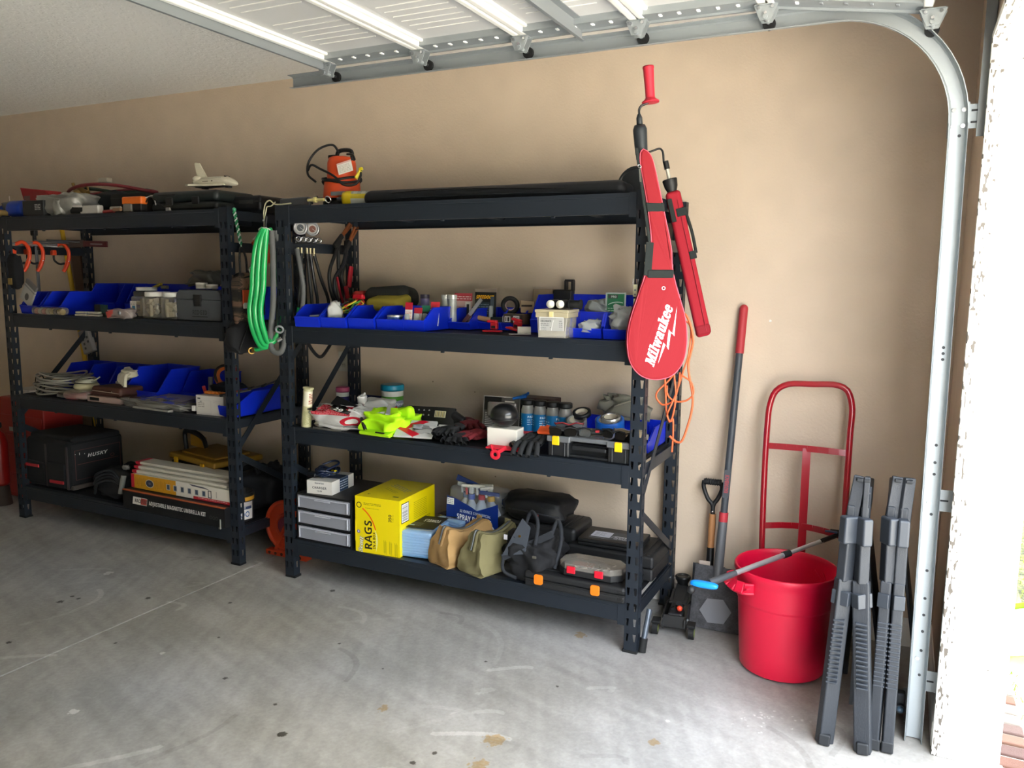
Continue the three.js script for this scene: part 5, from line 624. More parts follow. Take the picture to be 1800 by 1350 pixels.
  const sl = thing('mat_roll', 'black card with rows of white symbols propped behind the clothing pile', 'card', [-1.235, y, -.28], .1); const sc = print(384, 192, (x) => { for (let r = 0; r < 2; r++) for (let k = 0; k < 4; k++) { rule(x, 34 + k * 46, 30 + r * 44, 14, 8, '#cfcfcc'); rule(x, 38 + k * 46, 24 + r * 44, 6, 16, '#b9b9b6'); } rule(x, 230, 34, 90, 60, '#d2c9a0'); for (let i = 0; i < 7; i++) rule(x, 238 + i * 11, 40, 5, 48, i % 2 ? '#a8892c' : '#6c5a30'); txt(x, 'T', 60, 130, 44, '#e8e8e6'); txt(x, 'J', 96, 136, 40, '#e8e8e6', { i: 1 }); }, '#0c0d0f');
  const sg = new THREE.BoxGeometry(.27, .11, .012, 14, 6, 1), sp = sg.attributes.position; for (let i = 0; i < sp.count; i++) sp.setZ(i, sp.getZ(i) - .12 * sp.getX(i) ** 2 * 4 + .01 * Math.sin(sp.getX(i) * 20)); sg.computeVertexNormals(); part(sl, 'card', sg.rotateX(-.35).translate(.02, .065, 0), M('#fff', .4, { map: sc })); part(sl, 'base', wob(B(.2, .05, .12, -.02, .025, .03, { r: .02, s: 6 }), .008, 16), M('#0d0e11', .7)); part(sl, 'end_fold', wob(B(.09, .08, .05, .16, .05, -.02, { r: .02, s: 6, rz: -.5 }), .008, 18), M('#111216', .5));
  const glove = (label, pos, turn, col, cuff, sc = 1, curl = .3) => { const t = thing('work_glove', label, 'glove', pos, turn); const m = bumped(col, .8, weaveT, .0008); part(t, 'palm', wob(lump(.095 * sc, .045 * sc, .1 * sc, pos[0] * 10, .2, 2, .7, 20), .006, 22, 3), m); for (let i = 0; i < 4; i++) { const x = (-.034 + i * .0225) * sc, l = [.062, .072, .07, .055][i] * sc; part(t, 'finger', TU([[x * .9, .026 * sc, .035 * sc], [x * 1.15, .03 * sc, .06 * sc], [x * 1.35, (.03 - .02 * curl) * sc, .05 * sc + l * .6], [x * 1.4, (.024 - .045 * curl) * sc + .01, .045 * sc + l]], .0105 * sc, { n: 16, rad: 9 }), m); } part(t, 'thumb', TU([[-.036 * sc, .02, 0], [-.062 * sc, .024, .02 * sc], [-.07 * sc, .02, .05 * sc]], .0115 * sc, { n: 14, rad: 9 }), m); part(t, 'cuff', wob(X(L([[.036 * sc, 0], [.042 * sc, .03], [.04 * sc, .055]], 20).scale(1, 1, .5), 0, .022 * sc, -.045 * sc, -PI / 2), .004, 30), bumped(cuff, .85, weaveT, .0008)); return t; };
  const ms = thing('sock_pack', 'red edged clear pack of grey socks lying at the front edge', 'pack', [-1.16, y + .012, -.07], .25); const mt2 = print(256, 192, (x) => { x.fillStyle = '#c3102c'; x.beginPath(); x.moveTo(0, 100); x.lineTo(150, 0); x.lineTo(200, 20); x.lineTo(80, 104); x.lineTo(170, 160); x.lineTo(130, 192); x.closePath(); x.fill(); x.fillStyle = '#8f9092'; x.fillRect(110, 70, 60, 60); }, '#bdbebc'); part(ms, 'card', planar(wob(B(.2, .012, .13, 0, .004, 0, { r: .005, s: 6 }), .006, 14, 2), 0, 2, -.1, .1, .065, -.065).rotateX(.45).translate(0, .03, .01), M('#fff', .4, { map: mt2 })); part(ms, 'film', wob(lump(.1, .04, .11, 9, .3, 2.5, .6, 20).translate(.04, .006, .0), .008, 24, 3), M('#b9bab8', .15, { transmission: .5, thickness: 0 })); part(ms, 'grey_sock', wob(lump(.06, .03, .08, 12, .3, 2.5, .7, 16).translate(.01, .03, -.01), .006, 24), M('#98989a', .85));
  glove('black knitted glove lying flat behind the red edged sock pack', [-1.04, y, -.12], 1.2, '#15171b', '#1c1f24'); glove('black knitted glove nearest the shelf front, left of the white box', [-.93, y, -.07], .5, '#16181c', '#22252a'); glove('charcoal glove with fingers toward the front, heaped on the others', [-.985, y + .03, -.1], .1, '#1a1c1f', '#2a2c30', .95); glove('dark red work glove on the heap behind the black gloves', [-1.0, y + .015, -.32], .7, '#6c1f26', '#5b1a20', 1.1); glove('dark red glove with grey knuckles, left of the white box', [-.865, y + .01, -.16], -.4, '#7a2029', '#33363a', 1); glove('black rubber dipped glove right of the white box, fingers hanging forward', [-.55, y + .01, -.09], .15, '#1d1f22', '#2a2d30', 1.15, .9); glove('second black rubber glove under the orange cuff', [-.51, y + .035, -.16], -.3, '#191b1e', '#d65a20', 1.05, .6);
  const wg = thing('wood_chip', 'white feathery scrap of tissue on the black gloves', 'scrap', [-1.06, y + .055, -.1], .3); part(wg, 'scrap', wob(B(.08, .01, .03, 0, 0, 0, { s: 6, r: .003 }), .012, 40, 7), M('#d2d0cb', .8)); part(wg, 'edge', wob(B(.05, .006, .02, .03, .01, 0, { s: 5, r: .002 }), .01, 40, 3), M('#c6c4bf', .8));
  const og = thing('orange_rag', 'ragged bright orange cloth on top of the black rubber gloves', 'cloth', [-.5, y + .09, -.12], .2); part(og, 'cloth', wob(B(.08, .012, .06, 0, 0, 0, { r: .005, s: 8 }), .018, 28, 3), bumped('#e2551c', .85, weaveT, .001)); part(og, 'fold', wob(B(.04, .02, .03, .02, .012, -.01, { r: .008, s: 5 }), .012, 30, 8), bumped('#e2551c', .85, weaveT, .001));
  const wb = thing('white_carton', 'plain white cube carton at the front of the third shelf', 'box', [-.682, y, -.083], .03); part(wb, 'carton', B(.15, .095, .078, 0, .0475, 0, { r: .002 }), M('#dedbd2', .6)); part(wb, 'flap', B(.15, .0012, .08, 0, .0958, 0), M('#cfccc4', .6)); part(wb, 'tuck_seam', B(.0012, .08, .07, .0755, .047, 0), M('#c4c1ba', .6));
  const ball = thing('welding_cap', 'glossy black rounded helmet shell sitting on the white carton', 'helmet', [-.69, y + .097, -.085]); part(ball, 'shell', X(new THREE.SphereGeometry(.066, 32, 20).scale(1, .84, .95), 0, .055, 0), M('#131416', .3, { clearcoat: .3 })); part(ball, 'band', X(new THREE.TorusGeometry(.061, .005, 8, 32).scale(1, .95, 1), 0, .04, 0, PI / 2), M('#0a0b0c', .5));
  const rc = thing('red_cloth', 'bright red cloth strap drooping over the shelf edge below the white carton', 'cloth', [-.665, y + .004, -.02]); part(rc, 'strap', wob(B(.17, .008, .05, .01, .008, .0, { r: .003, s: 7 }), .006, 22, 2), bumped('#d0142f', .8, weaveT, .001)); part(rc, 'loop', [X(new THREE.TorusGeometry(.018, .009, 10, 22).scale(1, .9, .7), -.02, -.018, .034), bar([-.045, .02, .02], [-.03, -.005, .034], .02, .008, { r: .003 }), bar([.03, .018, .02], [-.004, -.005, .034], .02, .008, { r: .003 })], bumped('#d0142f', .8, weaveT, .001));
  const cp = print(192, 160, (x) => { rule(x, 0, 0, 192, 160, '#4b4844'); rule(x, 4, 4, 90, 64, '#0f0f10'); rule(x, 44, 26, 62, 24, '#a8202a'); txt(x, 'BIT SET', 75, 38, 14, '#e8dcd8'); rule(x, 112, 20, 50, 40, '#cfc9bc'); for (let i = 0; i < 8; i++) rule(x, 10, 80 + i * 9, 80 + 30 * lattice[i * 3], 4, '#c9c6c0'); x.strokeStyle = '#c8c4bc'; x.lineWidth = 3; x.strokeRect(2, 2, 188, 156); });
  const k = thing('tool_card', 'black and grey carded tool kit propped at the back, left of the clear jars', 'pack', [-.875, y, -.42], .1); part(k, 'card', B(.2, .17, .004, 0, .095, 0, { rx: -.12 }), M('#fff', .4, { map: cp })); part(k, 'blister', B(.16, .08, .03, .01, .115, .014, { r: .012, s: 4, rx: -.12 }), M('#cfcac2', .1, { transmission: .7, thickness: 0 })); part(k, 'tool', [bar([-.02, .13, .012], [.07, .14, .008], .012, 0, { round: 1 }), B(.03, .04, .02, .05, .1, .014, { r: .005 })], M('#55544f', .4, { metalness: .4 }));
  const bl = thing('blue_glove', 'blue nitrile glove draped on top of the carded tool kit', 'glove', [-.79, y + .18, -.44]); part(bl, 'palm', wob(B(.06, .014, .03, 0, 0, 0, { r: .006, s: 5, rz: .3 }), .006, 30), M('#1f5fae', .5)); part(bl, 'finger', TU([[.02, .006, 0], [.05, .02, .0], [.06, .028, .01]], .007), M('#1f5fae', .5)); part(bl, 'finger', TU([[.02, .0, .01], [.05, .01, .012]], .007), M('#1f5fae', .5)); one('dark_tray', 'dark red edged flat box lying across the back behind the jars', 'box', [B(.2, .03, .1, 0, .015, 0, { r: .003 })], M('#3a2325', .6), [-.7, y + .15, -.5]);
  one('shelf_riser', 'black box holding up the flat box behind the clear jars', 'box', B(.24, .15, .08, 0, .075, 0, { r: .003 }), black, [-.7, y, -.5]);
  const jl = ['clear jar with black lid and blue label, first from the left', 'clear jar with black lid and blue label, second from the left', 'clear jar with black lid and blue label, third from the left', 'clear jar with black lid and blue label, nearest the round tapes'];
  const labT = print(256, 128, (x) => { rule(x, 0, 112, 256, 16, '#c33a44'); for (let q = 0; q < 2; q++) { txt(x, 'PADS', 40 + q * 128, 20, 20, '#e9f2f8'); fine(x, 14 + q * 128, 38, 90, 3, 14, 10, '#bcd9ee', 3); x.strokeStyle = '#cfd7d0'; x.lineWidth = 5; x.beginPath(); x.arc(70 + q * 128, 88, 14, 0, 7); x.stroke(); } }, '#1173ad');
  const j0 = thing('clear_jar', jl[0], 'jar', [-.717, y, -.4], 0, 'clear jars with blue labels'); part(j0, 'jar', L([[.001, 0], [.032, 0], [.034, .006], [.034, .13], [.028, .148], [.028, .16]], 26), M('#d3cfca', .1, { transmission: .6, thickness: 0 })); part(j0, 'lid', L([[.001, .155], [.034, .155], [.035, .16], [.035, .176], [.033, .18], [.001, .18]], 26), black); part(j0, 'label', new THREE.CylinderGeometry(.0348, .0348, .1, 26, 1, true).translate(0, .064, 0), M('#fff', .4, { map: labT })); part(j0, 'contents', lump(.056, .1, .056, 3, .2, 4, .7, 16).translate(0, .008, 0), M('#8d6f62', .7)); [-.65, -.58, -.512].forEach((x, i) => dup(j0, jl[i + 1], [x, y, -.4 + .004 * i], i * .5));
  const ring = (l, pos, R, r, h, m, tilt, turn) => { const t = thing('tape_roll', l, 'tape', pos, turn); const a = part(t, 'roll', L([[r, 0], [R, 0], [R, h], [r, h], [r, 0]], 36).rotateX(tilt), m); part(t, 'core', L([[r - .002, .001], [r, .001], [r, h - .001], [r - .002, h - .001], [r - .002, .001]], 30).rotateX(tilt), M('#c8bda4', .7)); return t; };
  bin('blue bin holding the round tapes at the right back of the third shelf', [-.25, y, -.42], .0, .38, .1, .3, .045);
  ring('silver duct tape roll leaning beside the clear jars', [-.43, y + .075, -.34], .05, .034, .045, M('#b7b6b0', .35, { metalness: .5 }), .4, .2); ring('black tape roll on top of the silver duct tape', [-.42, y + .13, -.38], .044, .03, .02, black, .4, 0); ring('bright blue tape roll on the right of the third shelf', [-.26, y + .085, -.33], .068, .05, .05, M('#0f5fbe', .35), .25, 0); ring('silver foil tape roll inside the blue tape', [-.26, y + .115, -.34], .047, .032, .03, M('#c2c2c0', .25, { metalness: .7 }), .25, 0);
  const pl = thing('plastic_wrap', 'dusty clear plastic sheet bunched against the wall behind the tapes', 'plastic', [-.24, y + .1, -.5]); part(pl, 'sheet', wob(lump(.22, .12, .06, 19, .4, 3, .6, 24), .016, 20, 4), M('#8f8d80', .3, { transmission: .35, thickness: 0 })); part(pl, 'fold', wob(B(.16, .01, .05, .02, .1, .02, { s: 6, r: .004, rz: .4 }), .012, 20), M('#9c9a8c', .3, { transmission: .3, thickness: 0 })); 
  const tb = thing('white_tube', 'narrow white tube standing against the right shelf post', 'tube', [-.085, y, -.16]); part(tb, 'tube', C(.014, .014, .15, 0, .075, 0), M('#d6d2c8', .5)); part(tb, 'cap', C(.011, .011, .03, 0, .165, 0), M('#8e8c86', .5));
  { const t = thing('tool_box', 'black toolbox with grey clear lid and two yellow latches', 'toolbox', [-.25, y, -.14], -.015); part(t, 'base', [B(.1, .07, .24, -.14, .035, 0, { r: .008 }), B(.1, .07, .24, .14, .035, 0, { r: .008 }), B(.2, .06, .2, 0, .03, -.02, { r: .006 }), B(.38, .012, .23, 0, .008, -.004, { r: .003 })], M('#1b1d20', .45)); part(t, 'lid', [B(.385, .02, .245, 0, .084, -.006, { r: .007 }), B(.11, .028, .25, -.14, .08, .0, { r: .006 }), B(.11, .028, .25, .14, .08, .0, { r: .006 })], M('#6f7276', .25, { transmission: .25, thickness: 0 })); for (const x of [-.15, .14]) part(t, 'latch', [B(.034, .038, .008, x, .072, .125, { r: .003 }), B(.028, .008, .012, x, .09, .124, { r: .002 })], M('#f2c011', .4)); part(t, 'handle', [bar([-.08, .045, .1], [.08, .045, .1], .02, .02, { r: .006 })], M('#15171a', .5)); for (const x of [-.11, -.17, .11, .17]) part(t, 'rib', B(.008, .06, .01, x, .034, .118, { r: .003 }), M('#24272b', .45)); }
  const gl = (l, pos, turn, lens, fr) => { const t = thing('safety_glasses', l, 'glasses', pos, turn); for (const s of [-1, 1]) { part(t, 'lens', wob(EX(rrect(.055, .036, .014, s * .033, .02), .003), .0001, 1).rotateX(-.2), lens); part(t, 'temple', TU([[s * .06, .03, 0], [s * .066, .03, -.05], [s * .062, .012, -.11]], .0032), fr); } part(t, 'frame', [TU([[-.06, .036, .002], [-.03, .04, .006], [0, .032, .006], [.03, .04, .006], [.06, .036, .002]], .0035), bar([-.006, .026, .004], [.006, .026, .004], .006, .004)], fr); return t; };
  gl('dark wraparound glasses on the left of the toolbox lid', [-.37, y + .096, -.02], .2, M('#0b0c0e', .15, { clearcoat: .5 }), black); gl('mirrored silver glasses behind the first yellow latch', [-.31, y + .096, -.05], -.1, M('#8f979c', .08, { metalness: .8 }), black); gl('black glasses lying at the right of the toolbox lid', [-.15, y + .096, -.06], -.3, M('#111316', .15, { clearcoat: .5 }), black); gl('dark glasses with red stripe heaped behind the others', [-.38, y + .098, -.12], .4, M('#1a1a1e', .2), M('#8c2028', .4)); gl('scratched clear glasses on the far right of the toolbox lid', [-.1, y + .096, -.12], .3, M('#c7b596', .1, { transmission: .6, thickness: 0 }), M('#7b7266', .5));
  const kn = thing('folding_knife', 'folded black tool with red button on the toolbox lid', 'tool', [-.27, y + .1, -.1], .3); part(kn, 'handle', B(.12, .018, .022, 0, .008, 0, { r: .006 }), black); part(kn, 'red_button', B(.02, .012, .024, .03, .014, .0, { r: .004 }), M('#b8222c', .4)); part(kn, 'clip', B(.05, .004, .006, -.02, .019, 0), chrome);
}
// ---------- gap between the units ----------
{
  const gm = M('#1cae5c', .35, { clearcoat: .3 }), gy = M('#5b5c5c', .7);
  const h = thing('green_hose', 'bright green rubber hose hung in long loops on the corner of the right unit', 'hose', [-2.0, 1.84, .012]);
  const loop = (dx, dz, b) => TU([[.004 + dx * .15, .0, dz], [-.028 + dx * .7, -.06, dz + .004], [-.052 + dx, -.2, dz + .01], [-.06 + dx, -.3, dz + .012], [-.082 + dx, -.42, dz + .012], [-.07 + dx, -.52, dz + .006], [-.02 + dx * .5, b, dz], [.03, -.54, dz - .045], [.03, -.3, dz - .07], [.015, -.1, dz - .05], [.006, .002, dz - .02]], .0145, { n: 150, rad: 10 });
  part(h, 'loop', loop(-.018, .024, -.605), gm); part(h, 'loop', loop(.013, .02, -.595), gm); part(h, 'loop', loop(.044, .012, -.58), gm);
  part(h, 'tail', TU([[.02, -.56, .01], [-.02, -.6, .014], [-.07, -.618, .02], [-.085, -.62, .022]], .0115, { n: 30 }), gm); part(h, 'brass_fitting', [bar([-.084, -.62, .022], [-.1, -.624, .024], .013, 0, { round: 1 }), X(new THREE.TorusGeometry(.015, .005, 10, 20), -.108, -.626, .026, 0, .9)], brass); part(h, 'end_ferrule', [bar([.05, -.57, .0], [.07, -.555, -.01], .013, 0, { round: 1 })], chrome);
  part(h, 'tie', [X(new THREE.TorusGeometry(.024, .003, 8, 20).scale(1.3, .7, 1), -.004, -.008, .014, .9, .2), bar([-.03, -.02, .02], [-.075, -.055, .024], .003, .003), bar([-.03, -.02, .02], [-.026, -.002, .02], .007, .007)], white); part(h, 'hanging_cord', TU([[.0, .06, 0], [-.004, .02, .004], [.0, -.01, .006]], .006), black);
  const g2 = thing('grey_hose', 'flat grey hose hanging behind the green loops', 'hose', [-1.968, 1.83, .012]); part(g2, 'loop', TU([[0, 0, 0], [.0, -.2, 0], [-.008, -.38, .0], [-.03, -.52, .0], [-.01, -.61, .01], [.03, -.62, .0], [.05, -.5, -.03], [.045, -.2, -.04], [.01, 0, -.02]], .015, { n: 120, rad: 8 }), gy); part(g2, 'strand', TU([[.01, -.02, -.02], [.0, -.2, -.05], [-.03, -.42, -.06], [-.035, -.52, -.06], [.0, -.58, -.05]], .013, { n: 70 }), gy); part(g2, 'fitting', [X(new THREE.TorusGeometry(.018, .006, 8, 20), .03, -.5, .0, .4, .6)], galvDark);
  const g3 = thing('grey_strap', 'grey strap bowed out inside the left front post of the right unit', 'strap', [-1.88, 1.74, -.08]); part(g3, 'strap', TU([[-.01, 0, 0], [.02, -.1, .01], [.035, -.2, .01], [.025, -.3, .01], [-.01, -.36, .0]], .012, { n: 50, rad: 8 }), gy); part(g3, 'green_end', TU([[.005, -.3, .01], [-.01, -.38, .01], [-.015, -.42, .0]], .011), gm);
  const p = thing('camo_pouch', 'brown camouflage pouch hanging on the end of the left unit', 'pouch', [-2.25, 1.29, -.085]); const ct = dtex(128, 256, (u, v) => { const a = vn(u * 5, v * 10, 10) + .5 * vn(u * 12 + 3, v * 24, 24) + .35 * vn(u * 40, v * 80, 80); return a > 1.12 ? [120, 92, 76] : a > .95 ? [74, 60, 48] : a > .8 ? [46, 42, 36] : [30, 29, 26]; });
  part(p, 'body', planar(wob(lump(.1, .33, .17, 14, .12, 2, .55, 26), .006, 18, 3), 2, 1, -.09, .09, 0, .33), M('#fff', .85, { map: ct })); part(p, 'zip', TU([[.045, .3, .06], [.056, .31, 0], [.05, .27, -.07], [.052, .1, -.075]], .004), black); part(p, 'dark_panel', wob(B(.09, .15, .14, -.02, -.0, .02, { r: .04, s: 6 }), .006, 14, 2), cloth); part(p, 'strap', TU([[.0, .3, .04], [.01, .42, .05], [.0, .46, .03], [-.0, .42, .0], [.0, .32, -.01]], .006), black); part(p, 'clip', [X(new THREE.TorusGeometry(.012, .004, 8, 18).scale(1, 1.5, 1), .01, .34, -.03, 0, 1)], chrome); part(p, 'orange_tag', wob(B(.006, .075, .07, .062, .2, .055, { r: .002, s: 3 }), .002, 30), M('#c14a22', .6)); part(p, 'white_tag_end', B(.007, .03, .066, .063, .155, .055, { r: .002 }), M('#d4d2cc', .6));
  const b = thing('black_pouch', 'black cloth bag sagging under the camouflage pouch', 'pouch', [-2.245, 1.19, -.05]); part(b, 'body', wob(lump(.11, .17, .2, 33, .2, 2, .6, 22), .008, 14), cloth); part(b, 'seam', TU([[.045, .02, .08], [.055, .08, .06], [.05, .15, .02]], .004), black);
  const c = thing('paracord', 'green and white twisted cord hanging from the top of the left unit', 'cord', [-2.262, 1.94, -.03]); const tw = (s) => { const q = []; for (let i = 0; i <= 30; i++) q.push([.006 * Math.cos(i * 1.3 + s) , -i * .0058, .006 * Math.sin(i * 1.3 + s) - i * .0013]); return q; }; part(c, 'strand', TU(tw(0), .0045, { n: 120 }), M('#1b7a48', .7)); part(c, 'strand', TU(tw(PI), .0035, { n: 120 }), M('#b9cbbd', .7)); part(c, 'bead', cap([0, .006, 0], .011), M('#3b8c66', .5)); part(c, 'hook', TU([[0, -.17, -.04], [.006, -.19, -.035], [.004, -.2, -.03]], .003), M('#8fb39c', .4));
  const oh = thing('orange_hook', 'rusty orange padded hook hanging behind the green hose', 'hook', [-2.225, 1.7, -.14]); part(oh, 'hook', TU([[0, .07, .02], [.01, .1, -.02], [.012, .08, -.06], [.01, .0, -.07], [.0, -.06, -.05]], .013, { n: 40 }), M('#b8431f', .5)); part(oh, 'plate', B(.014, .1, .05, .02, .02, -.1, { r: .004 }), M('#b8431f', .5)); part(oh, 'chain', TU([[.0, .06, .02], [-.0, -.02, .0], [.005, -.09, -.0]], .005), black);
  const rl = thing('orange_reel', 'round orange plastic cord reel on the floor between the two units', 'reel', [-2.17, 0, -.3]); part(rl, 'disc', [C(.15, .15, .016, 0, .175, .04, { rx: PI / 2, n: 40 }), X(new THREE.TorusGeometry(.143, .012, 10, 40), 0, .175, .05), X(new THREE.TorusGeometry(.07, .008, 8, 30), 0, .175, .052)], M('#c5401a', .5)); part(rl, 'rear_disc', C(.15, .15, .012, 0, .175, -.07, { rx: PI / 2, n: 40 }), M('#a8371a', .5)); part(rl, 'hub', C(.055, .055, .12, 0, .175, 0, { rx: PI / 2 }), M('#7a2c3e', .5)); part(rl, 'wound_cord', X(new THREE.TorusGeometry(.095, .03, 10, 36).scale(1, 1, 1.2), 0, .175, -.015), M('#2a1d1a', .7)); part(rl, 'foot', [B(.3, .03, .05, .02, .016, .06, { r: .005 })], M('#c5401a', .5)); for (let i = 0; i < 6; i++) part(rl, 'foot_hole', C(.009, .009, .003, -.1 + i * .045, .016, .0855, { rx: PI / 2, n: 12 }), M('#3b150c', .8)); part(rl, 'stand', [bar([-.08, .02, .06], [0, .175, .06], .02, .008), bar([.1, .02, .06], [0, .175, .06], .02, .008)], M('#c5401a', .5));
}
// ---------- left shelving unit: bottom shelf ----------
{
  const y = S[3];
  const u = thing('umbrella_box', 'long black carton lettered for an adjustable magnetic umbrella kit', 'box', [-2.765, y, -.035], -.015); const ut = print(1024, 128, (x, w, h) => { rule(x, 0, 0, w, 5, '#a8442a'); x.save(); x.transform(1, 0, -.2, 1, 0, 0); rule(x, 120, 36, 150, 52, '#d9d5cc'); rule(x, 205, 40, 62, 44, '#b34034'); x.restore(); txt(x, 'RACEFOX', 190, 62, 34, '#22201f', { i: 1, sx: .85 }); txt(x, 'ADJUSTABLE MAGNETIC UMBRELLA KIT', 560, 64, 38, '#e3e0da', { sx: .8 }); x.strokeStyle = '#4c4f4a'; x.lineWidth = 3; for (let i = 0; i < 3; i++) { x.beginPath(); x.arc(890 + i * 28, 76, 10, 0, 7); x.stroke(); } }, '#111214'); printBox(u, 'carton', .84, .112, .13, { pz: ut }, '#17181a', .4); part(u, 'top_edge', B(.84, .004, .012, 0, .113, .06), M('#a9572f', .6)); part(u, 'corner_clip', [B(.006, .05, .006, .385, .02, .068), B(.012, .01, .008, .382, -.004, .068)], M('#8d8c84', .5));
  const k = thing('kit_box', 'long yellow and white carton with small window pictures, on the black umbrella carton', 'box', [-2.745, y + .117, -.065], -.015); const kt = print(1024, 160, (x, w, h) => { rule(x, 0, 0, 470, h, '#c98f1c'); for (let i = 0; i < 26; i++) rule(x, 30 + i * 15, 30 + 8 * (i % 3), 5, 90 - 12 * (i % 2), '#a87614'); rule(x, 470, 0, 560, h, '#d9d3c6'); x.beginPath(); x.arc(185, 84, 46, 0, 7); x.fillStyle = '#c9c4b8'; x.fill(); x.beginPath(); x.arc(185, 84, 40, 0, 7); x.fillStyle = '#232a3c'; x.fill(); x.beginPath(); x.arc(185, 84, 14, 0, 7); x.fillStyle = '#4c5570'; x.fill(); for (let i = 0; i < 6; i++) { rule(x, 368 + i * 74, 52, 40, 66, '#b9b6ae'); rule(x, 375 + i * 74, 58, 27, 52, '#36465a'); } rule(x, 800, 40, 36, 84, '#3a3a3c'); rule(x, 808, 48, 20, 66, '#d4d0c6'); rule(x, 880, 40, 10, 70, '#b5b0a4'); rule(x, 650, 128, 370, 32, '#b5232c'); fine(x, 700, 138, 290, 1, 10, 9, '#e4c9c6', 4); x.fillStyle = '#4c4a58'; x.beginPath(); x.moveTo(610, 4); x.lineTo(760, 14); x.lineTo(820, 34); x.lineTo(640, 22); x.fill(); }, '#d9d3c6'); printBox(k, 'carton', .8, .085, .1, { pz: kt }, '#cfc9bb', .5); part(k, 'red_end', B(.03, .085, .1, -.402, .043, .001, { r: .004 }), M('#b8142e', .5)); part(k, 'black_end', B(.024, .084, .09, .405, .043, 0), M('#1c1b1a', .6));
  for (let i = 0; i < 3; i++) { const s = one('flat_panel_box', ['thin white carton with red end lying directly on the yellow kit carton', 'thin white carton with red end, middle of three stacked', 'thin white carton with red end, topmost of three stacked'][i], 'box', [B(.76, .016, .1, 0, .008, 0, { r: .003 })], M('#cbc5b6', .6), [-2.775 - .015 * i, y + .203 + i * .019, -.085 - i * .026], -.015, 'thin cartons on the kit box'); part(s, 'red_end', B(.04, .0175, .102, -.38, .008, .001, { r: .004 }), M('#b8142e', .5)); }
  const yc = thing('yellow_case', 'black tool case with a yellow lid, latches and handle behind the kit cartons', 'case', [-2.83, y, -.37], -.2); yc.scale.y = 1.24; const ym = M('#8e6a1a', .55); part(yc, 'base', B(.5, .2, .32, 0, .1, 0, { r: .02 }), M('#10131a', .5)); part(yc, 'lid', [B(.5, .03, .34, 0, .222, 0, { r: .012 }), B(.36, .012, .24, 0, .24, 0, { r: .005 })], ym); for (const x of [-.16, .13]) part(yc, 'latch', B(.035, .055, .012, x, .195, .172, { r: .004 }), M('#d1a012', .45)); part(yc, 'handle', [TU([[-.3, .22, .02], [-.31, .31, .02], [-.28, .325, .02], [-.1, .3, .02], [-.07, .26, .02]], .014, { n: 50 })], M('#0e1118', .5)); part(yc, 'handle_plate', wob(B(.17, .06, .01, -.19, .275, .0, { r: .003 }), .0005, 5), M('#b98a1e', .5));
  const hb = thing('tool_bag', 'big boxy black tool bag with red straps at the left of the bottom shelf', 'bag', [-3.99, y, -.25], .0); const ht = print(256, 256, (x) => { txt(x, '▲HUSKY', 118, 84, 32, '#dcdad6', { i: 1, sx: .95 }); x.strokeStyle = '#5b3434'; x.lineWidth = 3; x.strokeRect(20, 40, 220, 190); rule(x, 30, 130, 200, 3, '#6b3b3a'); x.beginPath(); x.arc(200, 112, 9, 0, 7); x.stroke(); for (const [a, b, l] of [[20, 60, 6], [40, 56, 16], [64, 66, 6]]) rule(x, a, b, 3, l, '#c9c9c4'); }, '#15161a');
  const bg = B(.44, .32, .4, 0, .16, 0, { r: .03, s: 6 }); part(hb, 'body', wob(bg, .007, 10, 4, .003), cloth); part(hb, 'lid', wob(B(.43, .04, .36, 0, .325, -.01, { r: .018, s: 6 }), .01, 9, 7), cloth); const hf = wob(B(.002, .26, .37, 0, 0, 0, { s: 3 }), .003, 12); X(hf, .222, .17, 0); part(hb, 'printed_side', planar(hf, 2, 1, .19, -.19, .04, .3), M('#fff', .8, { map: ht })); for (const [x, yy] of [[-.12, .145], [.12, .06]]) part(hb, 'red_strap', wob(B(.13, .02, .008, x, yy, .224, { r: .002, s: 3 }), .004, 24), M('#b3202e', .6)); for (const x of [-.005, .2]) part(hb, 'vertical_web', B(.02, .28, .006, x, .15, .202, { r: .002 }), M('#3a3134', .8)); part(hb, 'pocket', wob(B(.18, .16, .03, .1, .1, .2, { r: .012, s: 4 }), .006, 16), cloth); part(hb, 'pocket', wob(B(.18, .14, .03, -.11, .1, .2, { r: .012, s: 4 }), .006, 16, 4), cloth); part(hb, 'clip', B(.02, .03, .006, .205, .09, .15, { r: .002 }), M('#8b8b88', .4)); part(hb, 'base_trim', B(.03, .03, .38, .215, .02, 0, { r: .006 }), M('#4b4540', .8));
  const dk = thing('cable_heap', 'heap of black cable and cloth between the tool bag and the cartons', 'cable', [-3.42, y, -.2]); part(dk, 'cloth', wob(lump(.32, .18, .3, 23, .25, 2.4, .6, 24), .012, 12), M('#0e1015', .85)); for (let i = 0; i < 4; i++) part(dk, 'cable', TU([[-.12, .02 + i * .03, .15], [-.06, .1 + i * .02, .165], [.04, .12 + i * .02, .14], [.12, .08, .13], [.14, .02, .14]], .008, { n: 40 }), M('#1a1d21', .5)); part(dk, 'white_cuff', wob(lump(.05, .03, .03, 3, .3, 3, .7, 12).translate(.08, .18, .07), .006, 30), M('#9b9a94', .7)); part(dk, 'bundle_end', [bar([.12, .05, .15], [.13, .16, .13], .016, 0, { round: 1 })], M('#8d8d86', .5));
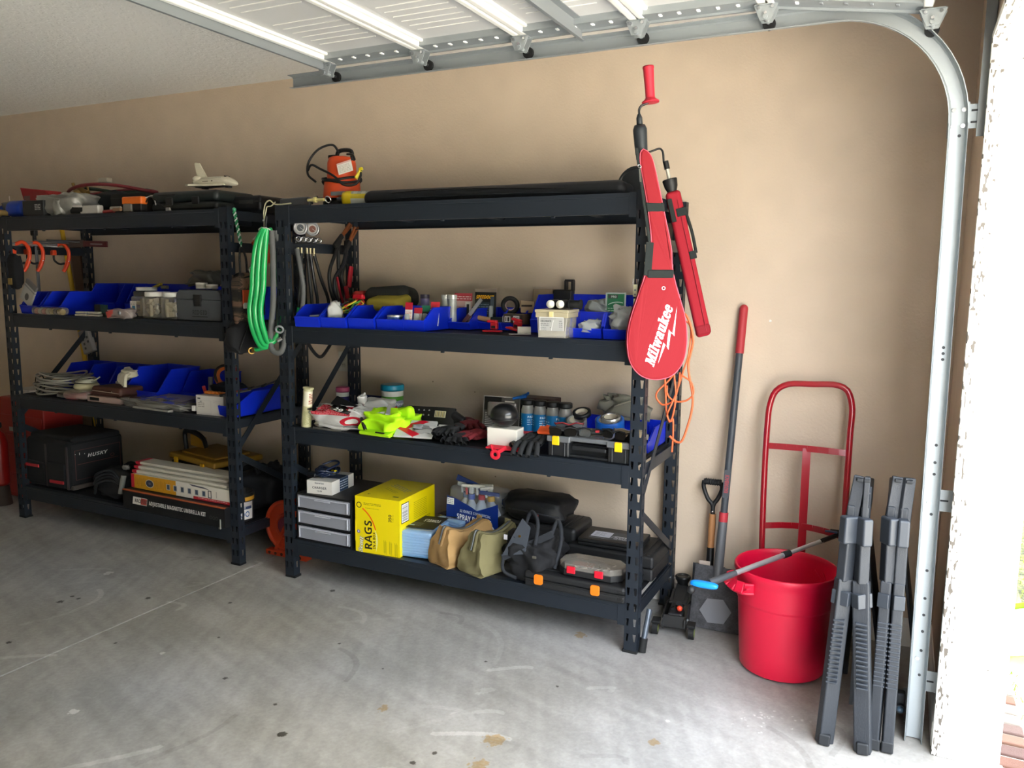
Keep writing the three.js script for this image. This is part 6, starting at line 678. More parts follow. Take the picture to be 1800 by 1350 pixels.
  const pl = thing('putty_pail', 'small black and yellow putty pail with white printed label at the shelf end', 'pail', [-2.395, y, -.13]); pl.scale.setScalar(1.12); part(pl, 'body', L([[.001, 0], [.058, 0], [.062, .004], [.066, .13], [.001, .13]], 30), M('#14151a', .5)); part(pl, 'lid', [C(.07, .068, .018, 0, .137, 0, { n: 30 }), C(.058, .062, .008, 0, .149, 0, { n: 30 })], M('#1b1d1c', .4)); part(pl, 'yellow_band', new THREE.CylinderGeometry(.0675, .067, .02, 30, 1, true).translate(0, .118, 0), M('#c7922c', .5)); part(pl, 'label', norm(new THREE.CylinderGeometry(.0668, .0635, .09, 24, 1, true, .1, 1.7)).translate(0, .058, 0), M('#fff', .5, { map: print(256, 160, (x) => { rule(x, 0, 0, 256, 40, '#b9b2ae'); rule(x, 20, 40, 220, 26, '#27355c'); txt(x, 'PUTTY', 128, 53, 22, '#e9e7e2'); x.strokeStyle = '#3d5d96'; x.lineWidth = 9; for (let q = 0; q < 3; q++) { x.beginPath(); x.arc(60 + q * 60, 112, 22, 0, 7); x.stroke(); } }, '#dcd8d4') })); part(pl, 'black_label', norm(new THREE.CylinderGeometry(.0668, .0635, .09, 16, 1, true, -1.1, 1.1)).translate(0, .058, 0), M('#fff', .5, { map: print(128, 128, (x) => { txt(x, 'ALL', 64, 50, 26, '#cfcdc8'); txt(x, 'FIX', 64, 84, 26, '#cfcdc8'); }, '#101114') })); part(pl, 'brush_handle', [bar([-.05, .158, .03], [-.0, .172, .04], .012, 0, { round: 1 })], M('#9c9230', .5)); part(pl, 'knob', cap([-.012, .185, .035], .013), chrome);
  const bb = thing('carry_bag', 'slouchy black carry bag with looped handle behind the putty pail', 'bag', [-2.46, y, -.4], .2); part(bb, 'body', wob(lump(.28, .24, .3, 61, .2, 2, .6, 26), .012, 10, 4), M('#0d1017', .8)); part(bb, 'handle', TU([[-.1, .19, .11], [-.09, .27, .1], [-.03, .285, .09], [.02, .22, .1]], .013, { n: 40 }), M('#14171c', .8)); part(bb, 'knot', wob(lump(.07, .06, .06, 4, .3, 3, .7, 12).translate(.06, .22, 0), .008, 20), M('#0d1017', .8));
}
// ---------- things left of the left unit ----------
{
  const t = thing('tool_chest', 'red metal tool chest standing beyond the left unit', 'chest', [-4.62, 0, -.44]); const rm = M('#8e1712', .5); part(t, 'body', B(.5, .66, .3, 0, .33, 0, { r: .01 }), rm); part(t, 'lid', B(.5, .09, .3, 0, .68, 0, { r: .02 }), rm); for (let i = 0; i < 4; i++) { const d = part(t, 'drawer', B(.47, .13, .012, 0, .1 + i * .145, .152, { r: .005 }), rm); part(d, 'pull', B(.12, .018, .016, 0, .135 + i * .145, .16, { r: .004 }), M('#5a1210', .5)); } part(t, 'label', B(.05, .03, .002, -.1, .5, .159), M('#8f8884', .5));
  const e = thing('fire_extinguisher', 'red cylinder extinguisher at the far left edge beside the shelf post', 'extinguisher', [-4.63, .0, -.13]); part(e, 'cylinder', L([[.001, .14], [.05, .14], [.056, .16], [.056, .44], [.04, .5], [.018, .52], [.018, .54], [.001, .54]], 28), M('#9c1a18', .3, { clearcoat: .4 })); part(e, 'valve', [B(.03, .04, .07, 0, .56, .01, { r: .008 }), bar([0, .57, 0], [.0, .6, .1], .02, .008)], black); part(e, 'label', norm(new THREE.CylinderGeometry(.0565, .0565, .16, 16, 1, true, -1.6, 1.2)).translate(0, .34, 0), M('#fff', .5, { map: print(96, 128, (x) => { rule(x, 0, 0, 96, 128, '#20304c'); fine(x, 8, 12, 80, 9, 12, 12, '#c9d2dc', 4); }) })); part(e, 'stand', [C(.045, .06, .14, 0, .07, 0, { n: 24 })], M('#3b2c24', .7)); one('white_tray', 'white plastic tray edge at the far left beside the shelf post', 'tray', [B(.22, .05, .2, 0, .025, 0, { r: .008 }), B(.2, .015, .18, 0, .055, 0, { r: .005 })], M('#b9b6ae', .6), [-4.63, .724, -.4]);
}
// ---------- left shelving unit: third shelf ----------
{
  const y = S[2], G = 'blue bins on the third shelf of the left unit';
  ['left blue bin in the back row behind the grey cable coil', 'middle blue bin in the back row behind the pale flat coil', 'right blue bin in the back row above the brown wallet'].forEach((l, i) => bin(l, [-4.07 + i * .235, y, -.44], .04, .22, .17, .26, .06, G)); bin('big blue bin in the middle with white glove fingers over its rim', [-3.22, y, -.33], -.05, .3, .2, .32, .07, G); bin('tall blue bin behind the flat clear bag, right of the gloves', [-2.9, y, -.42], 0, .26, .18, .24, .06, G); bin('long blue bin full of hand tools at the right end of the shelf', [-2.385, y, -.255], 0, .12, .13, .43, .06, G);
  const co = thing('cable_coil', 'thick grey armoured cable coiled flat at the left shelf end', 'cable', [-3.98, y, -.2]); for (let i = 0; i < 11; i++) { const R = .155 + .02 * Math.sin(i * 2.4), p = []; for (let k = 0; k < 18; k++) { const a = k / 18 * PI * 2; p.push([R * Math.cos(a) * 1.1 + .012 * Math.sin(i), .01 + i * .0115 + .012 * Math.sin(a * 2 + i), R * .95 * Math.sin(a)]); } part(co, 'coil_turn', TU(p, .0062, { closed: true, n: 70, rad: 6 }), M('#a29f95', .45, { metalness: .3 })); } part(co, 'black_tie', X(new THREE.TorusGeometry(.07, .004, 6, 22).scale(.45, 1, 1), -.15, .06, .07, 0, .4), black); part(co, 'loose_end', TU([[.14, .1, .05], [.2, .06, .05], [.17, .02, .08]], .006), M('#a29f95', .45));
  const fc = thing('wire_pack', 'round clear pack of pinkish red wire with a pale roll on top', 'wire', [-3.68, y, -.13]); part(fc, 'red_coil', X(new THREE.TorusGeometry(.1, .026, 12, 40).scale(1, 1, .9), 0, .026, 0, PI / 2), M('#b8555c', .5)); part(fc, 'film', wob(lump(.3, .055, .27, 5, .15, 2.5, .7, 24), .006, 18), M('#d4cfc6', .12, { transmission: .75, thickness: 0 })); part(fc, 'pale_roll', X(new THREE.TorusGeometry(.055, .02, 10, 32), .0, .075, -.01, PI / 2), M('#c0b894', .6)); for (let i = 0; i < 3; i++) part(fc, 'white_wire', X(new THREE.TorusGeometry(.06 - i * .006, .005, 6, 34), .005 * i, .1 + i * .009, -.01, PI / 2 + .1 * (i - 1)), M('#b9b6a6', .5)); part(fc, 'wire_tail', TU([[.05, .11, 0], [.09, .115, .0], [.13, .14, -.01]], .004), M('#b9b6a6', .5));
  const br = thing('brown_wallet', 'brown leather pouch resting on a pale printed carton', 'pouch', [-3.4, y, -.13]); part(br, 'carton', B(.3, .035, .17, 0, .018, 0, { r: .003 }), M('#b99f94', .7)); part(br, 'black_clip', B(.08, .018, .004, -.08, .02, .087), black); part(br, 'pouch', wob(B(.27, .06, .17, .005, .066, -.01, { r: .018, s: 5 }), .005, 14), M('#4a2b22', .6)); part(br, 'seam', TU([[-.13, .07, .076], [0, .068, .08], [.13, .064, .076]], .002), M('#b0a090', .5)); part(br, 'snap', C(.006, .006, .004, .07, .07, .078, { rx: PI / 2 }), chrome);
  const gv = thing('white_gloves', 'off white rubber glove fingers hanging over the big blue bin rim', 'glove', [-3.3, y + .15, -.16], -.3); const gw = M('#cfc6b0', .6); part(gv, 'palm', wob(lump(.1, .05, .08, 5, .2, 2.5, .7, 18), .008, 20), gw); for (let i = 0; i < 5; i++) part(gv, 'finger', TU([[-.03 + i * .018, .03, .02], [-.02 + i * .022, .02, .05], [-.01 + i * .024, -.02 - .006 * i, .065]], .0105, { n: 14 }), gw); part(gv, 'cuff', wob(lump(.06, .03, .04, 8, .3, 3, .7, 12).translate(-.06, .03, -.01), .006, 30), gw); one('white_bead', 'small white scrap on the blue bin left of the gloves', 'scrap', [wob(B(.04, .015, .02, 0, 0, 0, { r: .005, s: 3 }), .004, 40), wob(B(.03, .012, .02, .04, .02, -.03, { r: .004, s: 3 }), .004, 40)], M('#b9b6ae', .6), [-3.42, y + .11, -.17]);
  const fb = thing('flat_bag', 'flat glossy clear bag of grey parts along the shelf front', 'bag', [-2.98, y, -.12]); part(fb, 'film', wob(lump(.55, .05, .22, 71, .25, 2.5, .6, 34), .008, 18, 2), M('#a9a79f', .1, { transmission: .5, thickness: 0, clearcoat: .6 })); part(fb, 'parts', wob(B(.48, .02, .16, 0, .012, 0, { r: .006, s: 6 }), .006, 30), M('#6c6a66', .6)); part(fb, 'pale_card', B(.3, .002, .16, .04, .052, -.05, { rx: .05 }), M('#8d8484', .5)); part(fb, 'edge_fold', wob(B(.3, .012, .03, .05, .006, .115, { r: .004, s: 5 }), .006, 30), M('#b9b7ae', .15, { transmission: .5, thickness: 0 }));
  const st = thing('black_strips', 'black plastic strips with a small white block left of the white carton', 'strips', [-2.66, y, -.1]); part(st, 'strip', [B(.16, .012, .03, 0, .008, 0, { r: .003, ry: .3 })], black); part(st, 'strip', B(.14, .012, .025, -.03, .02, -.05, { r: .003, ry: -.2 }), black); part(st, 'white_block', B(.022, .03, .02, .02, .03, .05, { r: .003 }), white);
  const wb = thing('label_carton', 'small white labelled carton at the shelf front by the post', 'box', [-2.515, y, -.09], .05); printBox(wb, 'carton', .2, .108, .09, { pz: print(256, 140, (x) => { rule(x, 14, 16, 26, 10, '#333'); txt(x, 'A1', 44, 44, 18, '#444'); fine(x, 16, 52, 60, 3, 13, 9, '#8a8680', 4); x.strokeStyle = '#b5b0a8'; x.lineWidth = 2; x.strokeRect(6, 34, 130, 96); fine(x, 160, 30, 70, 2, 12, 7, '#b9b4ac', 7); }, '#cbc6bf') }, '#c6c1ba'); part(wb, 'flap', B(.2, .0015, .09, 0, .1088, 0), M('#b9b4ae', .6));
  const sb = thing('clip_row', 'row of orange scalloped clips lying on the white labelled carton', 'clips', [-2.5, y + .111, -.1]); for (let i = 0; i < 7; i++) part(sb, 'clip', B(.026, .016, .03, -.085 + i * .027, .008, 0, { r: .006 }), M('#d9792a', .5)); part(sb, 'rail', B(.19, .006, .02, 0, .004, -.01), M('#b85f1c', .5)); const rh = thing('putty_knife', 'red handle leaning against the left of the white labelled carton', 'tool', [-2.65, y + .06, -.14], .0); part(rh, 'handle', bar([.02, 0, 0], [-.01, .085, 0], .018, .014, { r: .004 }), M('#b0202c', .5)); part(rh, 'blade', bar([.02, 0, 0], [.03, -.06, .0], .012, .004), galv);
  const og = thing('orange_coil', 'orange and black looped cord standing in the bin behind the carton', 'cord', [-2.68, y + .18, -.33]); part(og, 'coil', X(new THREE.TorusGeometry(.055, .018, 10, 30), 0, 0, 0, 0, .4), M('#b3591c', .6)); part(og, 'wrap', X(new THREE.TorusGeometry(.062, .008, 8, 30), .01, .005, .01, .2, .5), black); part(og, 'red_flag', B(.03, .07, .006, .09, .02, 0, { rz: -.2 }), M('#7c2420', .6)); const dt = thing('dark_pouch', 'dark blue pouch and tube behind the orange clips', 'pouch', [-2.6, y, -.28]); part(dt, 'pouch', wob(lump(.22, .16, .14, 9, .2, 2.5, .6, 20), .008, 16), M('#131a30', .7)); part(dt, 'tube', bar([-.1, .1, .05], [-.12, .18, .03], .014, 0, { round: 1 }), M('#4b4d52', .5));
  const tl = ['long grey pliers lying across the end bin', 'black and red handled screwdriver in the end bin', 'grey metal rasp in the end bin', 'thin grey rods across the end bin']; tl.forEach((l, i) => { const t = thing('hand_tool', l, 'tool', [-2.385, y + .12 + i * .008, -.12 - i * .09], .2 * i); part(t, 'shaft', bar([-.03, 0, .08], [.03, .015, -.08], .008, .008, { r: .002 }), M('#77736c', .4, { metalness: .5 })); part(t, 'handle', bar([-.035, 0, .09], [-.02, .004, .03], .014, .014, { r: .004 }), i === 1 ? M('#a2372c', .5) : M('#2a2b2d', .5)); });
  const tag2 = thing('outlet_strip', 'grey power outlet strip hanging below the second shelf near the yellow pole', 'power strip', [-4.23, 1.13, -.56]); const tg = [B(.11, .17, .035, 0, 0, 0, { r: .008, rz: .32 })]; part(tag2, 'body', tg, M('#8f8c88', .5)); for (const [a, b] of [[-.02, .04], [-.01, .01], [0, -.02], [.01, -.05], [.03, .03], [.04, -.0]]) part(tag2, 'outlet', B(.016, .016, .004, a - .01, b, .018, { rz: .32 }), M('#3a3a3b', .5));
}
// ---------- left shelving unit: second shelf ----------
{
  const y = S[1], G = 'blue bins on the second shelf of the left unit';
  bin('blue bin at the far left holding a grey striped packet', [-4.15, y, -.2], .1, .09, .13, .26, .05, G); bin('front blue bin second from the left, its mouth facing out', [-4.03, y, -.15], .0, .17, .135, .24, .05, G); bin('front blue bin third from the left, its long side showing', [-3.83, y, -.15], .0, .17, .14, .24, .05, G); bin('deep blue bin in the back row, left of the clear tubs', [-3.72, y, -.42], 0, .28, .19, .25, .07, G); bin('wide blue bin in the back row behind the clear tubs', [-3.25, y, -.43], 0, .5, .19, .25, .07, G); bin('blue bin behind the grey toolbox by the post', [-2.56, y, -.42], 0, .4, .185, .25, .07, G);
  const pk = thing('zip_packet', 'grey and white striped packet sticking up from the leftmost blue bin', 'packet', [-4.11, y + .07, -.06]); const pt = print(128, 128, (x) => { rule(x, 0, 0, 128, 20, '#6f6c6a'); rule(x, 0, 30, 128, 8, '#8c8986'); x.fillStyle = '#55504e'; x.beginPath(); x.arc(64, 88, 22, 0, 7); x.fill(); }, '#b5b1a9'); const pg2 = B(.11, .14, .012, 0, .07, 0); part(pk, 'packet', wob(planar(pg2, 0, 1, -.055, .055, 0, .14), .001, 10).rotateZ(-.6), M('#fff', .5, { map: pt })); part(pk, 'zip_edge', X(B(.11, .014, .014, 0, .14, 0), 0, 0, 0, 0, 0, -.6), M('#77736f', .5));
  const rl = thing('candy_roll', 'long clear packet with red, white and yellow rolls at the shelf edge', 'packet', [-3.79, y + .002, -.006], .05); ['#a13a36', '#b9b1a6', '#a4433c', '#c9c2b4', '#a89a4a', '#3b3a2c', '#b7a24c'].forEach((c, i) => part(rl, 'roll', C(.019, .019, .03, -.105 + i * .034, .02, 0, { rz: PI / 2, n: 16 }), M(c, .5))); part(rl, 'film', wob(X(new RoundedBoxGeometry(.29, .045, .055, 6, .02), 0, .023, 0), .004, 30), M('#dcd5c8', .1, { transmission: .8, thickness: 0 }));
  const cp = thing('pipe_coupling', 'two short white plastic pieces lying at the shelf edge', 'fittings', [-3.47, y, -.03], .05); for (const x of [-.05, .055]) part(cp, 'piece', [B(.1, .012, .03, x, .008, 0, { r: .004 }), B(.09, .012, .028, x, .024, 0, { r: .004 })], M('#b9b4a4', .5)); const gp = thing('green_pack', 'small green and black carded pack behind the white pieces', 'pack', [-3.42, y, -.1]); part(gp, 'card', B(.06, .07, .01, 0, .035, 0, { r: .002 }), M('#2c5a58', .5)); part(gp, 'black_block', B(.07, .05, .03, -.05, .045, -.01, { r: .006 }), black); part(gp, 'base', B(.08, .02, .05, -.03, .01, 0, { r: .004 }), M('#5b5a56', .5));
  const rp = thing('red_packet', 'clear packet with red card lying in front of the clear tubs', 'packet', [-3.16, y, -.02], .1); part(rp, 'film', wob(lump(.2, .055, .07, 12, .3, 3, .6, 20), .008, 24), M('#c9b9b4', .15, { transmission: .6, thickness: 0 })); part(rp, 'red_card', B(.05, .035, .01, -.06, .025, .028, { rz: .3 }), M('#b0463f', .5)); part(rp, 'silver_part', cap([.02, .03, .03], .013), galv);
  const fit = M('#c3bba4', .5), pvc = M('#d4ccb6', .45); const tubC = M('#d6d2c8', .1, { transmission: .8, thickness: 0 });
  [['left clear tub of white pipe fittings with a dark lid and blue corner label', -3.08, -.13], ['middle clear tub of white pipe fittings with a white lid', -2.95, -.1], ['right clear tub of white pipe fittings with a white lid, next to the grey toolbox', -2.8, -.1]].forEach(([l, x, z], i) => { const t = thing('fitting_tub', l, 'tub', [x, y, z]); part(t, 'tub', wob(B(.13, .13, .13, 0, .067, 0, { r: .02, s: 3 }), .001, 8), tubC); const fm = (n) => B(.03, .035, .03, (rnd() - .5) * .085, .022 + rnd() * .085, (rnd() - .5) * .085, { r: .008, s: 1, rx: rnd(), rz: rnd() * 2 }); for (let k = 0; k < 14; k++) part(t, 'fitting', [fm(k)], k % 3 ? fit : pvc); part(t, 'tee', [C(.011, .011, .1, .02 - .02 * i, .065, .05), C(.011, .011, .04, 0, .09, .05, { rz: PI / 2 })], pvc); part(t, 'lid', L([[.001, .128], [.068, .128], [.07, .132], [.07, .152], [.066, .156], [.001, .156]], 28), i ? white : M('#3b3c3a', .4)); if (i === 0) part(t, 'label', [B(.05, .06, .001, -.035, .07, .0665)], M('#fff', .5, { map: print(64, 96, (k) => { fine(k, 4, 8, 54, 3, 12, 9, '#8f8a84', 2); rule(k, 20, 44, 32, 40, '#1c6a8e'); }, '#d4cec6') })); });
  one('plastic_disc', 'single white jar lid resting on the left clear tub', 'lid', L([[.001, 0], [.056, 0], [.058, .003], [.058, .022], [.001, .024]], 28), white, [-3.09, y + .158, -.14]); const yr = thing('yellow_rule', 'folded yellow rule leaning behind the left clear tub', 'rule', [-3.12, y + .15, -.22]); part(yr, 'rule', bar([-.07, 0, 0], [.06, .05, 0], .012, .02), M('#a8973a', .5)); part(yr, 'grey_clip', B(.05, .02, .02, .09, .03, 0, { r: .004 }), M('#6d6a5c', .5)); const gb = thing('glove_scrap', 'greyish clear bag lying on the back blue bins', 'bag', [-2.88, y + .19, -.4]); part(gb, 'film', wob(lump(.22, .09, .1, 17, .35, 3, .6, 20), .012, 20), M('#77776e', .4, { transmission: .25, thickness: 0 })); part(gb, 'fold', wob(B(.12, .01, .06, -.06, .012, .03, { r: .004, s: 4 }), .008, 24), M('#8b897e', .5));
  const tb = thing('grey_toolbox', 'small dark grey plastic toolbox with a black latch and raised lettering', 'toolbox', [-2.565, y, -.13]); const gm = M('#4b4f53', .5); part(tb, 'base', EX([[-.165, 0], [.165, 0], [.17, .115], [-.17, .115]], .17, { b: .004 }).translate(0, .004, -.085), gm); part(tb, 'lid', EX([[-.172, .118], [.172, .118], [.165, .15], [.145, .17], [-.145, .17], [-.165, .15]], .17, { b: .004 }).translate(0, .002, -.085), gm); part(tb, 'latch', [B(.055, .04, .014, 0, .128, .092, { r: .004 }), B(.05, .03, .01, 0, .098, .094, { r: .003 })], black); face(tb, 'lettering', print(256, 96, (x) => { txt(x, 'RIDGID', 128, 40, 62, '#0c0e10', { sx: .95 }); rule(x, 20, 78, 216, 10, '#0c0e10'); }, '#4b4f53'), .14, .052, .01, .045, .0896); part(tb, 'hinge_pin', C(.005, .005, .3, 0, .118, -.088, { rz: PI / 2 }), black);
  [['left white tape roll on the grey toolbox', -2.64, .03, .024], ['right white tape roll on the grey toolbox', -2.56, .03, .018]].forEach(([l, x, r, h]) => { const t = thing('white_tape', l, 'tape', [x, y + .178, -.14]); part(t, 'roll', L([[.012, 0], [.032, 0], [.032, h * 1.4], [.012, h * 1.4], [.012, 0]], 28), white); part(t, 'label', new THREE.CylinderGeometry(.0322, .0322, h * .6, 28, 1, true).translate(0, h * .7, 0), M('#bdb7aa', .5)); }); const cm = thing('small_meter', 'small black gadget with a white face on the toolbox by the post', 'gadget', [-2.42, y + .178, -.13]); part(cm, 'body', B(.06, .045, .04, 0, .023, 0, { r: .006 }), black); part(cm, 'face', B(.045, .016, .004, 0, .014, .02), M('#a9a7a4', .4));
  // things hung on the end rail
  [[-.09, 'orange spring clamp hung on the end rail, nearest the front post'], [-.18, 'orange spring clamp hung on the end rail, middle of three'], [-.36, 'orange spring clamp hung on the end rail, nearest the wall']].forEach(([z, l], i) => { const t = thing('spring_clamp', l, 'clamp', [-4.19, 1.7, z], 0, 'orange clamps'); part(t, 'jaw', TU([[.0, .085, .02], [.03, .1, -.01], [.055, .06, -.03], [.058, .0, -.03], [.045, -.05, -.02], [.03, -.085, -.005]], .012, { n: 40 }), M('#d8421c', .45)); part(t, 'inner_jaw', [bar([.055, .0, -.03], [.035, -.06, -.015], .02, .014, { r: .004 }), B(.03, .035, .03, -.01, .04, .03, { r: .006 })], M('#d8421c', .45)); part(t, 'black_arm', TU([[-.01, .03, .03], [-.005, -.01, .03], [.02, -.035, .01], [.04, -.03, -.01]], .007), black); part(t, 'pivot', cap([.06, -.015, -.028], .008), chrome); });
  const bc = thing('bar_clamp', 'long steel bar clamp with black head hung beside the orange clamps', 'clamp', [-4.19, 1.84, -.2]); part(bc, 'head', [B(.04, .05, .03, 0, .03, 0, { r: .006 }), B(.016, .1, .02, 0, -.03, 0, { r: .003 })], black); part(bc, 'bar', B(.008, .36, .02, .01, -.2, .0, { r: .002 }), M('#6a6c6e', .4, { metalness: .5 })); part(bc, 'screw', bar([-.02, -.06, .05], [.05, -.06, -.12], .005, 0, { round: 1 }), galv); part(bc, 'jaw', B(.03, .03, .1, .0, -.075, -.05, { r: .005 }), black);
  const pc = thing('hung_pouch', 'black cloth pouch with a small tan label hung by the left front post', 'pouch', [-4.17, 1.5, -.04]); part(pc, 'body', wob(lump(.12, .22, .07, 9, .15, 2, .6, 20), .008, 14), cloth); part(pc, 'label', B(.045, .04, .003, .005, .05, .037), M('#8f7740', .6)); part(pc, 'strap', TU([[-.03, .2, 0], [-.02, .26, -.01], [.0, .25, -.02]], .006), black); const pb = thing('silver_tubes', 'bundle of small steel rods across the top of the end rail', 'rods', [-4.17, 1.79, -.2]); for (let i = 0; i < 4; i++) part(pb, 'rod', bar([-.02 + i * .01, .01 * i, .15 - i * .07], [.03, .012 * i - .01, -.04 - i * .08], .006, 0, { round: 1 }), M('#8d8f92', .3, { metalness: .8 }));
  const yp = thing('yellow_pole', 'slim yellow pole leaning on the wall behind the left unit', 'pole', [-4.27, 0, -.57]); part(yp, 'pole', bar([.12, .22, .0], [-.235, 1.93, -.04], .0155, 0, { round: 1, n: 16 }), M('#c39a1c', .45)); part(yp, 'end_cap', bar([-.235, 1.93, -.04], [-.24, 1.955, -.041], .017, 0, { round: 1 }), black); part(yp, 'foot', bar([.12, .23, .0], [.122, .02, .0], .018, 0, { round: 1 }), black);
  const lvl = thing('hand_saw', 'dark red tipped tool resting on the rail end near the wall', 'tool', [-4.18, 1.81, -.555]); part(lvl, 'grey_body', B(.22, .05, .012, -.12, .0, 0, { r: .003 }), M('#4b3f3c', .6)); part(lvl, 'red_tip', B(.24, .04, .014, .1, -.004, 0, { r: .003, rz: -.03 }), M('#5c1622', .5)); part(lvl, 'lettering', B(.12, .008, .002, .12, -.006, .008, { rz: -.03 }), M('#a08f90', .5)); const pk2 = thing('wood_plank', 'narrow dark brown board standing behind the second shelf near the post', 'board', [-4.33, 1.36, -.6]); part(pk2, 'board', B(.1, .44, .02, .0, .22, 0, { rz: .12, r: .003 }), M('#4a3428', .8)); part(pk2, 'pale_edge', B(.012, .44, .021, -.05, .22, 0, { rz: .12 }), M('#6d5646', .8));
}
// ---------- left shelving unit: top shelf ----------
{
  const y = S[0];
  const ab = thing('air_tool', 'blue compressor coupling with brass port at the left end of the top shelf', 'air tool', [-4.2, y, -.06]); part(ab, 'body', [X(L([[.001, -.08], [.04, -.08], [.052, -.06], [.052, .05], [.04, .075], [.001, .08]], 24), .06, .055, -.02, 0, 0, PI / 2), C(.035, .035, .1, -.06, .05, -.03, { rz: PI / 2 })], M('#123a9e', .5)); part(ab, 'grey_cap', C(.038, .038, .05, -.02, .075, -.01, { rx: .3 }), M('#3f4247', .5)); part(ab, 'brass_port', [C(.022, .022, .05, .0, .025, .05, { rx: PI / 2, n: 6 }), X(new THREE.TorusGeometry(.017, .005, 8, 20), 0, .025, .076)], M('#c9a766', .3, { metalness: .8 })); part(ab, 'valve_stem', C(.004, .004, .03, .0, .12, 0), M('#c9b7a9', .4));
  const rb = thing('red_scoop', 'red plastic scoop standing behind the clear bag', 'scoop', [-4.1, y + .06, -.22]); part(rb, 'scoop', EX([[-.15, .14], [.1, .115], [.13, .09], [.1, .0], [-.1, .0]], .1, { b: .006 }).translate(0, .0, -.05), M('#a3131f', .45)); part(rb, 'patch', wob(B(.06, .05, .004, -.08, .06, .056, { s: 3 }), .003, 40), M('#7c5a58', .6)); part(rb, 'base', B(.2, .06, .1, 0, -.03, 0), black);
  const gb = thing('grey_bag', 'large milky grey plastic bag with a black box inside', 'bag', [-3.72, y, -.13]); part(gb, 'film', wob(lump(.44, .13, .24, 27, .25, 2.4, .55, 32), .012, 14, 3), M('#a9a79f', .3, { transmission: .4, thickness: 0 })); part(gb, 'black_box', B(.2, .09, .06, -.16, .048, .1, { r: .004 }), M('#1b1d1f', .5)); part(gb, 'print', face(gb, 'box_print', print(128, 64, (x) => { fine(x, 50, 14, 70, 4, 12, 12, '#b9b8b4', 3); }, '#1b1d1f'), .1, .05, -.13, .055, .1305).geometry, M('#1b1d1f')); gb.children.pop(); part(gb, 'twist', wob(lump(.09, .1, .09, 6, .25, 3, .6, 16).translate(.06, .0, .09), .008, 24), M('#b5b3aa', .25, { transmission: .4, thickness: 0 }));
  const hs = thing('coiled_hose', 'coiled dark red and green welding hoses heaped on the top shelf', 'hose', [-3.62, y + .02, -.36]); const hc = ['#6d1c24', '#1c3a2c', '#7a2830', '#6e4a34', '#4a1820', '#22382c']; for (let i = 0; i < 9; i++) { const p = [], R = .22 + .05 * Math.sin(i * 1.7); for (let k = 0; k < 18; k++) { const a = k / 18 * PI * 2; p.push([R * 1.35 * Math.cos(a) + .03 * Math.sin(i * 2), .03 + i * .016 + .02 * Math.sin(a * 2 + i * 1.4), R * .62 * Math.sin(a)]); } part(hs, 'hose_turn', TU(p, .0105, { closed: true, n: 80, rad: 7 }), M(hc[i % 6], .6)); } part(hs, 'dark_cloth', wob(lump(.36, .13, .22, 38, .2, 2.4, .6, 24).translate(.14, 0, .08), .01, 14), M('#0f1a1f', .85)); part(hs, 'maroon_cloth', wob(lump(.16, .12, .14, 12, .2, 2.4, .6, 18).translate(-.02, 0, .1), .01, 14), M('#4c1420', .8)); part(hs, 'brass_regulator', [cap([-.14, .13, .14], .028), C(.016, .016, .08, -.1, .145, .13, { rz: 1.2 }), C(.01, .01, .06, -.2, .17, .12, { rz: .4 }), X(new THREE.TorusGeometry(.03, .007, 8, 20), -.1, .15, .12)], M('#a08350', .35, { metalness: .7 })); part(hs, 'white_block', B(.08, .028, .04, .0, .215, .05, { r: .004 }), M('#b5ad9c', .5));
  const dg = thing('drill_bits', 'white topped black knife set case lying flat at the shelf front', 'tools', [-3.42, y, -.035]); part(dg, 'white_body', [B(.16, .05, .04, .03, .026, 0, { r: .008 })], M('#b5b1a8', .5)); part(dg, 'black_grip', wob(B(.12, .045, .035, -.08, .03, .006, { r: .012, s: 4 }), .006, 30), black); part(dg, 'white_stripe', wob(B(.11, .012, .004, -.08, .046, .022, { s: 4 }), .004, 40), M('#c9c6be', .5)); const rp = thing('red_pencil', 'small red and white marker pieces beside the knife case', 'markers', [-3.24, y, -.04]); part(rp, 'marker', bar([-.05, .012, .0], [.05, .014, .01], .01, 0, { round: 1 }), M('#8e2f2c', .5)); part(rp, 'marker', bar([.0, .03, -.01], [.08, .03, -.01], .011, 0, { round: 1 }), M('#b3aea4', .5)); part(rp, 'brass_bit', bar([.06, .02, .02], [.12, .02, .02], .01, 0, { round: 1 }), M('#8c6c50', .4)); const od = thing('orange_driver', 'orange and grey power tool lying at the shelf front', 'tool', [-3.04, y, -.05]); part(od, 'body', B(.16, .045, .05, 0, .068, 0, { r: .01 }), M('#d9681c', .5)); part(od, 'grey_foot', B(.07, .05, .05, -.035, .028, 0, { r: .006 }), M('#6f6a62', .5)); part(od, 'black_grip', [B(.07, .05, .045, .04, .03, 0, { r: .008 })], black); const bx = thing('black_box', 'long black box with faint lettering behind the orange tool', 'box', [-3.22, y, -.2]); printBox(bx, 'carton', .3, .125, .1, { pz: print(128, 64, (x) => { txt(x, 'HD-90', 74, 18, 16, '#8f8f8c'); }, '#14161a') }, '#14161a'); part(bx, 'lid_seam', B(.302, .003, .102, 0, .1, 0), M('#24272c', .5)); const wr = thing('loose_wire', 'black and white thin wires looped at the shelf front', 'wire', [-2.87, y, -.06]); part(wr, 'wire', TU([[-.1, .05, 0], [-.06, .085, .0], [.0, .07, .01], [.05, .03, .01], [.1, .02, 0]], .004), black); part(wr, 'wire', TU([[-.1, .08, 0], [-.03, .09, .0], [-.0, .04, .01]], .003), M('#b9b7b2', .5)); part(wr, 'plug', B(.03, .02, .02, .1, .012, .01, { r: .004 }), M('#a5a39c', .5));
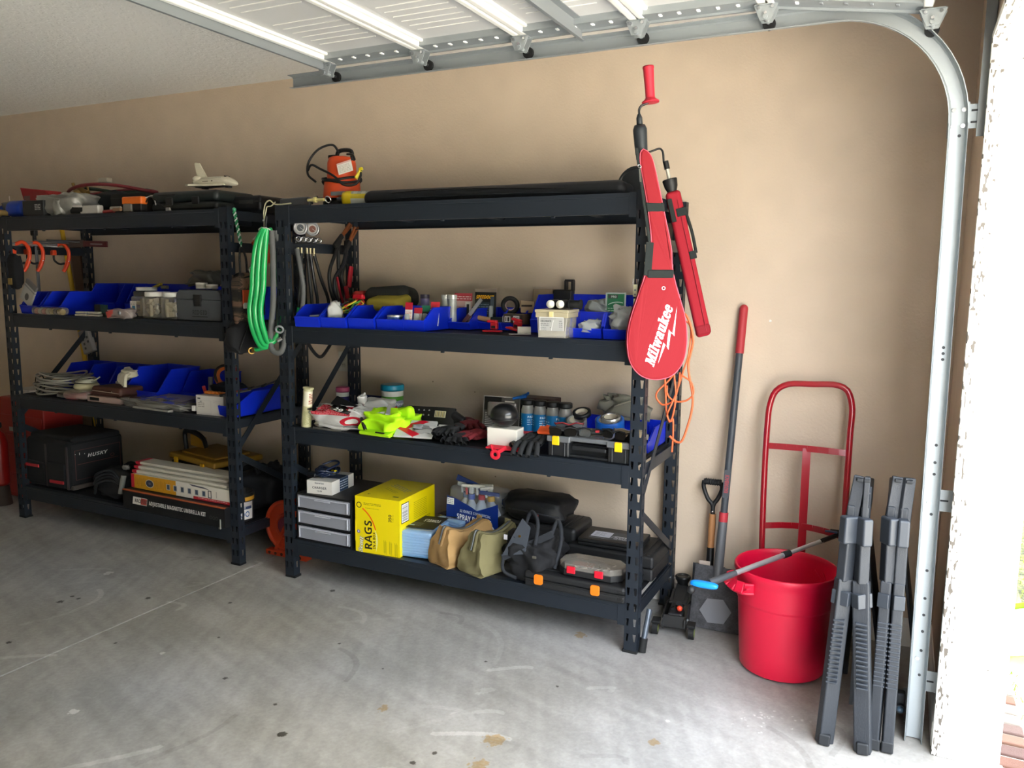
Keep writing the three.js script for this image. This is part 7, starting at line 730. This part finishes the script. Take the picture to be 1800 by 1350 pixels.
  const cs = thing('green_case', 'dark greenish hard case under the white toy shuttle', 'case', [-2.66, y, -.2]); part(cs, 'base', B(.5, .05, .3, 0, .025, 0, { r: .02, s: 3 }), M('#141a1a', .5)); part(cs, 'lid', B(.5, .06, .3, 0, .08, 0, { r: .026, s: 4 }), M('#182020', .5)); for (const x of [-.1, .1]) part(cs, 'latch', B(.05, .04, .012, x, .055, .152, { r: .004 }), black); part(cs, 'lid_rib', [B(.14, .012, .012, -.12, .09, .15, { r: .004 })], black); const c2 = thing('black_case', 'low black case lying at the right end beyond the green case', 'case', [-2.345, y, -.33]); part(c2, 'shell', B(.24, .085, .3, 0, .0425, 0, { r: .02, s: 3 }), M('#0d1016', .45)); part(c2, 'label', B(.1, .02, .002, .02, .05, .151, { r: .001 }), M('#2b2c2d', .5)); part(c2, 'lid_lip', B(.242, .006, .302, 0, .05, 0, { r: .002 }), black);
  const sh = thing('toy_shuttle', 'white toy space shuttle orbiter model standing on the green case', 'toy', [-2.53, y + .128, -.17], -.02); sh.scale.setScalar(.86); const wm = M('#d6cfb9', .45); const fus = new THREE.CylinderGeometry(1, 1, 1, 20, 24), fp = fus.attributes.position; // long axis -> x
  for (let i = 0; i < fp.count; i++) { const s = fp.getY(i) + .5, r = s > .72 ? .034 * Math.sqrt(Math.max(.02, 1 - ((s - .72) / .28) ** 1.8)) : .034; const yy = fp.getX(i) * r * (fp.getX(i) > 0 ? 1 : .75), zz = fp.getZ(i) * r; fp.setXYZ(i, -.17 + s * .36, .042 + yy - (s > .72 ? (s - .72) * .075 : 0), zz); } fus.computeVertexNormals(); part(sh, 'fuselage', fus, wm);
  part(sh, 'tail_fin', EX([[-.16, .07], [-.075, .07], [-.14, .165], [-.178, .172], [-.186, .165]], .006, { b: .002 }).translate(0, 0, -.003), wm); part(sh, 'wing', EX([[-.185, -.085], [-.15, -.095], [-.02, -.045], [.1, -.03], [.1, .03], [-.02, .045], [-.15, .095], [-.185, .085]], .006, { b: .003 }).rotateX(PI / 2).translate(0, .022, 0), wm); part(sh, 'engine_pod', [X(new THREE.SphereGeometry(.018, 14, 10).scale(2, 1, 1), -.15, .066, .02), X(new THREE.SphereGeometry(.018, 14, 10).scale(2, 1, 1), -.15, .066, -.02)], wm); part(sh, 'engine_bell', [C(.012, .018, .022, -.18, .06, 0, { rz: -PI / 2 }), C(.01, .015, .02, -.178, .035, .015, { rz: -PI / 2 }), C(.01, .015, .02, -.178, .035, -.015, { rz: -PI / 2 })], M('#a89f8b', .5)); part(sh, 'black_belly', B(.26, .008, .06, -.03, .012, 0, { r: .003 }), black); part(sh, 'cockpit_window', B(.016, .01, .04, .098, .07, 0, { r: .003, rz: -.5 }), M('#4c4437', .3)); part(sh, 'stand', [B(.03, .014, .03, -.1, .007, 0), B(.03, .012, .03, .11, .006, 0)], black); part(sh, 'side_lettering', [B(.05, .004, .001, -.06, .045, .0345), B(.012, .006, .001, .0, .045, .0345)], M('#6b6353', .6)); part(sh, 'cargo_door_line', B(.19, .002, .002, -.02, .062, .028), M('#a89f8b', .5));
}
renderer.render(scene, camera);
